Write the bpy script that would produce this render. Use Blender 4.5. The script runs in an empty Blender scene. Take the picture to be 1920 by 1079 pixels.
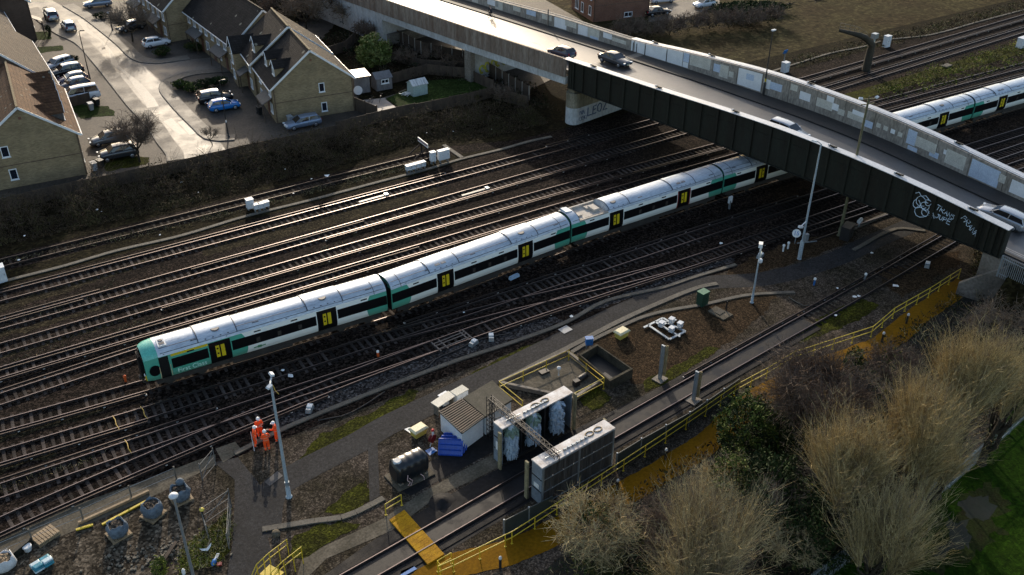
import bpy, bmesh, math, random
from mathutils import Vector, Matrix, noise as mnoise

random.seed(7)
PI = math.pi
R = math.radians
scene = bpy.context.scene
COL = scene.collection

# ------------------------------------------------------------------ camera
FPX, PITCH, ROLL, CAMH, YAW = 1812.2, 0.5634, 0.0076, 47.84, R(34.0)
def _rot(v):
    c, s = math.cos(YAW), math.sin(YAW)
    return Vector((v[0]*c + v[1]*s, -v[0]*s + v[1]*c, v[2]))
_F = Vector((0, math.cos(PITCH), -math.sin(PITCH)))
_U = Vector((0, math.sin(PITCH), math.cos(PITCH)))
_Rr = Vector((1, 0, 0))
CR = _rot(math.cos(ROLL)*_Rr + math.sin(ROLL)*_U)
CU = _rot(-math.sin(ROLL)*_Rr + math.cos(ROLL)*_U)
CF = _rot(_F)
CAM = Vector((0, 0, CAMH))

def ray(px, py):
    return CF + CR*((px-960.0)/FPX) - CU*((py-539.5)/FPX)
def G(px, py, z=0.0):
    """survey point: where the sight line through photo pixel (px,py) meets height z"""
    d = ray(px, py)
    return CAM + d*((z-CAMH)/d.z)
def proj(P):
    d = Vector(P)-CAM
    w = d.dot(CF)
    return 960+FPX*d.dot(CR)/w, 539.5-FPX*d.dot(CU)/w
def height_at(P, py):
    """height of a vertical standing at P whose top shows at photo row py"""
    lo, hi = 0.0, 40.0
    for _ in range(40):
        m = (lo+hi)/2
        if proj((P[0], P[1], P[2]+m))[1] > py: lo = m
        else: hi = m
    return lo
def G2(px, py, z=0.0):
    p = G(px, py, z); return (p.x, p.y)

cam_d = bpy.data.cameras.new('camera')
cam_o = bpy.data.objects.new('camera', cam_d); COL.objects.link(cam_o)
cam_d.sensor_width = 36.0; cam_d.lens = 36.0*FPX/1920.0
cam_d.clip_start = 0.5; cam_d.clip_end = 3000
m = Matrix.Identity(4)
for i, v in enumerate((CR, CU, -CF)):
    for j in range(3): m[j][i] = v[j]
m.translation = CAM
cam_o.matrix_world = m
scene.camera = cam_o

# ------------------------------------------------------------------ materials
def _nt(name):
    mt = bpy.data.materials.new(name); mt.use_nodes = True
    nt = mt.node_tree
    return mt, nt, nt.nodes, nt.links, nt.nodes['Principled BSDF']
_MC = {}
def M(name, col, rough=.8, metal=0.0, var=.25, scale=1.5, bump=0.0, bscale=None, spec=.5, col2=None, mix=.5, coord='Object', stretch=None, rvar=0.0, detail=6, coat=0.0, sharp=.18, speck=0, sk=(.3,1.9), objvar=None):
    """noise-varied surface: col wanders towards col2 (dirt/wear) in patches; bump gives it grain"""
    if name in _MC: return _MC[name]
    mt, nt, N, L, B = _nt(name)
    tc = N.new('ShaderNodeTexCoord')
    src = tc.outputs[coord]
    if stretch:
        mp = N.new('ShaderNodeMapping'); mp.inputs['Scale'].default_value = stretch
        L.new(src, mp.inputs[0]); src = mp.outputs[0]
    n = N.new('ShaderNodeTexNoise'); n.inputs['Scale'].default_value = scale; n.inputs['Detail'].default_value = detail
    n.inputs['Roughness'].default_value = .65
    L.new(src, n.inputs['Vector'])
    cr = N.new('ShaderNodeValToRGB')
    e = cr.color_ramp.elements
    e[0].position = .5-sharp; e[1].position = .5+sharp
    c2 = col2 if col2 else tuple(c*(1-var) for c in col)
    c1 = col if col2 else tuple(min(1, c*(1+var)) for c in col)
    e[0].color = (*c2, 1); e[1].color = (*c1, 1)
    L.new(n.outputs['Fac'], cr.inputs[0])
    # a finer speckle over it
    n2 = N.new('ShaderNodeTexNoise'); n2.inputs['Scale'].default_value = scale*9; n2.inputs['Detail'].default_value = 3
    L.new(src, n2.inputs['Vector'])
    mx = N.new('ShaderNodeMix'); mx.data_type = 'RGBA'; mx.blend_type = 'OVERLAY'
    mx.inputs[0].default_value = mix
    L.new(cr.outputs[0], mx.inputs[6]); L.new(n2.outputs['Fac'], mx.inputs[7])
    out = mx.outputs[2]
    def times(fac):
        g = N.new('ShaderNodeMix'); g.data_type = 'RGBA'; g.blend_type = 'MULTIPLY'; g.inputs[0].default_value = 1; g.clamp_result = False
        L.new(out, g.inputs[6]); L.new(fac, g.inputs[7]); return g.outputs[2]
    if speck:      # single stones, lighter and darker
        vo = N.new('ShaderNodeTexVoronoi'); vo.inputs['Scale'].default_value = speck; L.new(tc.outputs[coord], vo.inputs['Vector'])
        sx = N.new('ShaderNodeSeparateXYZ'); L.new(vo.outputs['Color'], sx.inputs[0])
        pw = N.new('ShaderNodeMath'); pw.operation = 'POWER'; pw.inputs[1].default_value = 2.2; L.new(sx.outputs[0], pw.inputs[0])
        mr0 = N.new('ShaderNodeMapRange'); mr0.inputs[3].default_value = sk[0]; mr0.inputs[4].default_value = sk[1]; L.new(pw.outputs[0], mr0.inputs[0])
        out = times(mr0.outputs[0])
    if objvar:     # every piece has weathered differently
        oi = N.new('ShaderNodeObjectInfo'); mr0 = N.new('ShaderNodeMapRange'); mr0.inputs[3].default_value = objvar[0]; mr0.inputs[4].default_value = objvar[1]
        L.new(oi.outputs['Random'], mr0.inputs[0]); out = times(mr0.outputs[0])
    L.new(out, B.inputs['Base Color'])
    B.inputs['Roughness'].default_value = rough; B.inputs['Metallic'].default_value = metal
    B.inputs['Specular IOR Level'].default_value = spec
    if coat: B.inputs['Coat Weight'].default_value = coat
    if rvar:
        mr = N.new('ShaderNodeMapRange'); mr.inputs[1].default_value = .35; mr.inputs[2].default_value = .65
        mr.inputs[3].default_value = max(.03, rough-rvar); mr.inputs[4].default_value = min(1, rough+rvar)
        L.new(n.outputs['Fac'], mr.inputs[0]); L.new(mr.outputs[0], B.inputs['Roughness'])
    if bump:
        nb = N.new('ShaderNodeTexNoise'); nb.inputs['Scale'].default_value = bscale or scale*12; nb.inputs['Detail'].default_value = 4
        L.new(src, nb.inputs['Vector'])
        bp = N.new('ShaderNodeBump'); bp.inputs['Strength'].default_value = 1.0; bp.inputs['Distance'].default_value = bump
        L.new(nb.outputs['Fac'], bp.inputs['Height']); L.new(bp.outputs[0], B.inputs['Normal'])
    _MC[name] = mt
    return mt

def brick_mat(name, c1, c2, mortar, w=.225, h=.075, coord='Object', bump=.004, rough=.85, rowaxis='z', msize=.01, patch=.3, dots=0):
    """courses laid along the wall: u runs along whichever horizontal axis the face follows"""
    if name in _MC: return _MC[name]
    mt, nt, N, L, B = _nt(name)
    tc = N.new('ShaderNodeTexCoord'); sp = N.new('ShaderNodeSeparateXYZ'); L.new(tc.outputs[coord], sp.inputs[0])
    ad = N.new('ShaderNodeMath'); ad.operation = 'ADD'; L.new(sp.outputs[0], ad.inputs[0]); L.new(sp.outputs[1], ad.inputs[1])
    cb = N.new('ShaderNodeCombineXYZ'); L.new(ad.outputs[0], cb.inputs[0]); L.new(sp.outputs[2], cb.inputs[1])
    bt = N.new('ShaderNodeTexBrick'); L.new(cb.outputs[0], bt.inputs[0])
    bt.inputs['Color1'].default_value = (*c1, 1); bt.inputs['Color2'].default_value = (*c2, 1); bt.inputs['Mortar'].default_value = (*mortar, 1)
    bt.inputs['Scale'].default_value = 1; bt.inputs['Brick Width'].default_value = w; bt.inputs['Row Height'].default_value = h
    bt.inputs['Mortar Size'].default_value = msize
    n = N.new('ShaderNodeTexNoise'); n.inputs['Scale'].default_value = .7; n.inputs['Detail'].default_value = 7
    L.new(tc.outputs[coord], n.inputs['Vector'])
    mx = N.new('ShaderNodeMix'); mx.data_type = 'RGBA'; mx.blend_type = 'OVERLAY'; mx.inputs[0].default_value = patch
    L.new(bt.outputs[0], mx.inputs[6]); L.new(n.outputs['Fac'], mx.inputs[7]); out = mx.outputs[2]
    if dots:       # pale lichen spots
        vo = N.new('ShaderNodeTexVoronoi'); vo.inputs['Scale'].default_value = dots; L.new(tc.outputs[coord], vo.inputs['Vector'])
        lt = N.new('ShaderNodeMath'); lt.operation = 'LESS_THAN'; lt.inputs[1].default_value = .13; L.new(vo.outputs['Distance'], lt.inputs[0])
        md = N.new('ShaderNodeMix'); md.data_type = 'RGBA'; md.inputs[7].default_value = (.20,.18,.14,1); L.new(lt.outputs[0], md.inputs[0]); L.new(out, md.inputs[6]); out = md.outputs[2]
    L.new(out, B.inputs['Base Color'])
    B.inputs['Roughness'].default_value = rough; B.inputs['Specular IOR Level'].default_value = .12
    bp = N.new('ShaderNodeBump'); bp.inputs['Distance'].default_value = bump; bp.inputs['Strength'].default_value = 1
    L.new(bt.outputs['Fac'], bp.inputs['Height']); bp.invert = True
    L.new(bp.outputs[0], B.inputs['Normal'])
    _MC[name] = mt
    return mt

# ------------------------------------------------------------------ mesh building
class MB:
    """gathers simple solids into one mesh"""
    def __init__(s): s.v = []; s.f = []; s.mi = []; s.sm = []; s.cur = 0; s.smooth = False
    def add(s, vs, fs, mi=None, smooth=None):
        o = len(s.v); s.v += [tuple(v) for v in vs]
        for f in fs:
            s.f.append(tuple(i+o for i in f)); s.mi.append(s.cur if mi is None else mi); s.sm.append(s.smooth if smooth is None else smooth)
        return s
    def box(s, c, d, rz=0, mi=None, ry=0, rx=0, top=1.0):
        """box centred at c, size d; top<1 narrows its upper face"""
        x, y, z = d[0]/2, d[1]/2, d[2]/2
        vs = [(-x,-y,-z),(x,-y,-z),(x,y,-z),(-x,y,-z),(-x*top,-y*top,z),(x*top,-y*top,z),(x*top,y*top,z),(-x*top,y*top,z)]
        mt = Matrix.Translation(c) @ Matrix.Rotation(rz,4,'Z') @ Matrix.Rotation(ry,4,'Y') @ Matrix.Rotation(rx,4,'X')
        return s.add([mt @ Vector(v) for v in vs], [(0,3,2,1),(4,5,6,7),(0,1,5,4),(1,2,6,5),(2,3,7,6),(3,0,4,7)], mi, False)
    def bar(s, a, b, w, h=None, mi=None, up=Vector((0,0,1))):
        a = Vector(a); b = Vector(b); d = b-a
        if d.length < 1e-6: return s
        t = d.normalized(); h = h or w
        if abs(t.dot(up)) > .98: up = Vector((1,0,0))
        sx = t.cross(up).normalized(); sz = sx.cross(t)
        vs = [p + sx*i*w/2 + sz*j*h/2 for p in (a, b) for i, j in ((-1,-1),(1,-1),(1,1),(-1,1))]
        return s.add(vs, [(0,1,2,3),(7,6,5,4),(0,4,5,1),(1,5,6,2),(2,6,7,3),(3,7,4,0)], mi, False)
    def tube(s, pts, r, n=6, mi=None, cap=True, smooth=True):
        pts = [Vector(p) for p in pts]; k = len(pts)
        rs = r if isinstance(r, (list, tuple)) else [r]*k
        vs = []; pa = None
        for i, p in enumerate(pts):
            t = (pts[min(i+1,k-1)]-pts[max(i-1,0)])
            t = t.normalized() if t.length > 1e-9 else Vector((0,0,1))
            if pa is None:
                ref = Vector((0,0,1)) if abs(t.z) < .9 else Vector((1,0,0))
                pa = t.cross(ref).normalized()
            else:
                pa = pa - t*pa.dot(t)
                pa = pa.normalized() if pa.length > 1e-6 else t.orthogonal().normalized()
            pb = t.cross(pa)
            for j in range(n):
                a = 2*PI*j/n
                vs.append(p + (pa*math.cos(a)+pb*math.sin(a))*rs[i])
        fs = []
        for i in range(k-1):
            for j in range(n):
                fs.append((i*n+j, i*n+(j+1)%n, (i+1)*n+(j+1)%n, (i+1)*n+j))
        s.add(vs, fs, mi, smooth)
        if cap: s.add([vs[j] for j in range(n)], [tuple(range(n-1,-1,-1))], mi, False); s.add([vs[(k-1)*n+j] for j in range(n)], [tuple(range(n))], mi, False)
        return s
    def prism(s, poly, z0, z1, mi=None, mi_top=None):
        n = len(poly)
        A = sum(poly[i][0]*poly[(i+1)%n][1]-poly[(i+1)%n][0]*poly[i][1] for i in range(n))
        if A < 0: poly = poly[::-1]
        z0s = z0 if isinstance(z0,(list,tuple)) else [z0]*n; z1s = z1 if isinstance(z1,(list,tuple)) else [z1]*n
        vs = [(p[0],p[1],z0s[i]) for i,p in enumerate(poly)]+[(p[0],p[1],z1s[i]) for i,p in enumerate(poly)]
        s.add(vs, [(i,(i+1)%n,n+(i+1)%n,n+i) for i in range(n)], mi, False)
        o = len(s.v)-2*n
        for f, mm in ((tuple(o+n+i for i in range(n)), mi_top if mi_top is not None else mi), (tuple(o+i for i in range(n-1,-1,-1)), mi)):
            s.f.append(f); s.mi.append(s.cur if mm is None else mm); s.sm.append(False)
        return s
    def loft(s, rings, mi=None, closed=True, cap=True, smooth=True):
        n = len(rings[0]); vs = [p for r in rings for p in r]; fs = []
        for i in range(len(rings)-1):
            for j in range(n if closed else n-1):
                fs.append((i*n+j, i*n+(j+1)%n, (i+1)*n+(j+1)%n, (i+1)*n+j))
        s.add(vs, fs, mi, smooth)
        if cap:
            s.add(rings[0], [tuple(range(n-1,-1,-1))], mi, False); s.add(rings[-1], [tuple(range(n))], mi, False)
        return s
    def lathe(s, c, prof, n=12, mi=None, smooth=True, axis=None):
        """prof: (radius, height) pairs about a vertical (or given) axis at c"""
        rings = [[(r*math.cos(2*PI*j/n), r*math.sin(2*PI*j/n), z) for j in range(n)] for r, z in prof]
        mt = Matrix.Translation(c)
        if axis is not None: mt = mt @ Vector((0,0,1)).rotation_difference(Vector(axis)).to_matrix().to_4x4()
        return s.loft([[mt @ Vector(p) for p in r] for r in rings], mi, True, True, smooth)
    def quad(s, a, b, c, d, mi=None): return s.add([a,b,c,d], [(0,1,2,3)], mi, False)
    def build(s, name, mats, parent=None, world=False, fix=True):
        me = bpy.data.meshes.new(name)
        vs = s.v
        if world and parent is not None:
            inv = parent.matrix_basis.inverted()
            vs = [tuple(inv @ Vector(v)) for v in vs]
        me.from_pydata(vs, [], s.f)
        for mt in (mats if isinstance(mats, (list, tuple)) else [mats]): me.materials.append(mt)
        me.polygons.foreach_set('material_index', s.mi); me.polygons.foreach_set('use_smooth', s.sm)
        if fix and len(s.f) < 60000:
            bm = bmesh.new(); bm.from_mesh(me); bmesh.ops.recalc_face_normals(bm, faces=bm.faces); bm.to_mesh(me); bm.free()
        me.update()
        o = bpy.data.objects.new(name, me); COL.objects.link(o)
        if parent is not None: o.parent = parent
        return o

def tag(o, label=None, cat=None, group=None, kind=None):
    if label: o['label'] = label
    if cat: o['category'] = cat
    if group: o['group'] = group
    if kind: o['kind'] = kind
    return o
def thing(name, label, cat, loc=(0,0,0), rz=0, group=None):
    o = bpy.data.objects.new(name, None); COL.objects.link(o)
    o.empty_display_size = .3
    o.location = loc; o.rotation_euler = (0,0,rz)
    o.matrix_basis = Matrix.Translation(Vector(loc)) @ Matrix.Rotation(rz,4,'Z')
    return tag(o, label, cat, group)
def dup(root, loc=None, rz=None, label=None, group=None, swap=None):
    """copy a thing with its parts and sub-parts; swap maps a material to the copy's own"""
    def cp(o, par):
        c = o.copy(); COL.objects.link(c)
        if par is not None: c.parent = par
        if swap and c.type == 'MESH' and any(sl.material and sl.material.name in swap for sl in o.material_slots):
            c.data = o.data.copy()
            for i, mt in enumerate(o.data.materials):
                if mt and mt.name in swap: c.data.materials[i] = swap[mt.name]
        for ch in o.children: cp(ch, c)
        return c
    r = cp(root, None)
    if loc is not None: r.location = loc
    if rz is not None: r.rotation_euler = (0,0,rz)
    if label: r['label'] = label
    if group: r['group'] = group
    return r
def sheet(name, poly, z, mat, kind='structure', sub=0):
    """flat ground sheet from a plan outline"""
    bm = bmesh.new()
    vs = [bm.verts.new((p[0],p[1],z)) for p in poly]
    es = [bm.edges.new((vs[i],vs[(i+1)%len(vs)])) for i in range(len(vs))]
    bmesh.ops.triangle_fill(bm, edges=es, use_beauty=True)
    for f in bm.faces:
        f.normal_update()
        if f.normal.z < 0: f.normal_flip()
    me = bpy.data.meshes.new(name); bm.to_mesh(me); bm.free(); me.materials.append(mat)
    o = bpy.data.objects.new(name, me); COL.objects.link(o)
    if kind: o['kind'] = kind
    return o
def ragged(poly, amp=.35, step=.3, seed=0):
    """worn, wandering edge for grass and gravel"""
    out = []; n = len(poly)
    for i in range(n):
        a = Vector((poly[i][0],poly[i][1])); b = Vector((poly[(i+1)%n][0],poly[(i+1)%n][1])); k = max(1,int((b-a).length/step))
        for j in range(k):
            p = a.lerp(b, j/k)
            q = Vector((p.x*.7,p.y*.7,seed)); r = Vector((p.x*2.6,p.y*2.6,seed+5))
            out.append((p.x+amp*(mnoise.noise(q)*1.5+mnoise.noise(r)*.8), p.y+amp*(mnoise.noise(q+Vector((31,7,0)))*1.5+mnoise.noise(r+Vector((11,3,0)))*.8)))
    return out
def PX(pts, z=0.0): return [G2(x,y,z) for x,y in pts]
def spline(pts, step=1.0):
    """smooth polyline through plan points"""
    out = []
    P = [Vector(p) for p in pts]
    for i in range(len(P)-1):
        p0 = P[max(i-1,0)]; p1 = P[i]; p2 = P[i+1]; p3 = P[min(i+2,len(P)-1)]
        L = (p2-p1).length; n = max(1, int(round(L/step)))
        # tangents scaled by neighbouring spans so uneven spacing stays smooth
        m1 = (p2-p0)*(L/max(1e-6,(p2-p1).length+(p1-p0).length)); m2 = (p3-p1)*(L/max(1e-6,(p3-p2).length+(p2-p1).length))
        if i == 0: m1 = p2-p1
        if i == len(P)-2: m2 = p2-p1
        for k in range(n):
            t = k/n; h = (2*t**3-3*t*t+1, t**3-2*t*t+t, -2*t**3+3*t*t, t**3-t*t)
            out.append(p1*h[0]+m1*h[1]+p2*h[2]+m2*h[3])
    out.append(P[-1]); return out
def strip(line, w0, w1):
    """outline of a band along a plan polyline, from offset w0 to w1 (left is +)"""
    a = []; b = []
    for i, p in enumerate(line):
        t = Vector((line[min(i+1,len(line)-1)][0]-line[max(i-1,0)][0], line[min(i+1,len(line)-1)][1]-line[max(i-1,0)][1])).normalized()
        n = Vector((-t.y, t.x))
        a.append((p[0]+n.x*w0, p[1]+n.y*w0)); b.append((p[0]+n.x*w1, p[1]+n.y*w1))
    return a, b
def band(mb, line, w0, w1, z0, z1, mi=None):
    """low solid strip (kerb, trough, path slab) along a plan polyline"""
    a, b = strip(line, w0, w1)
    rings = [[(a[i][0],a[i][1],z0),(b[i][0],b[i][1],z0),(b[i][0],b[i][1],z1),(a[i][0],a[i][1],z1)] for i in range(len(line))]
    return mb.loft(rings, mi, True, True, False)
def text_mesh(name, s, size, mat, parent, M4, extrude=.004):
    cu = bpy.data.curves.new(name, 'FONT'); cu.body = s; cu.size = size; cu.extrude = extrude; cu.align_x = 'CENTER'; cu.align_y = 'CENTER'
    t = bpy.data.objects.new(name, cu); COL.objects.link(t)
    dg = bpy.context.evaluated_depsgraph_get(); dg.update()
    me = bpy.data.meshes.new_from_object(t.evaluated_get(dg))
    bpy.data.objects.remove(t); me.name = name
    me.transform(M4)
    me.materials.clear(); me.materials.append(mat)
    o = bpy.data.objects.new(name, me); COL.objects.link(o); o.parent = parent
    return o
# ================================================================== SETTING
m_ballast = M('track ballast', (.024,.0168,.0128), .97, col2=(.0045,.0036,.0033), scale=.55, stretch=(.22,1,1), bump=.06, bscale=9, mix=.9, sharp=.24, spec=.04, speck=7, sk=(.25,3.2))
m_earth = M('rough earth', (0.0180,0.0132,0.0084), .97, col2=(0.0090,0.0069,0.0048), scale=.25, bump=.05, bscale=5, mix=.8, spec=.04)
m_verge = M('winter verge', (0.0192,0.0162,0.0066), .97, col2=(0.0102,0.0075,0.0039), scale=.3, bump=.12, bscale=3, mix=.9, spec=.04, speck=4, sk=(.5,1.7))
m_field = M('rough winter field', (0.0564,0.0486,0.0204), .97, col2=(0.0370,0.0262,0.0127), scale=.09, bump=.12, bscale=2.2, mix=.85, spec=.04, speck=2.2, sk=(.65,1.45))
m_park = M('mown park grass', (0.0182,0.0434,0.0028), .95, col2=(0.0105,0.0280,0.0021), scale=.22, bump=.04, bscale=9, mix=.8, spec=.04, speck=6, sk=(.7,1.4))
m_lawn = M('garden lawn', (0.0315,0.0525,0.0126), .95, col2=(0.0179,0.0294,0.0073), scale=.4, bump=.05, bscale=7, mix=.8, spec=.04, speck=5, sk=(.6,1.5))
m_moss = M('mossy grass', (0.0558,0.0594,0.0072), .97, col2=(0.0216,0.0216,0.0064), scale=.8, bump=.06, bscale=9, mix=.95, spec=.04, speck=9, sk=(.5,1.7))
m_gravel = M('yard gravel', (0.0737,0.0590,0.0463), .97, col2=(0.0316,0.0263,0.0169), scale=.28, bump=.03, bscale=14, mix=.95, spec=.05, speck=11, sk=(.45,2.0), sharp=.12)
m_bark = M('brown gravel', (0.0523,0.0332,0.0183), .97, col2=(0.0253,0.0174,0.0095), scale=.4, bump=.04, bscale=12, mix=.95, spec=.05, speck=11, sk=(.45,2.0))
m_tarmac = M('path tarmac', (.034,.0335,.0345), .85, col2=(.021,.0205,.021), scale=.5, bump=.008, bscale=25, mix=.85, spec=.14, speck=14, sk=(.75,1.35))
m_slab = M('concrete slab', (0.1350,0.1166,0.0886), .9, col2=(0.0670,0.0594,0.0432), scale=.7, bump=.006, bscale=12, mix=.8, spec=.1)
m_darkslab = M('stained concrete', (0.0168,0.0156,0.0162), .75, col2=(0.0078,0.0075,0.0078), scale=.4, bump=.006, bscale=9, mix=.9, rvar=.15, spec=.16)
m_road = M('estate asphalt', (0.0978,0.0892,0.0808), .56, col2=(0.0527,0.0485,0.0442), scale=.25, bump=.006, bscale=20, mix=.8, rvar=.14, spec=.45, sharp=.12)
m_patch = M('reinstated asphalt', (.17,.16,.145), .52, col2=(.12,.112,.10), scale=.4, bump=.006, bscale=20, mix=.6, spec=.45)
m_paving = M('pavement slabs', (0.1125,0.0990,0.0837), .68, col2=(0.0630,0.0558,0.0468), scale=.35, bump=.008, bscale=10, mix=.8, rvar=.1, spec=.35)
m_drive = M('drive paving', (0.0748,0.0612,0.0493), .75, col2=(0.0374,0.0314,0.0263), scale=.4, bump=.01, bscale=8, mix=.8, spec=.25)
m_patio = brick_mat('patio pavers', (.32,.29,.26), (.24,.21,.19), (.12,.11,.1), w=.6, h=.6, rough=.6)
m_kerb = M('kerb stone', (.13,.12,.105), .8, var=.25, scale=1.5, bump=.004)
m_yellowpath = M('orange grit walkway', (.20,.100,.0035), .9, col2=(.125,.060,.003), scale=.5, bump=.012, bscale=14, mix=.5, sharp=.3, spec=.08)
m_water = M('standing water', (.016,.018,.012), .5, col2=(.010,.016,.005), scale=.5, spec=.2)

def S(name, poly, z, mat): return sheet(name, poly, z, mat)
S('ground', [(-300,-120),(700,-120),(700,900),(-300,900)], -.03, m_earth)
# track bed from the far verge to the yard
S('track_bed', [(-80,54.2),(260,44),(260,96),(-80,96)], -.004, m_ballast)
S('verge', [(-80,94.6),(20,94.5),(52,94.0),(62,90.5),(90,89.6),(150,89.4),(260,90.2),(260,105),(95,104),(70,104),(40,108),(-80,116)], .004, m_verge)
sheet('verge', [(-80,88.9),(20,88.6),(45,88.4),(60,89.4),(52,91.2),(20,91.4),(-80,91.8)], .004, m_verge)
S('field', [(86,96),(260,91),(420,95),(420,420),(140,420),(96,150)], .008, m_field)
S('verge', [(86,79.2),(110,79.0),(140,79.0),(200,78.6),(200,75.5),(140,75.7),(110,76.4),(86,77.4)], .008, m_moss)

# ---- the estate
FEN = [(-120,280+128),(0,383),(160,345),(240,329),(325,311),(480,276),(640,239),(745,212),(875,186),(960,167),(990,163)]
fence_line = [G2(x,y+8) for x,y in FEN]
est = fence_line + [(96,112),(100,140),(60,260),(-140,260),(-140,140)]
S('estate_ground', est, .012, m_drive)
road_px_l = [(35,-40),(48,18),(60,32),(105,65),(140,82),(175,120),(207,160),(240,202),(275,240),(293,268),(311,292),(313,304)]
road_px_r = [(480,268),(470,262),(440,264),(412,266),(382,261),(362,243),(332,213),(312,190),(299,172),(299,160),(316,147),(360,133),(430,127),(470,118),(455,104),(425,106),(357,112),(300,120),(262,118),(241,108),(220,87),(190,62),(155,35),(117,12),(77,-10),(30,-60)]
road_out = PX(road_px_l)+[G2(372,299),G2(428,288)]+PX(road_px_r[3:])
S('road', road_out, .02, m_road)
S('road_patch', PX([(145,38),(160,60),(188,78),(204,100),(209,120),(236,140),(250,160),(268,185),(276,203),(298,200),(290,186),(268,160),(243,140),(222,123),(215,105),(203,88),(190,75),(166,55),(155,36)]), .024, m_patch)
S('road_patch', PX([(306,228),(322,222),(350,250),(335,254)]), .024, m_patch)
S('road_patch', PX([(333,229),(346,226),(370,250),(356,254)]), .024, m_patch)
# pavements beside the carriageway, stood up on kerbs
def pavement(pxs, off, name='pavement'):
    line = spline(PX(pxs), 1.5)
    a, b = strip(line, 0, off)
    k0, k1 = strip(line, 0, .14*(1 if off > 0 else -1))
    mb = MB(); band(mb, line, 0, .14*(1 if off>0 else -1), 0, .125)
    tag(mb.build('kerb', m_kerb), kind='structure')
    mb = MB(); band(mb, line, .14*(1 if off>0 else -1), off, 0, .115)
    tag(mb.build(name, m_paving), kind='structure')
pavement(road_px_l[1:], 2.0)
pavement([(117,12),(155,35),(190,62),(220,87),(241,108),(262,118),(300,120),(357,112)], 1.9)
pavement([(430,128),(360,134),(316,147),(299,160),(299,172),(312,190),(332,213),(362,243),(382,261),(412,266),(440,264)], 1.8)
S('lawn', ragged(PX([(54,62),(93,60),(96,73),(56,78)]), .25), .02, m_lawn)
S('lawn', ragged(PX([(58,90),(115,86),(121,94),(70,101)]), .25), .02, m_lawn)
S('lawn', ragged(PX([(130,196),(205,200),(216,217),(150,223)]), .25), .02, m_lawn)
S('lawn', ragged(PX([(180,305),(235,292),(284,296),(275,310),(200,322)]), .25), .02, m_moss)
S('garden_lawn', PX([(722,186),(748,206),(930,172),(905,158),(872,147),(800,152)]), .02, m_lawn)
S('patio', PX([(668,190),(705,221),(757,207),(722,184)]), .02, m_patio)
S('garden', ragged(PX([(600,80),(667,150),(670,190),(722,183),(800,152),(872,147),(930,150),(850,110),(760,90),(700,70),(640,30)])), .016, m_verge)

# ---- yard
S('yard', [(-80,54.4),(20,54.6),(60,54.0),(85,52.8),(120,51),(120,16),(60,12),(30,16),(-60,30)], .002, m_gravel)
path_mid = [(492,1010),(508,925),(560,887),(675,828),(722,800),(862,733),(965,684),(1085,624),(1210,566),(1310,533),(1440,522),(1560,488),(1640,452),(1720,418)]
pl = spline(PX(path_mid), 1.0)
a, b = strip(pl, 1.15, -1.15)
S('path', a+b[::-1], .012, m_tarmac)
S('path', PX([(402,868),(446,858),(500,925),(486,960),(500,1000),(520,1079),(540,1110),(420,1110),(436,1020),(440,940),(440,900)]), .016, m_tarmac)
S('path', PX([(690,838),(708,830),(712,930),(693,942)]), .014, m_tarmac)
S('concrete_path', PX([(404,842),(441,829),(455,846),(418,868)]), .02, m_slab)
S('concrete_path', PX([(0,1002),(120,955),(260,905),(380,860),(404,852),(404,872),(300,925),(180,978),(60,1030),(-40,1070),(-60,1030)]), .012, m_slab)
S('concrete_apron', PX([(556,1085),(567,1047),(597,1030),(672,995),(720,972),(752,950),(812,912),(880,876),(960,835),(985,850),(905,892),(822,930),(735,995),(690,1015),(612,1048),(575,1085)]), .016, m_slab)
S('concrete_apron', PX([(722,906),(770,930),(905,858),(960,830),(930,800),(860,835),(800,870)]), .012, m_darkslab)
S('wash_slab', PX([(600,1085),(690,1020),(830,935),(985,852),(1100,795),(1200,745),(1310,690),(1350,655),(1400,660),(1330,745),(1180,830),(1050,905),(940,975),(830,1040),(780,1085)]), .008, m_darkslab)
S('brown_gravel', ragged(PX([(1105,640),(1165,612),(1230,590),(1322,572),(1410,553),(1470,548),(1420,600),(1330,670),(1240,720),(1190,720),(1130,668)])), .008, m_bark)
S('brown_gravel', ragged(PX([(1330,535),(1410,515),(1500,490),(1560,468),(1600,452),(1590,435),(1480,455),(1400,490)])), .008, m_bark)
S('rubble_ground', ragged(PX([(-40,1110),(0,1040),(95,1012),(190,985),(280,942),(335,925),(385,940),(380,985),(340,1030),(330,1110)])), .006, M('pale rubbly ground', (.088,.073,.055), .97, col2=(.038,.031,.022), scale=.5, bump=.04, bscale=9, mix=.95, spec=.05, speck=6, sk=(.4,2.2), sharp=.14))
S('brown_gravel', ragged(PX([(1640,510),(1720,490),(1800,470),(1805,490),(1740,530),(1690,560)])), .008, m_bark)
S('moss', ragged(PX([(560,870),(600,815),(700,770),(770,728),(790,735),(760,765),(690,800),(640,830),(575,868)]), .25), .006, m_moss)
S('moss', ragged(PX([(537,1042),(548,1010),(590,988),(640,976),(672,985),(665,995),(600,1025),(565,1045)]), .25), .018, m_moss)
S('moss', ragged(PX([(612,960),(640,925),(690,900),(694,938),(660,965)]), .25), .010, m_moss)
S('moss', ragged(PX([(880,702),(960,660),(1010,640),(1040,655),(960,690),(900,715)]), .25), .006, m_moss)
S('moss', ragged(PX([(395,985),(430,955),(437,1000),(410,1060),(330,1079),(340,1030)]), .25), .012, m_moss)
S('moss', ragged(PX([(1080,742),(1115,728),(1150,745),(1110,770)]), .25), .018, m_moss)
S('moss', ragged(PX([(1490,620),(1560,585),(1620,560),(1650,575),(1590,610),(1500,645)]), .25), .012, m_moss)
S('moss', ragged(PX([(1205,715),(1260,690),(1330,650),(1350,655),(1260,715),(1210,735)]), .25), .014, m_moss)
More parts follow.
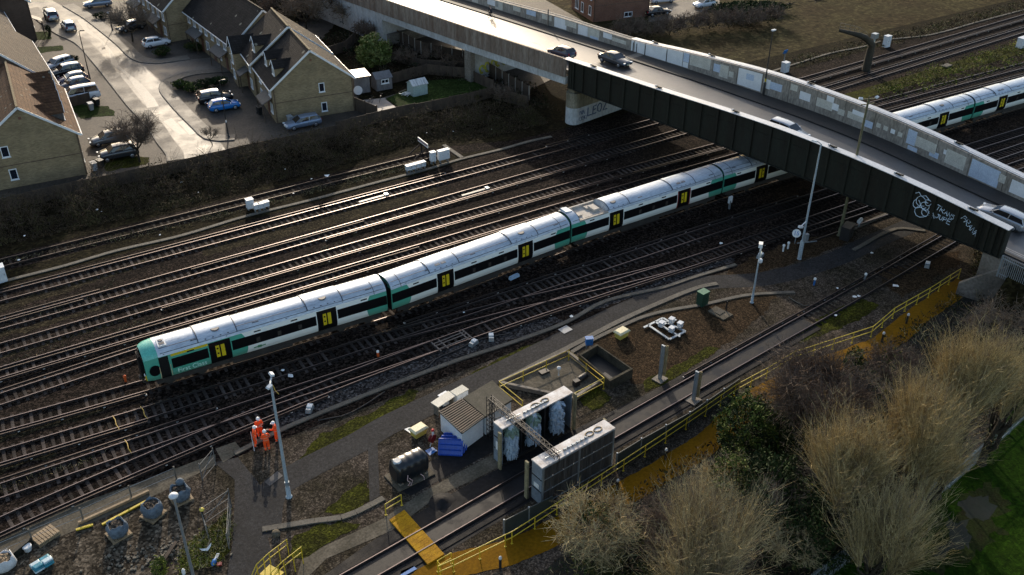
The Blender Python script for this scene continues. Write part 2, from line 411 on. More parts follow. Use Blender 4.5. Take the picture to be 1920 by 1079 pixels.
walk_px = [(775,1085),(835,1050),(965,1015),(1120,935),(1255,858),(1320,815),(1400,745),(1480,700),(1600,655),(1660,628),(1700,592),(1800,525)]
wl = spline(PX(walk_px), 1.0)
a, b = strip(wl, .35, -1.75)
S('walkway', ragged(a+b[::-1], .10, .25), .022, m_yellowpath)
S('walkway', PX([(1630,640),(1690,592),(1745,575),(1690,640),(1650,655)]), .024, m_yellowpath)
S('park_grass', [G2(1500,1120),G2(1600,1040),G2(1720,960),G2(1840,850),G2(1925,735),(95,40),(120,40),(160,-60),(20,-60)], .01, m_park)
S('puddle', ragged(PX([(1785,975),(1808,955),(1838,925),(1858,932),(1866,958),(1846,980),(1815,1000),(1795,1030),(1775,1050),(1764,1020)]), .7, .25), .014, m_water)
S('worn_grass', ragged(PX([(1760,990),(1800,940),(1850,895),(1885,930),(1885,985),(1850,1010),(1810,1050),(1770,1090),(1735,1060)]), .9, .25), .012, M('worn muddy grass', (.026,.040,.008), .95, col2=(.020,.018,.009), scale=.7, mix=.9, spec=.05, bump=.04, bscale=8))
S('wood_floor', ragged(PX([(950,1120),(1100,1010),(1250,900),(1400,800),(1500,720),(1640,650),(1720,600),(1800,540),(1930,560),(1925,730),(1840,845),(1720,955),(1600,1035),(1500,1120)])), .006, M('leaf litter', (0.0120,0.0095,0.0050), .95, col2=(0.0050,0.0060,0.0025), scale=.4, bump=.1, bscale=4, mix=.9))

S('car_park', PX([(1218,-20),(1345,-20),(1350,8),(1310,26),(1275,36),(1216,42)]), .03, m_paving)

m_grey = M('clean grey ballast', (.050,.047,.046), .97, col2=(.022,.020,.020), scale=.5, bump=.05, bscale=9, mix=.9, spec=.05, speck=7, sk=(.3,2.6))
S('ballast_shoulder', ragged(PX([(520,806),(640,756),(760,709),(860,671),(955,641),(1060,602),(1040,592),(945,622),(850,648),(740,688),(620,738),(510,788)]), .3), .001, m_grey)
S('ballast_shoulder', ragged(PX([(1100,586),(1200,553),(1300,515),(1380,490),(1370,478),(1290,505),(1190,545),(1090,575)]), .3), .001, m_grey)
m_grit = M('brown mossy grit', (.040,.031,.017), .97, col2=(.017,.0145,.009), scale=.5, bump=.05, bscale=9, mix=.95, spec=.04, speck=7, sk=(.4,2.2))
for q in ([(-60,604),(0,586),(120,550),(230,512),(300,488),(300,478),(220,505),(120,536),(0,571),(-60,590)], [(-60,700),(0,676),(120,640),(220,606),(300,578),(300,570),(220,601),(120,633),(0,668),(-60,690)], [(-60,650),(0,634),(120,603),(220,566),(300,540),(300,528),(220,560),(120,594),(0,626),(-60,640)], [(380,480),(520,450),(700,402),(820,366),(820,350),(700,382),(520,428),(380,462)], [(560,512),(700,468),(860,424),(860,416),(700,461),(560,503)], [(-60,850),(0,830),(120,795),(200,772),(200,762),(120,784),(0,815),(-60,832)], [(-60,910),(0,890),(110,852),(110,842),(0,876),(-60,895)]):
    S('grit_strip', ragged(PX(q), .3), .0015, m_grit)
# ================================================================== RAILWAY
m_rust = M('rusty rail side', (0.0184,0.0110,0.0084), .85, col2=(0.0095,0.0063,0.0053), scale=2, mix=.6)
m_steel = M('polished rail head', (.155,.128,.125), .38, metal=1, var=.12, scale=1.2, mix=.3)
m_dullsteel = M('brown unused rail head', (.11,.075,.055), .6, metal=.3, var=.2, scale=1.2)
m_cond = M('conductor rail head', (.085,.068,.062), .45, metal=1, var=.2, scale=1)
m_sleeper = M('weathered sleeper', (0.0630,0.0510,0.0450), .85, col2=(0.0300,0.0246,0.0222), scale=.6, bump=.01, bscale=8, mix=.7, spec=.08, objvar=(.3,1.5))
m_sleeper2 = M('dark timber sleeper', (0.0263,0.0210,0.0180), .85, col2=(0.0135,0.0112,0.0097), scale=.6, bump=.01, bscale=8, mix=.7, spec=.08, objvar=(.3,1.5))
m_pot = M('white insulator pots', (.55,.5,.45), .6)
RP = [(-.07,0),(.07,0),(.07,.016),(.014,.035),(.014,.105),(.036,.118),(.036,.15),(-.036,.15),(-.036,.118),(-.014,.105),(-.014,.035),(-.07,.016)]
def rail_mesh(name, line, off, z, mats, parent, u0=None, u1=None, pots=0):
    a, _ = strip(line, off, off)
    pts = [p for p in a if (u0 is None or p[0] >= u0) and (u1 is None or p[0] <= u1)]
    if len(pts) < 2: return None
    rings = []
    for i, p in enumerate(pts):
        q0 = pts[max(i-1,0)]; q1 = pts[min(i+1,len(pts)-1)]
        t = Vector((q1[0]-q0[0], q1[1]-q0[1])).normalized(); n = Vector((-t.y, t.x))
        rings.append([(p[0]+n.x*x, p[1]+n.y*x, z+h) for x, h in RP])
    mb = MB(); k = len(RP)
    mb.loft(rings, 0, True, True, False)
    # the running surface is the face between profile points 6 and 7
    for i in range(len(rings)-1): mb.mi[i*k+6] = 1
    if pots:
        for i in range(0, len(pts), pots): mb.box((pts[i][0], pts[i][1], z-.03), (.16,.16,.07), mi=2)
    return mb.build(name, mats, parent)

SLEEP = {}
def sleeper_mesh(L, mat):
    key = (L, mat.name)
    if key not in SLEEP:
        mb = MB(); mb.box((0,0,-.03), (.26,L,.14), top=.94)
        for s in (-1,1): mb.box((0,s*.75,.05), (.2,.34,.03))
        o = mb.build('sleeper', mat); SLEEP[key] = o.data; bpy.data.objects.remove(o)
    return SLEEP[key]

TRK = {}
def track(key, pts, label, cond=(), dull=False, mat=None, skip=None, u0=-9, u1=185, guard=(), pitch=.66):
    line = spline(pts, 1.6); TRK[key] = line
    t = thing('railway_track', label, 'railway track', (0,0,0), 0, 'railway tracks side by side')
    hd = m_dullsteel if dull else m_steel
    for s in (-.7525, .7525): rail_mesh('rail', line, s, .035, [m_rust, hd], t)
    for side, a, b in cond: rail_mesh('conductor_rail', line, side*1.17, .10, [m_rust, m_cond, m_pot], t, a, b, pots=2)
    for off, a, b in guard: rail_mesh('guard_rail', line, off, .03, [m_rust, m_dullsteel], t, a, b)
    # sleepers: the hundred nearest the camera one by one, the rest as one piece
    spots = []; acc = 0; rnd = random.Random(hash(key) & 255 if False else sum(map(ord, key)))
    for i in range(len(line)-1):
        p, q = line[i], line[i+1]; d = (Vector(q)-Vector(p)); L = d.length
        while acc < L:
            c = Vector(p)+d*(acc/L); acc += pitch
            if skip and skip(c.x, c.y): continue
            P = Vector((c.x,c.y,0)); x, y = proj(P)
            vis = -30 < x < 1950 and -30 < y < 1110
            spots.append((0 if vis else 1, (P-CAM).length, c.x, c.y, math.atan2(d.y,d.x)+rnd.uniform(-.02,.02)))
        acc -= L
    spots.sort()
    me = sleeper_mesh(2.5, mat or m_sleeper)
    for vis, _, x, y, a in spots[:100]:
        o = bpy.data.objects.new('sleeper', me); COL.objects.link(o); o.parent = t
        o.location = (x, y, -.022+rnd.uniform(-.012,.012)+.055*mnoise.noise(Vector((x*.12,y*.4,3.1)))+.02*mnoise.noise(Vector((x*.7,y,7.7)))); o.rotation_euler = (0,0,a)
    rest = spots[100:]
    if rest:
        mb = MB()
        for _, _, x, y, a in rest: mb.box((x,y,-.04), (.26,2.5,.14), rz=a, top=.94)
        tag(mb.build('more_sleepers', mat or m_sleeper, t), kind='stuff')
    return t

T0 = [(-30,93.6),(9,92.9),(21,92.7),(43,92.4),(51,92.2)]
T1 = [(-30,87.2),(3,86.6),(19,86.3),(40,86),(65,85.7),(108,85.6),(132,85.8),(200,87)]
T2 = [(-30,82.5),(12,81.7),(30,81.4),(53,81.25),(80,81.25),(109,81.4),(127,81.6),(200,83)]
T3 = [(-30,78.7),(11,77.9),(35,77.4),(59,76.6),(75,75.9),(116,73.7),(139,72.2),(200,68)]
T4 = [(-30,75.2),(10,74.3),(34,73.7),(56,73.1),(72,72.5),(112,70.6),(134,69.1),(200,64)]
T5 = [(-30,70.2),(5,70.95),(20,71.05),(32,70.7),(39,70.2),(60,69.3),(90,68.2),(110,67.3),(134,65.9),(200,61)]
T6 = [(-30,71),(-1,67.5),(8,66.6),(16,66.05),(24,65.6),(32,65.3),(40,65.5),(50,66.0),(58,66.1),(66,65.95),(76,65.75),(92,65.05),(110,64.05),(130,63.0),(200,58.5)]
T7 = [(-30,66.2),(-1,63.8),(12,62.8),(28,62),(47,61.3),(63,60.7),(85,59.7),(112,58.3),(200,53)]
T8 = [(-30,61.2),(-2,60.1),(6,59.8),(15,59.4),(24,58.9),(32,58.55)]
T9 = [(-30,52.6),(-3,56.6),(5,57.4),(15,58.1),(26,58.5),(38,58.4),(52,57.6),(60,57.0),(85,56.0),(112,55.2),(200,50)]
X8 = [(29,61.85),(34,61.2),(40,60.3),(46,59.2),(52,58.1),(57,57.35)]
T11 = [(72,54.2),(90,53.3),(112,52.2),(200,47)]
T10 = [(-20,36.6),(0,38.4),(16,39.8),(37,41.8),(56,43.5),(68,44.5),(82,45.9),(110,48.4),(160,50)]
def near(line, d): return lambda x, y: any(abs(p[0]-x) < 1.2 and abs(p[1]-y) < d for p in line)
track('T0', T0, 'overgrown rusty siding beside the bramble verge, ending at the buffer stop', dull=True, mat=m_sleeper2, pitch=.72)
track('T1', T1, 'running track along the pale cable trough, first one in from the verge', cond=[(1,-30,50),(1,62,70),(-1,108,185)])
track('T2', T2, 'second running track from the bramble verge with an inner guard rail', cond=[(1,-30,12),(-1,30,70),(1,90,185)], guard=[(.35,-30,9),(.35,18,38)])
track('T3', T3, 'running track midway between the verge trough and the train', cond=[(-1,14,82)])
track('T4', T4, 'running track two over from the train on its far side', cond=[(-1,-30,60),(1,88,185)], guard=[(.3,-10,40)])
track('T5', T5, 'track hugging the far side of the green and white train', cond=[(1,-30,12),(-1,30,55)])
track('T6', T6, 'track under the green and white train, running out ahead of its nose', cond=[(1,-30,-4),(-1,-6,10)])
track('T7', T7, 'track in the shadow just this side of the train', cond=[(-1,-30,9),(1,30,80)])
k9 = spline(T9, 1.0); k7 = spline(T7, 1.0)
track('T8', T8, 'track joining the yard-side line by the orange-clad workers', cond=[(1,-30,14)], skip=near(k9, 1.5))
track('T9', T9, 'yard-side running track passing right behind the orange-clad workers', cond=[(-1,-30,22),(-1,36,70)])
track('X8', X8, 'short crossover linking the two tracks between train and yard', skip=lambda x, y: near(k9,1.9)(x,y) or near(k7,1.9)(x,y))
track('T11', T11, 'track coming out from under the bridge beside the yard gravel', mat=m_sleeper2)
track('T10', T10, 'single track running through the train washing plant', cond=[(1,46,110)], mat=m_sleeper2)

# ---- cable troughs
m_trough = M('concrete trough lid', (0.1190,0.1062,0.0850), .85, col2=(0.0638,0.0578,0.0459), scale=.8, bump=.006, bscale=7, mix=.6)
def trough(pxs, w, label, h=.1):
    line = spline(PX(pxs), 1.0)
    mb = MB(); n = Vector((0,0,0))
    for i in range(len(line)-1):
        p = Vector(line[i]); q = Vector(line[i+1]); d = q-p
        mb.bar((p.x,p.y,h/2), (p.x+d.x*.985,p.y+d.y*.985,h/2), w, h)
    return tag(mb.build('cable_trough', m_trough), label, 'cable trough', 'concrete cable troughs')
trough([(14,527),(120,500),(220,471),(340,443),(460,407),(580,377),(700,345),(806,317),(862,300),(940,281),(993,266),(1034,257)], .42, 'pale concrete cable trough between the rusty siding and the first running track')
trough([(832,273),(868,298)], .5, 'short pale trough stub leading up beside the buffer stop')
trough([(440,852),(530,806),(640,760),(760,713),(860,676),(955,645),(1060,606),(1135,566),(1243,540),(1300,521),(1380,497)], .4, 'long grey trough along the yard edge behind the workers')
trough([(955,710),(1020,676),(1062,655),(1095,638),(1160,604),(1230,572),(1310,540),(1345,533)], .5, 'twin-lidded trough bordering the tarmac path past the blue cabinet')
trough([(1062,668),(1105,642),(1165,613),(1210,594),(1260,582),(1320,572),(1372,560),(1405,554),(1445,551),(1490,549)], .38, 'narrow trough curving past the yellow bin to the green cabinet')
trough([(492,994),(548,985),(590,978),(640,972),(668,962),(720,935)], .45, 'pale kerb-like trough across the gravel below the lamp mast')
trough([(1575,440),(1640,412),(1700,388)], .5, 'trough in the gloom under the bridge by the tall floodlight mast')
trough([(1600,470),(1680,430),(1735,434)], .4, 'trough beneath the graffitied girder')
trough([(1440,137),(1500,118),(1560,100),(1620,88),(1650,78)], .35, 'trough edging the rough field behind the signal post')
trough([(1665,75),(1745,66),(1830,43),(1920,19),(1990,0)], .35, 'pale trough running off beside the farthest tracks')

l10 = spline(T10, 1.0)
def sub(line, a, b): return [p for p in line if a <= p.x <= b]
a, b = strip(sub(l10,12,62), .62, -.62); sheet('wash_channel', a+b[::-1], .045, M('wet wash channel', (.012,.011,.012), .5, var=.4, scale=.6, spec=.22, rvar=.2))
for o0, o1 in ((.95,1.5),(-1.5,-.95)):
    a, b = strip(sub(l10,12,62), o0, o1); sheet('wash_channel', a+b[::-1], .05, m_darkslab)
# ================================================================== TRAIN
def train_paint(name, L, cab):
    mt, nt, N, Lk, B = _nt(name)
    tc = N.new('ShaderNodeTexCoord'); sp = N.new('ShaderNodeSeparateXYZ'); Lk.new(tc.outputs['Object'], sp.inputs[0])
    def mth(op, a, b=None):
        n = N.new('ShaderNodeMath'); n.operation = op
        for i, v in enumerate((a, b)):
            if v is None: continue
            if isinstance(v, (int, float)): n.inputs[i].default_value = v
            else: Lk.new(v, n.inputs[i])
        return n.outputs[0]
    x, z = sp.outputs[0], sp.outputs[2]
    def circ(cx, ab):
        xx = mth('ABSOLUTE', x) if ab else x
        d = mth('ADD', mth('POWER', mth('ABSOLUTE', mth('SUBTRACT', xx, cx)), 2.0), mth('POWER', mth('ABSOLUTE', mth('SUBTRACT', z, 1.9)), 2.0))
        return mth('LESS_THAN', d, 2.05**2)
    if cab: mask = mth('MAXIMUM', mth('MAXIMUM', mth('LESS_THAN', x, -L/2+5.5), circ(-L/2+5.9, False)), circ(L/2+.15, False))
    else: mask = circ(L/2+.15, True)
    mx = N.new('ShaderNodeMix'); mx.data_type = 'RGBA'
    mx.inputs[6].default_value = (.80,.83,.78,1); mx.inputs[7].default_value = (.075,.36,.26,1)
    Lk.new(mask, mx.inputs[0])
    n = N.new('ShaderNodeTexNoise'); n.inputs['Scale'].default_value = 1.3; n.inputs['Detail'].default_value = 6
    mp = N.new('ShaderNodeMapping'); mp.inputs['Scale'].default_value = (.5,1,2.5); Lk.new(tc.outputs['Object'], mp.inputs[0]); Lk.new(mp.outputs[0], n.inputs['Vector'])
    m2 = N.new('ShaderNodeMix'); m2.data_type = 'RGBA'; m2.blend_type = 'OVERLAY'; m2.inputs[0].default_value = .22
    Lk.new(mx.outputs[2], m2.inputs[6]); Lk.new(n.outputs['Fac'], m2.inputs[7]); 
    # brake dust thrown up along the lower side
    dz = N.new('ShaderNodeMapRange'); dz.inputs[1].default_value = .9; dz.inputs[2].default_value = 1.75; dz.inputs[3].default_value = .75; dz.inputs[4].default_value = 0; Lk.new(z, dz.inputs[0])
    dn = mth('MULTIPLY', dz.outputs[0], n.outputs['Fac']); m3 = N.new('ShaderNodeMix'); m3.data_type = 'RGBA'; m3.inputs[7].default_value = (.16,.125,.09,1); Lk.new(dn, m3.inputs[0]); Lk.new(m2.outputs[2], m3.inputs[6]); Lk.new(m3.outputs[2], B.inputs['Base Color'])
    B.inputs['Roughness'].default_value = .32; B.inputs['Coat Weight'].default_value = .2
    return mt
m_roofm = M('silver train roof', (.55,.62,.70), .36, metal=.25, col2=(.34,.385,.44), scale=1.0, stretch=(.3,2.2,1), mix=.6, rvar=.08, sharp=.25)
m_tglass = M('dark train glazing', (.006,.006,.007), .3, var=.1, spec=.25)
m_black = M('black rubber and shadow gap', (.008,.008,.008), .7, spec=.2)
m_under = M('grimy underframe', (.03,.026,.022), .85, var=.3)
m_tyell = M('yellow grab pole', (.62,.47,.01), .5, var=.08)
m_fan = M('grey roof vent', (.06,.065,.08), .6, var=.2)
m_tgreen = M('sunlit train green', (.10,.43,.35), .35, var=.1)  # livery green with the sunlit turquoise of the nose top put into the colour
m_whitep = M('white enamel', (.72,.73,.72), .45, var=.1)
m_redp = M('red door paint', (.20,.012,.012), .4, var=.1)
m_pale = M('pale lettering', (.50,.80,.68), .5, var=.02)
SP = [(1.12,.93),(1.29,1.06),(1.38,1.35),(1.40,1.7),(1.395,2.2),(1.37,2.7),(1.32,3.06)]
RFP = [(1.32,3.06),(1.22,3.32),(1.02,3.51),(.72,3.655),(.38,3.735),(0,3.76)]
def sy(z):
    for (y0,z0),(y1,z1) in zip(SP, SP[1:]):
        if z0 <= z <= z1: return y0+(y1-y0)*(z-z0)/(z1-z0)
    return SP[-1][0] if z > 3 else SP[0][0]
def side_panel(mb, x0, x1, z0, z1, side, proud=.008, mi=None):
    zs = sorted(set([z0,z1]+[z for _,z in SP if z0 < z < z1]))
    vs = []
    for z in zs: vs += [(x0, side*(sy(z)+proud), z), (x1, side*(sy(z)+proud), z)]
    vs += [(x0, side*(sy(z1)-.03), z1), (x1, side*(sy(z1)-.03), z1), (x0, side*(sy(z0)-.03), z0), (x1, side*(sy(z0)-.03), z0)]
    n = len(zs); fs = [(2*i,2*i+1,2*i+3,2*i+2) for i in range(n-1)]
    fs += [(2*n-2,2*n-1,2*n+1,2*n), (0,1,2*n+3,2*n+2)]
    mb.add(vs, fs, mi, False)
def roof_arc(off=0.0):
    r = [(y+off*(.9 if y > .8 else .3), z+off*(.5 if y > .8 else 1)) for y, z in RFP]
    return [(-y, z) for y, z in r[:-1]] + [(0, r[-1][1])] + [(y, z) for y, z in r[:-1]][::-1]

def carriage(label, uA, uB, cab=0, well=False, first=False):
    """uA,uB: ends along the line; cab: -1 driving end at A, +1 driving end at B"""
    line = TRK['T6']
    def at(u):
        for i in range(len(line)-1):
            if line[i].x <= u <= line[i+1].x:
                t = (u-line[i].x)/(line[i+1].x-line[i].x); return line[i]*(1-t)+line[i+1]*t
    a, b = at(uA+2.8), at(uB-2.8); a = Vector((a.x,a.y)); b = Vector((b.x,b.y))
    ang = math.atan2(b.y-a.y, b.x-a.x); c = (a+b)/2; mid = (uA+uB)/2
    L = (uB-uA)/math.cos(ang)*1.0
    c = c + (b-a).normalized()*((mid-c.x)/math.cos(ang))
    flip = (cab == 1)
    t = thing('train_carriage', label, 'train carriage', (c.x,c.y,.185), ang+(PI if flip else 0), 'carriages of the green and white train')
    near = 1 if flip else -1          # the side that faces the camera
    h = L/2
    paint = train_paint('train livery', L, bool(cab))
    # ---- shell
    def ring(x, ys=1, ztop=1):
        pr = [(-y*ys, .93+(z-.93)*ztop) for y, z in SP[::-1]] + [(y*ys, .93+(z-.93)*ztop) for y, z in SP]
        return [(x, y, z) for y, z in pr]
    if cab: nose = [(-h-.05,.80,.90),(-h+.12,.87,.945),(-h+.45,.95,.98),(-h+1.0,.99,1.0),(-h+1.6,1,1)]
    else: nose = [(-h,1,1)]
    xs = nose+[(x,1,1) for x in (-h/2,0,h/2)]+[(h,1,1)]
    mb = MB(); mb.loft([ring(*x) for x in xs], 0, True, True, False)
    mb.build('body', paint, t)
    # ---- roof
    mb = MB(); arc = roof_arc()
    def rr(x, ys=1, zs=1, off=0): return [(x, y*ys, .93+(z-.93)*zs) for y, z in roof_arc(off)]
    x0r = -h+1.05 if cab else -h
    if cab:
        mg = MB(); mg.loft([rr(*x) for x in nose[:3]]+[rr(x0r,.995,1)], 0, False, False, True); mg.build('cab_dome', m_tgreen, t)
    if well:
        w0, w1 = -h+1.0, -h+4.5
        mb.loft([rr(-h),rr(w0)], 0, False, False); mb.loft([rr(w1),rr(h)], 0, False, False)
        mb.add(rr(w1), [tuple(range(11))], 0); mb.add(rr(w0), [tuple(range(11))], 0)
        mb.build('roof', m_roofm, t)
        mw = MB(); mw.box(((w0+w1)/2,0,3.08), (w1-w0,2.64,.06)); mw.box(((w0+w1)/2,1.2,3.22), (w1-w0,.16,.3)); mw.box(((w0+w1)/2,-1.2,3.14), (w1-w0,.2,.14))
        mw.box((w1-.9,.0,3.28), (.7,1.1,.3)); mw.box((w0+.5,-.2,3.18), (.8,.5,.12)); mw.box((w1-1.3,.55,3.2), (.5,.5,.2))
        mw.build('equipment_well', M('pale well lining', (.42,.38,.33), .7, var=.25), t)
        mw = MB(); mw.box((-h+.5,.35,3.72), (.75,1.0,.24), ry=.1); mw.build('roof_box', m_roofm, t)
    else:
        mb.loft([rr(x0r)]+[rr(x) for x in (-h/2,0,h/2)]+[rr(h)], 0, False, False)
        mb.build('roof', m_roofm, t)
    seam = MB()
    for s in (-1,1):
        seam.bar((x0r+.2, s*1.235, 3.31), (h-.2, s*1.235, 3.31), .035, .035)
        if not well: seam.bar((x0r+.2, s*.9, 3.585), (h-.2, s*.9, 3.585), .03, .03)
    for x in ([-h+1.0] if not cab else [])+[h-1.1]:
        for (y0,z0),(y1,z1) in zip(arc, arc[1:]): seam.bar((x,y0,z0+.005),(x,y1,z1+.005), .05, .02)
    for i in range(8):
        x = -h+1.5+i*(L-3)/7
        if not (well and x < -h+4.6): seam.box((x, near*1.0, 3.535), (.55,.06,.05)) if i % 2 else seam.box((x, near*1.27, 3.2), (.12,.03,.04))
    seam.build('roof_seams', m_fan, t)
    d1, d2 = -h+5.75, -h+14.75
    if not cab: d1, d2 = -h+5.5, -h+14.4
    for k, dx in enumerate((d1, d2)):
        x0, x1 = dx-1.55, dx+1.55
        if well and k == 0: x0 = -h+4.6; x1 = x0+2.6
        mo = MB(); top = [(y,z) for y, z in roof_arc(.05)][1:-1]
        mo.loft([[(x,y,z) for y, z in top] for x in (x0,x1)], 0, False, False)
        for x in (x0,x1): mo.add([(x,y,z) for y,z in top]+[(x,y,z-.06) for y,z in top[::-1]], [tuple(range(2*len(top)))], 0)
        mm = mo.build('air_conditioner', m_roofm, t)
        md = MB()
        for x in (x0,x1):
            for (y0,z0),(y1,z1) in zip(top, top[1:]): md.bar((x,y0,z0+.004),(x,y1,z1+.004), .075, .03)
        for s in (-1,1): md.bar((x0,s*1.2,3.36),(x0+.5,s*1.2,3.36),.05,.04); md.bar((x1-.5,s*1.2,3.36),(x1,s*1.2,3.36),.05,.04)
        for q in range(4): md.box((x0+.6+q*.6, near*1.17, 3.42), (.12,.1,.05))
        md.build('seal', m_fan, mm); md = MB()
        if (k == 0) == (cab != 0 or well): md.lathe((dx, near*.55, 3.70), [(.36,0),(.36,.05),(.3,.06)], 14)
        elif cab and k == 1: md.lathe((dx, near*.55, 3.70), [(.36,0),(.36,.05),(.3,.06)], 14)
        else:
            for q in range(5):
                for w in range(2): md.box((dx-.5+w*.62, near*(.35+q*.14), 3.76-q*.028), (.5,.08,.04))
        md.build('roof_vent', m_fan, mm)
    # ---- sides
    for side in (-1, 1):
        bands = [( -h+1.95 if cab else -h+.02, d1-.95), (d1+.95, d2-.95), (d2+.95, h-.02)]
        for x0, x1 in bands:
            mb = MB(); side_panel(mb, x0, x1, 1.76, 2.66, side); w = mb.build('window_band', m_tglass, t)
            if side == near and x1-x0 > 5:
                mb = MB()
                for fx in (.3,.55,.8):
                    mb = MB(); mb.box((x0+(x1-x0)*fx, side*(sy(2.2)+.004), 2.1), (.3,.03,.42)); mb.build('seat_back', M('seat seen through glass', (.03,.026,.022), .6, var=.1), w)
        for dx in (d1, d2):
            mb = MB(); side_panel(mb, dx-.86, dx+.86, .96, 3.0, side, .012); d = mb.build('passenger_door', m_tglass, t)
            mb = MB()
            for q in (-.21,.21): side_panel(mb, dx+q-.15, dx+q+.15, 1.55, 2.65, side, .022)
            for z in (1.85, 2.3): side_panel(mb, dx-.29, dx-.14, z, z+.14, side, .026, 1)
            mb.build('door_edge', [m_tyell, m_black], d)
            if label.startswith('third') and dx == d2:
                mb = MB()
                for q in (-.82,.8): side_panel(mb, dx+q-.06, dx+q+.06, 1.0, 2.95, side, .02)
                mb.build('red_trim', m_redp, d)
        mb = MB()
        for i, (x0, x1) in enumerate(bands):
            n = 2 if x1-x0 > 5 else 1
            for q in range(n):
                mb = MB(); side_panel(mb, x0+(x1-x0)*(q+.7)/(n+.3)-.28, x0+(x1-x0)*(q+.7)/(n+.3)+.28, 2.82, 2.93, side, .012); mb.build('side_lamp', m_black, t)
        if cab:
            mb = MB(); side_panel(mb, -h+1.98, d1-.9, 2.86, 3.05, side, .01); mb.build('first_class_stripe', m_tyell, t)
            mb = MB(); side_panel(mb, -h+1.02, -h+1.75, 1.05, 3.02, side, .012); cd = mb.build('cab_door', m_black, t)
            mb = MB()
            for q in (-h+.98, -h+1.82): mb.tube([(q, side*(sy(1.2)+.06), 1.15), (q, side*(sy(1.6)+.07), 1.6), (q, side*(sy(2.2)+.06), 2.25)], .025, 5)
            mb.build('grab_rail', M('pale brass rail', (.6,.5,.3), .4, var=.05), cd)
            mb = MB(); n = 14
            vs = [(-h+.62+.43*math.cos(2*PI*i/n), side*(sy(2.0)*.985+.02), 2.0+.5*math.sin(2*PI*i/n)) for i in range(n)]
            mb.add(vs, [tuple(range(n))], 0); mb.build('cab_window', m_tglass, t)
    if first:
        text_mesh('lettering', 'First Class', .55, m_pale, t, Matrix.Translation((-h+3.4, near*1.408, 1.42)) @ Matrix.Rotation(R(88),4,'X') if near < 0 else Matrix.Identity(4))
        mb = MB(); side_panel(mb, -1.75, -.75, 1.36, 1.46, near, .008); side_panel(mb, -1.42, -1.08, 1.29, 1.53, near, .01, 0)
        mb.build('emblem', M('green emblem', (.06,.22,.10), .5, var=.1), t)
        mb = MB(); mb.box((-h+1.6, near*.35, 3.72), (.62,.95,.1), rx=-near*.1); hp = mb.build('aerial_plate', m_whitep, t)
        mb = MB(); mb.lathe((-h+1.6, near*.12, 3.78), [(.2,0),(.2,.02),(.12,.03)], 10)
        for q in range(4): mb.box((-h+1.6, near*(.4+q*.09), 3.775-q*.01), (.42,.06,.03))
        mb.build('aerial_vent', m_fan, hp)
    # ---- ends and running gear
    if cab:
        mb = MB(); mb.box((-h-.06,0,2.3), (.1,2.0,1.5)); w = mb.build('windscreen', m_tglass, t)
        mb = MB(); mb.box((-h-.18,0,2.05), (.28,.95,2.0)); mb.build('gangway', m_black, t)
        mb = MB(); mb.box((-h-.07,-.78,1.3), (.08,.5,.5)); mb.box((-h-.07,.78,1.3), (.08,.5,.5)); mb.build('nose_panel', m_tyell, t)
        for s in (-1,1):
            mb = MB(); mb.lathe((-h-.1,s*.8,1.48), [(.13,0),(.13,.06),(.05,.08)], 10, axis=(-1,0,0)); mb.build('headlight', m_whitep, t)
        mb = MB(); mb.box((-h-.25,0,.85), (.5,.4,.3)); mb.tube([(-h-.2,-.3,.5),(-h-.25,.3,.5)], .1, 6); mb.build('coupler', m_under, t)
    for e in ([1] if cab else [-1,1]):
        mb = MB(); mb.box((e*(h+.06),0,2.1), (.2,1.3,2.4)); mb.box((e*(h+.005),0,2.0), (.03,2.5,2.2)); mb.build('gangway', m_black, t)
    mb = MB(); mb.box((0,0,.72), (L-1.2,2.3,.4)); mb.box((-1,near*.9,.5), (5,.6,.35)); mb.build('underframe', m_under, t)
    for bx in (-h+2.9, h-2.9):
        mb = MB(); mb.box((bx,0,.55), (3.2,2.2,.22)); 
        for wx in (-1.25,1.25):
            for s in (-.75,.75): mb.lathe((bx+wx,s-.06,.42), [(.42,0),(.42,.12),(.3,.13)], 14, axis=(0,1,0))
        mb.build('bogie', m_under, t)
    return t
carriage('leading driving carriage with the all green cab end and First Class lettering', 10.0, 30.2, cab=-1, first=True)
carriage('second carriage from the green nose, between the two nearest black gangways', 30.5, 50.25)
carriage('third carriage, with an open equipment well in its roof and a red trimmed door', 50.6, 70.4, well=True)
carriage('fourth carriage, half swallowed by the shadow of the bridge', 70.7, 90.9, cab=1)
carriage('carriage emerging from beyond the patched bridge parapet', 91.4, 111.6, cab=-1)
carriage('carriage running out at the right edge past the bridge', 111.9, 131.7)
# ================================================================== ROAD BRIDGE
BA = Vector((69.7,91.7)); BD = Vector((.13228,-.99121)); BN = Vector((.99121,.13228))
def lerp_tab(t, x):
    if x <= t[0][0]: return t[0][1]
    for (a,va),(b,vb) in zip(t, t[1:]):
        if x <= b:
            k = (x-a)/(b-a); return va+(vb-va)*k
    return t[-1][1]
def smooth_tab(t):
    xs = [p[0] for p in t]
    def f(x): return (lerp_tab(t,x-2.5)+lerp_tab(t,x)*2+lerp_tab(t,x+2.5))/4 if xs[0]+2 < x < xs[-1]-2 else lerp_tab(t,x)
    return f
b_top = smooth_tab([(-120,5.2),(-60,6.8),(-38.6,7.25),(-18.9,7.65),(0,8.28),(8,8.5),(16,8.72),(24,9.05),(31,9.2),(37,9.05),(42,8.82),(48,8.35),(55,7.5),(80,5.5)])
b_bot = smooth_tab([(0,4.68),(12,4.82),(24,4.95),(36,4.9),(46,4.65),(56,4.6)])
b_road = smooth_tab([(-140,3.2),(-60,5.3),(-38,5.85),(-23,6.25),(0,6.75),(14,6.95),(28,6.9),(36,6.55),(44,5.75),(52,4.95),(60,4.4),(80,3.2),(120,1.0)])
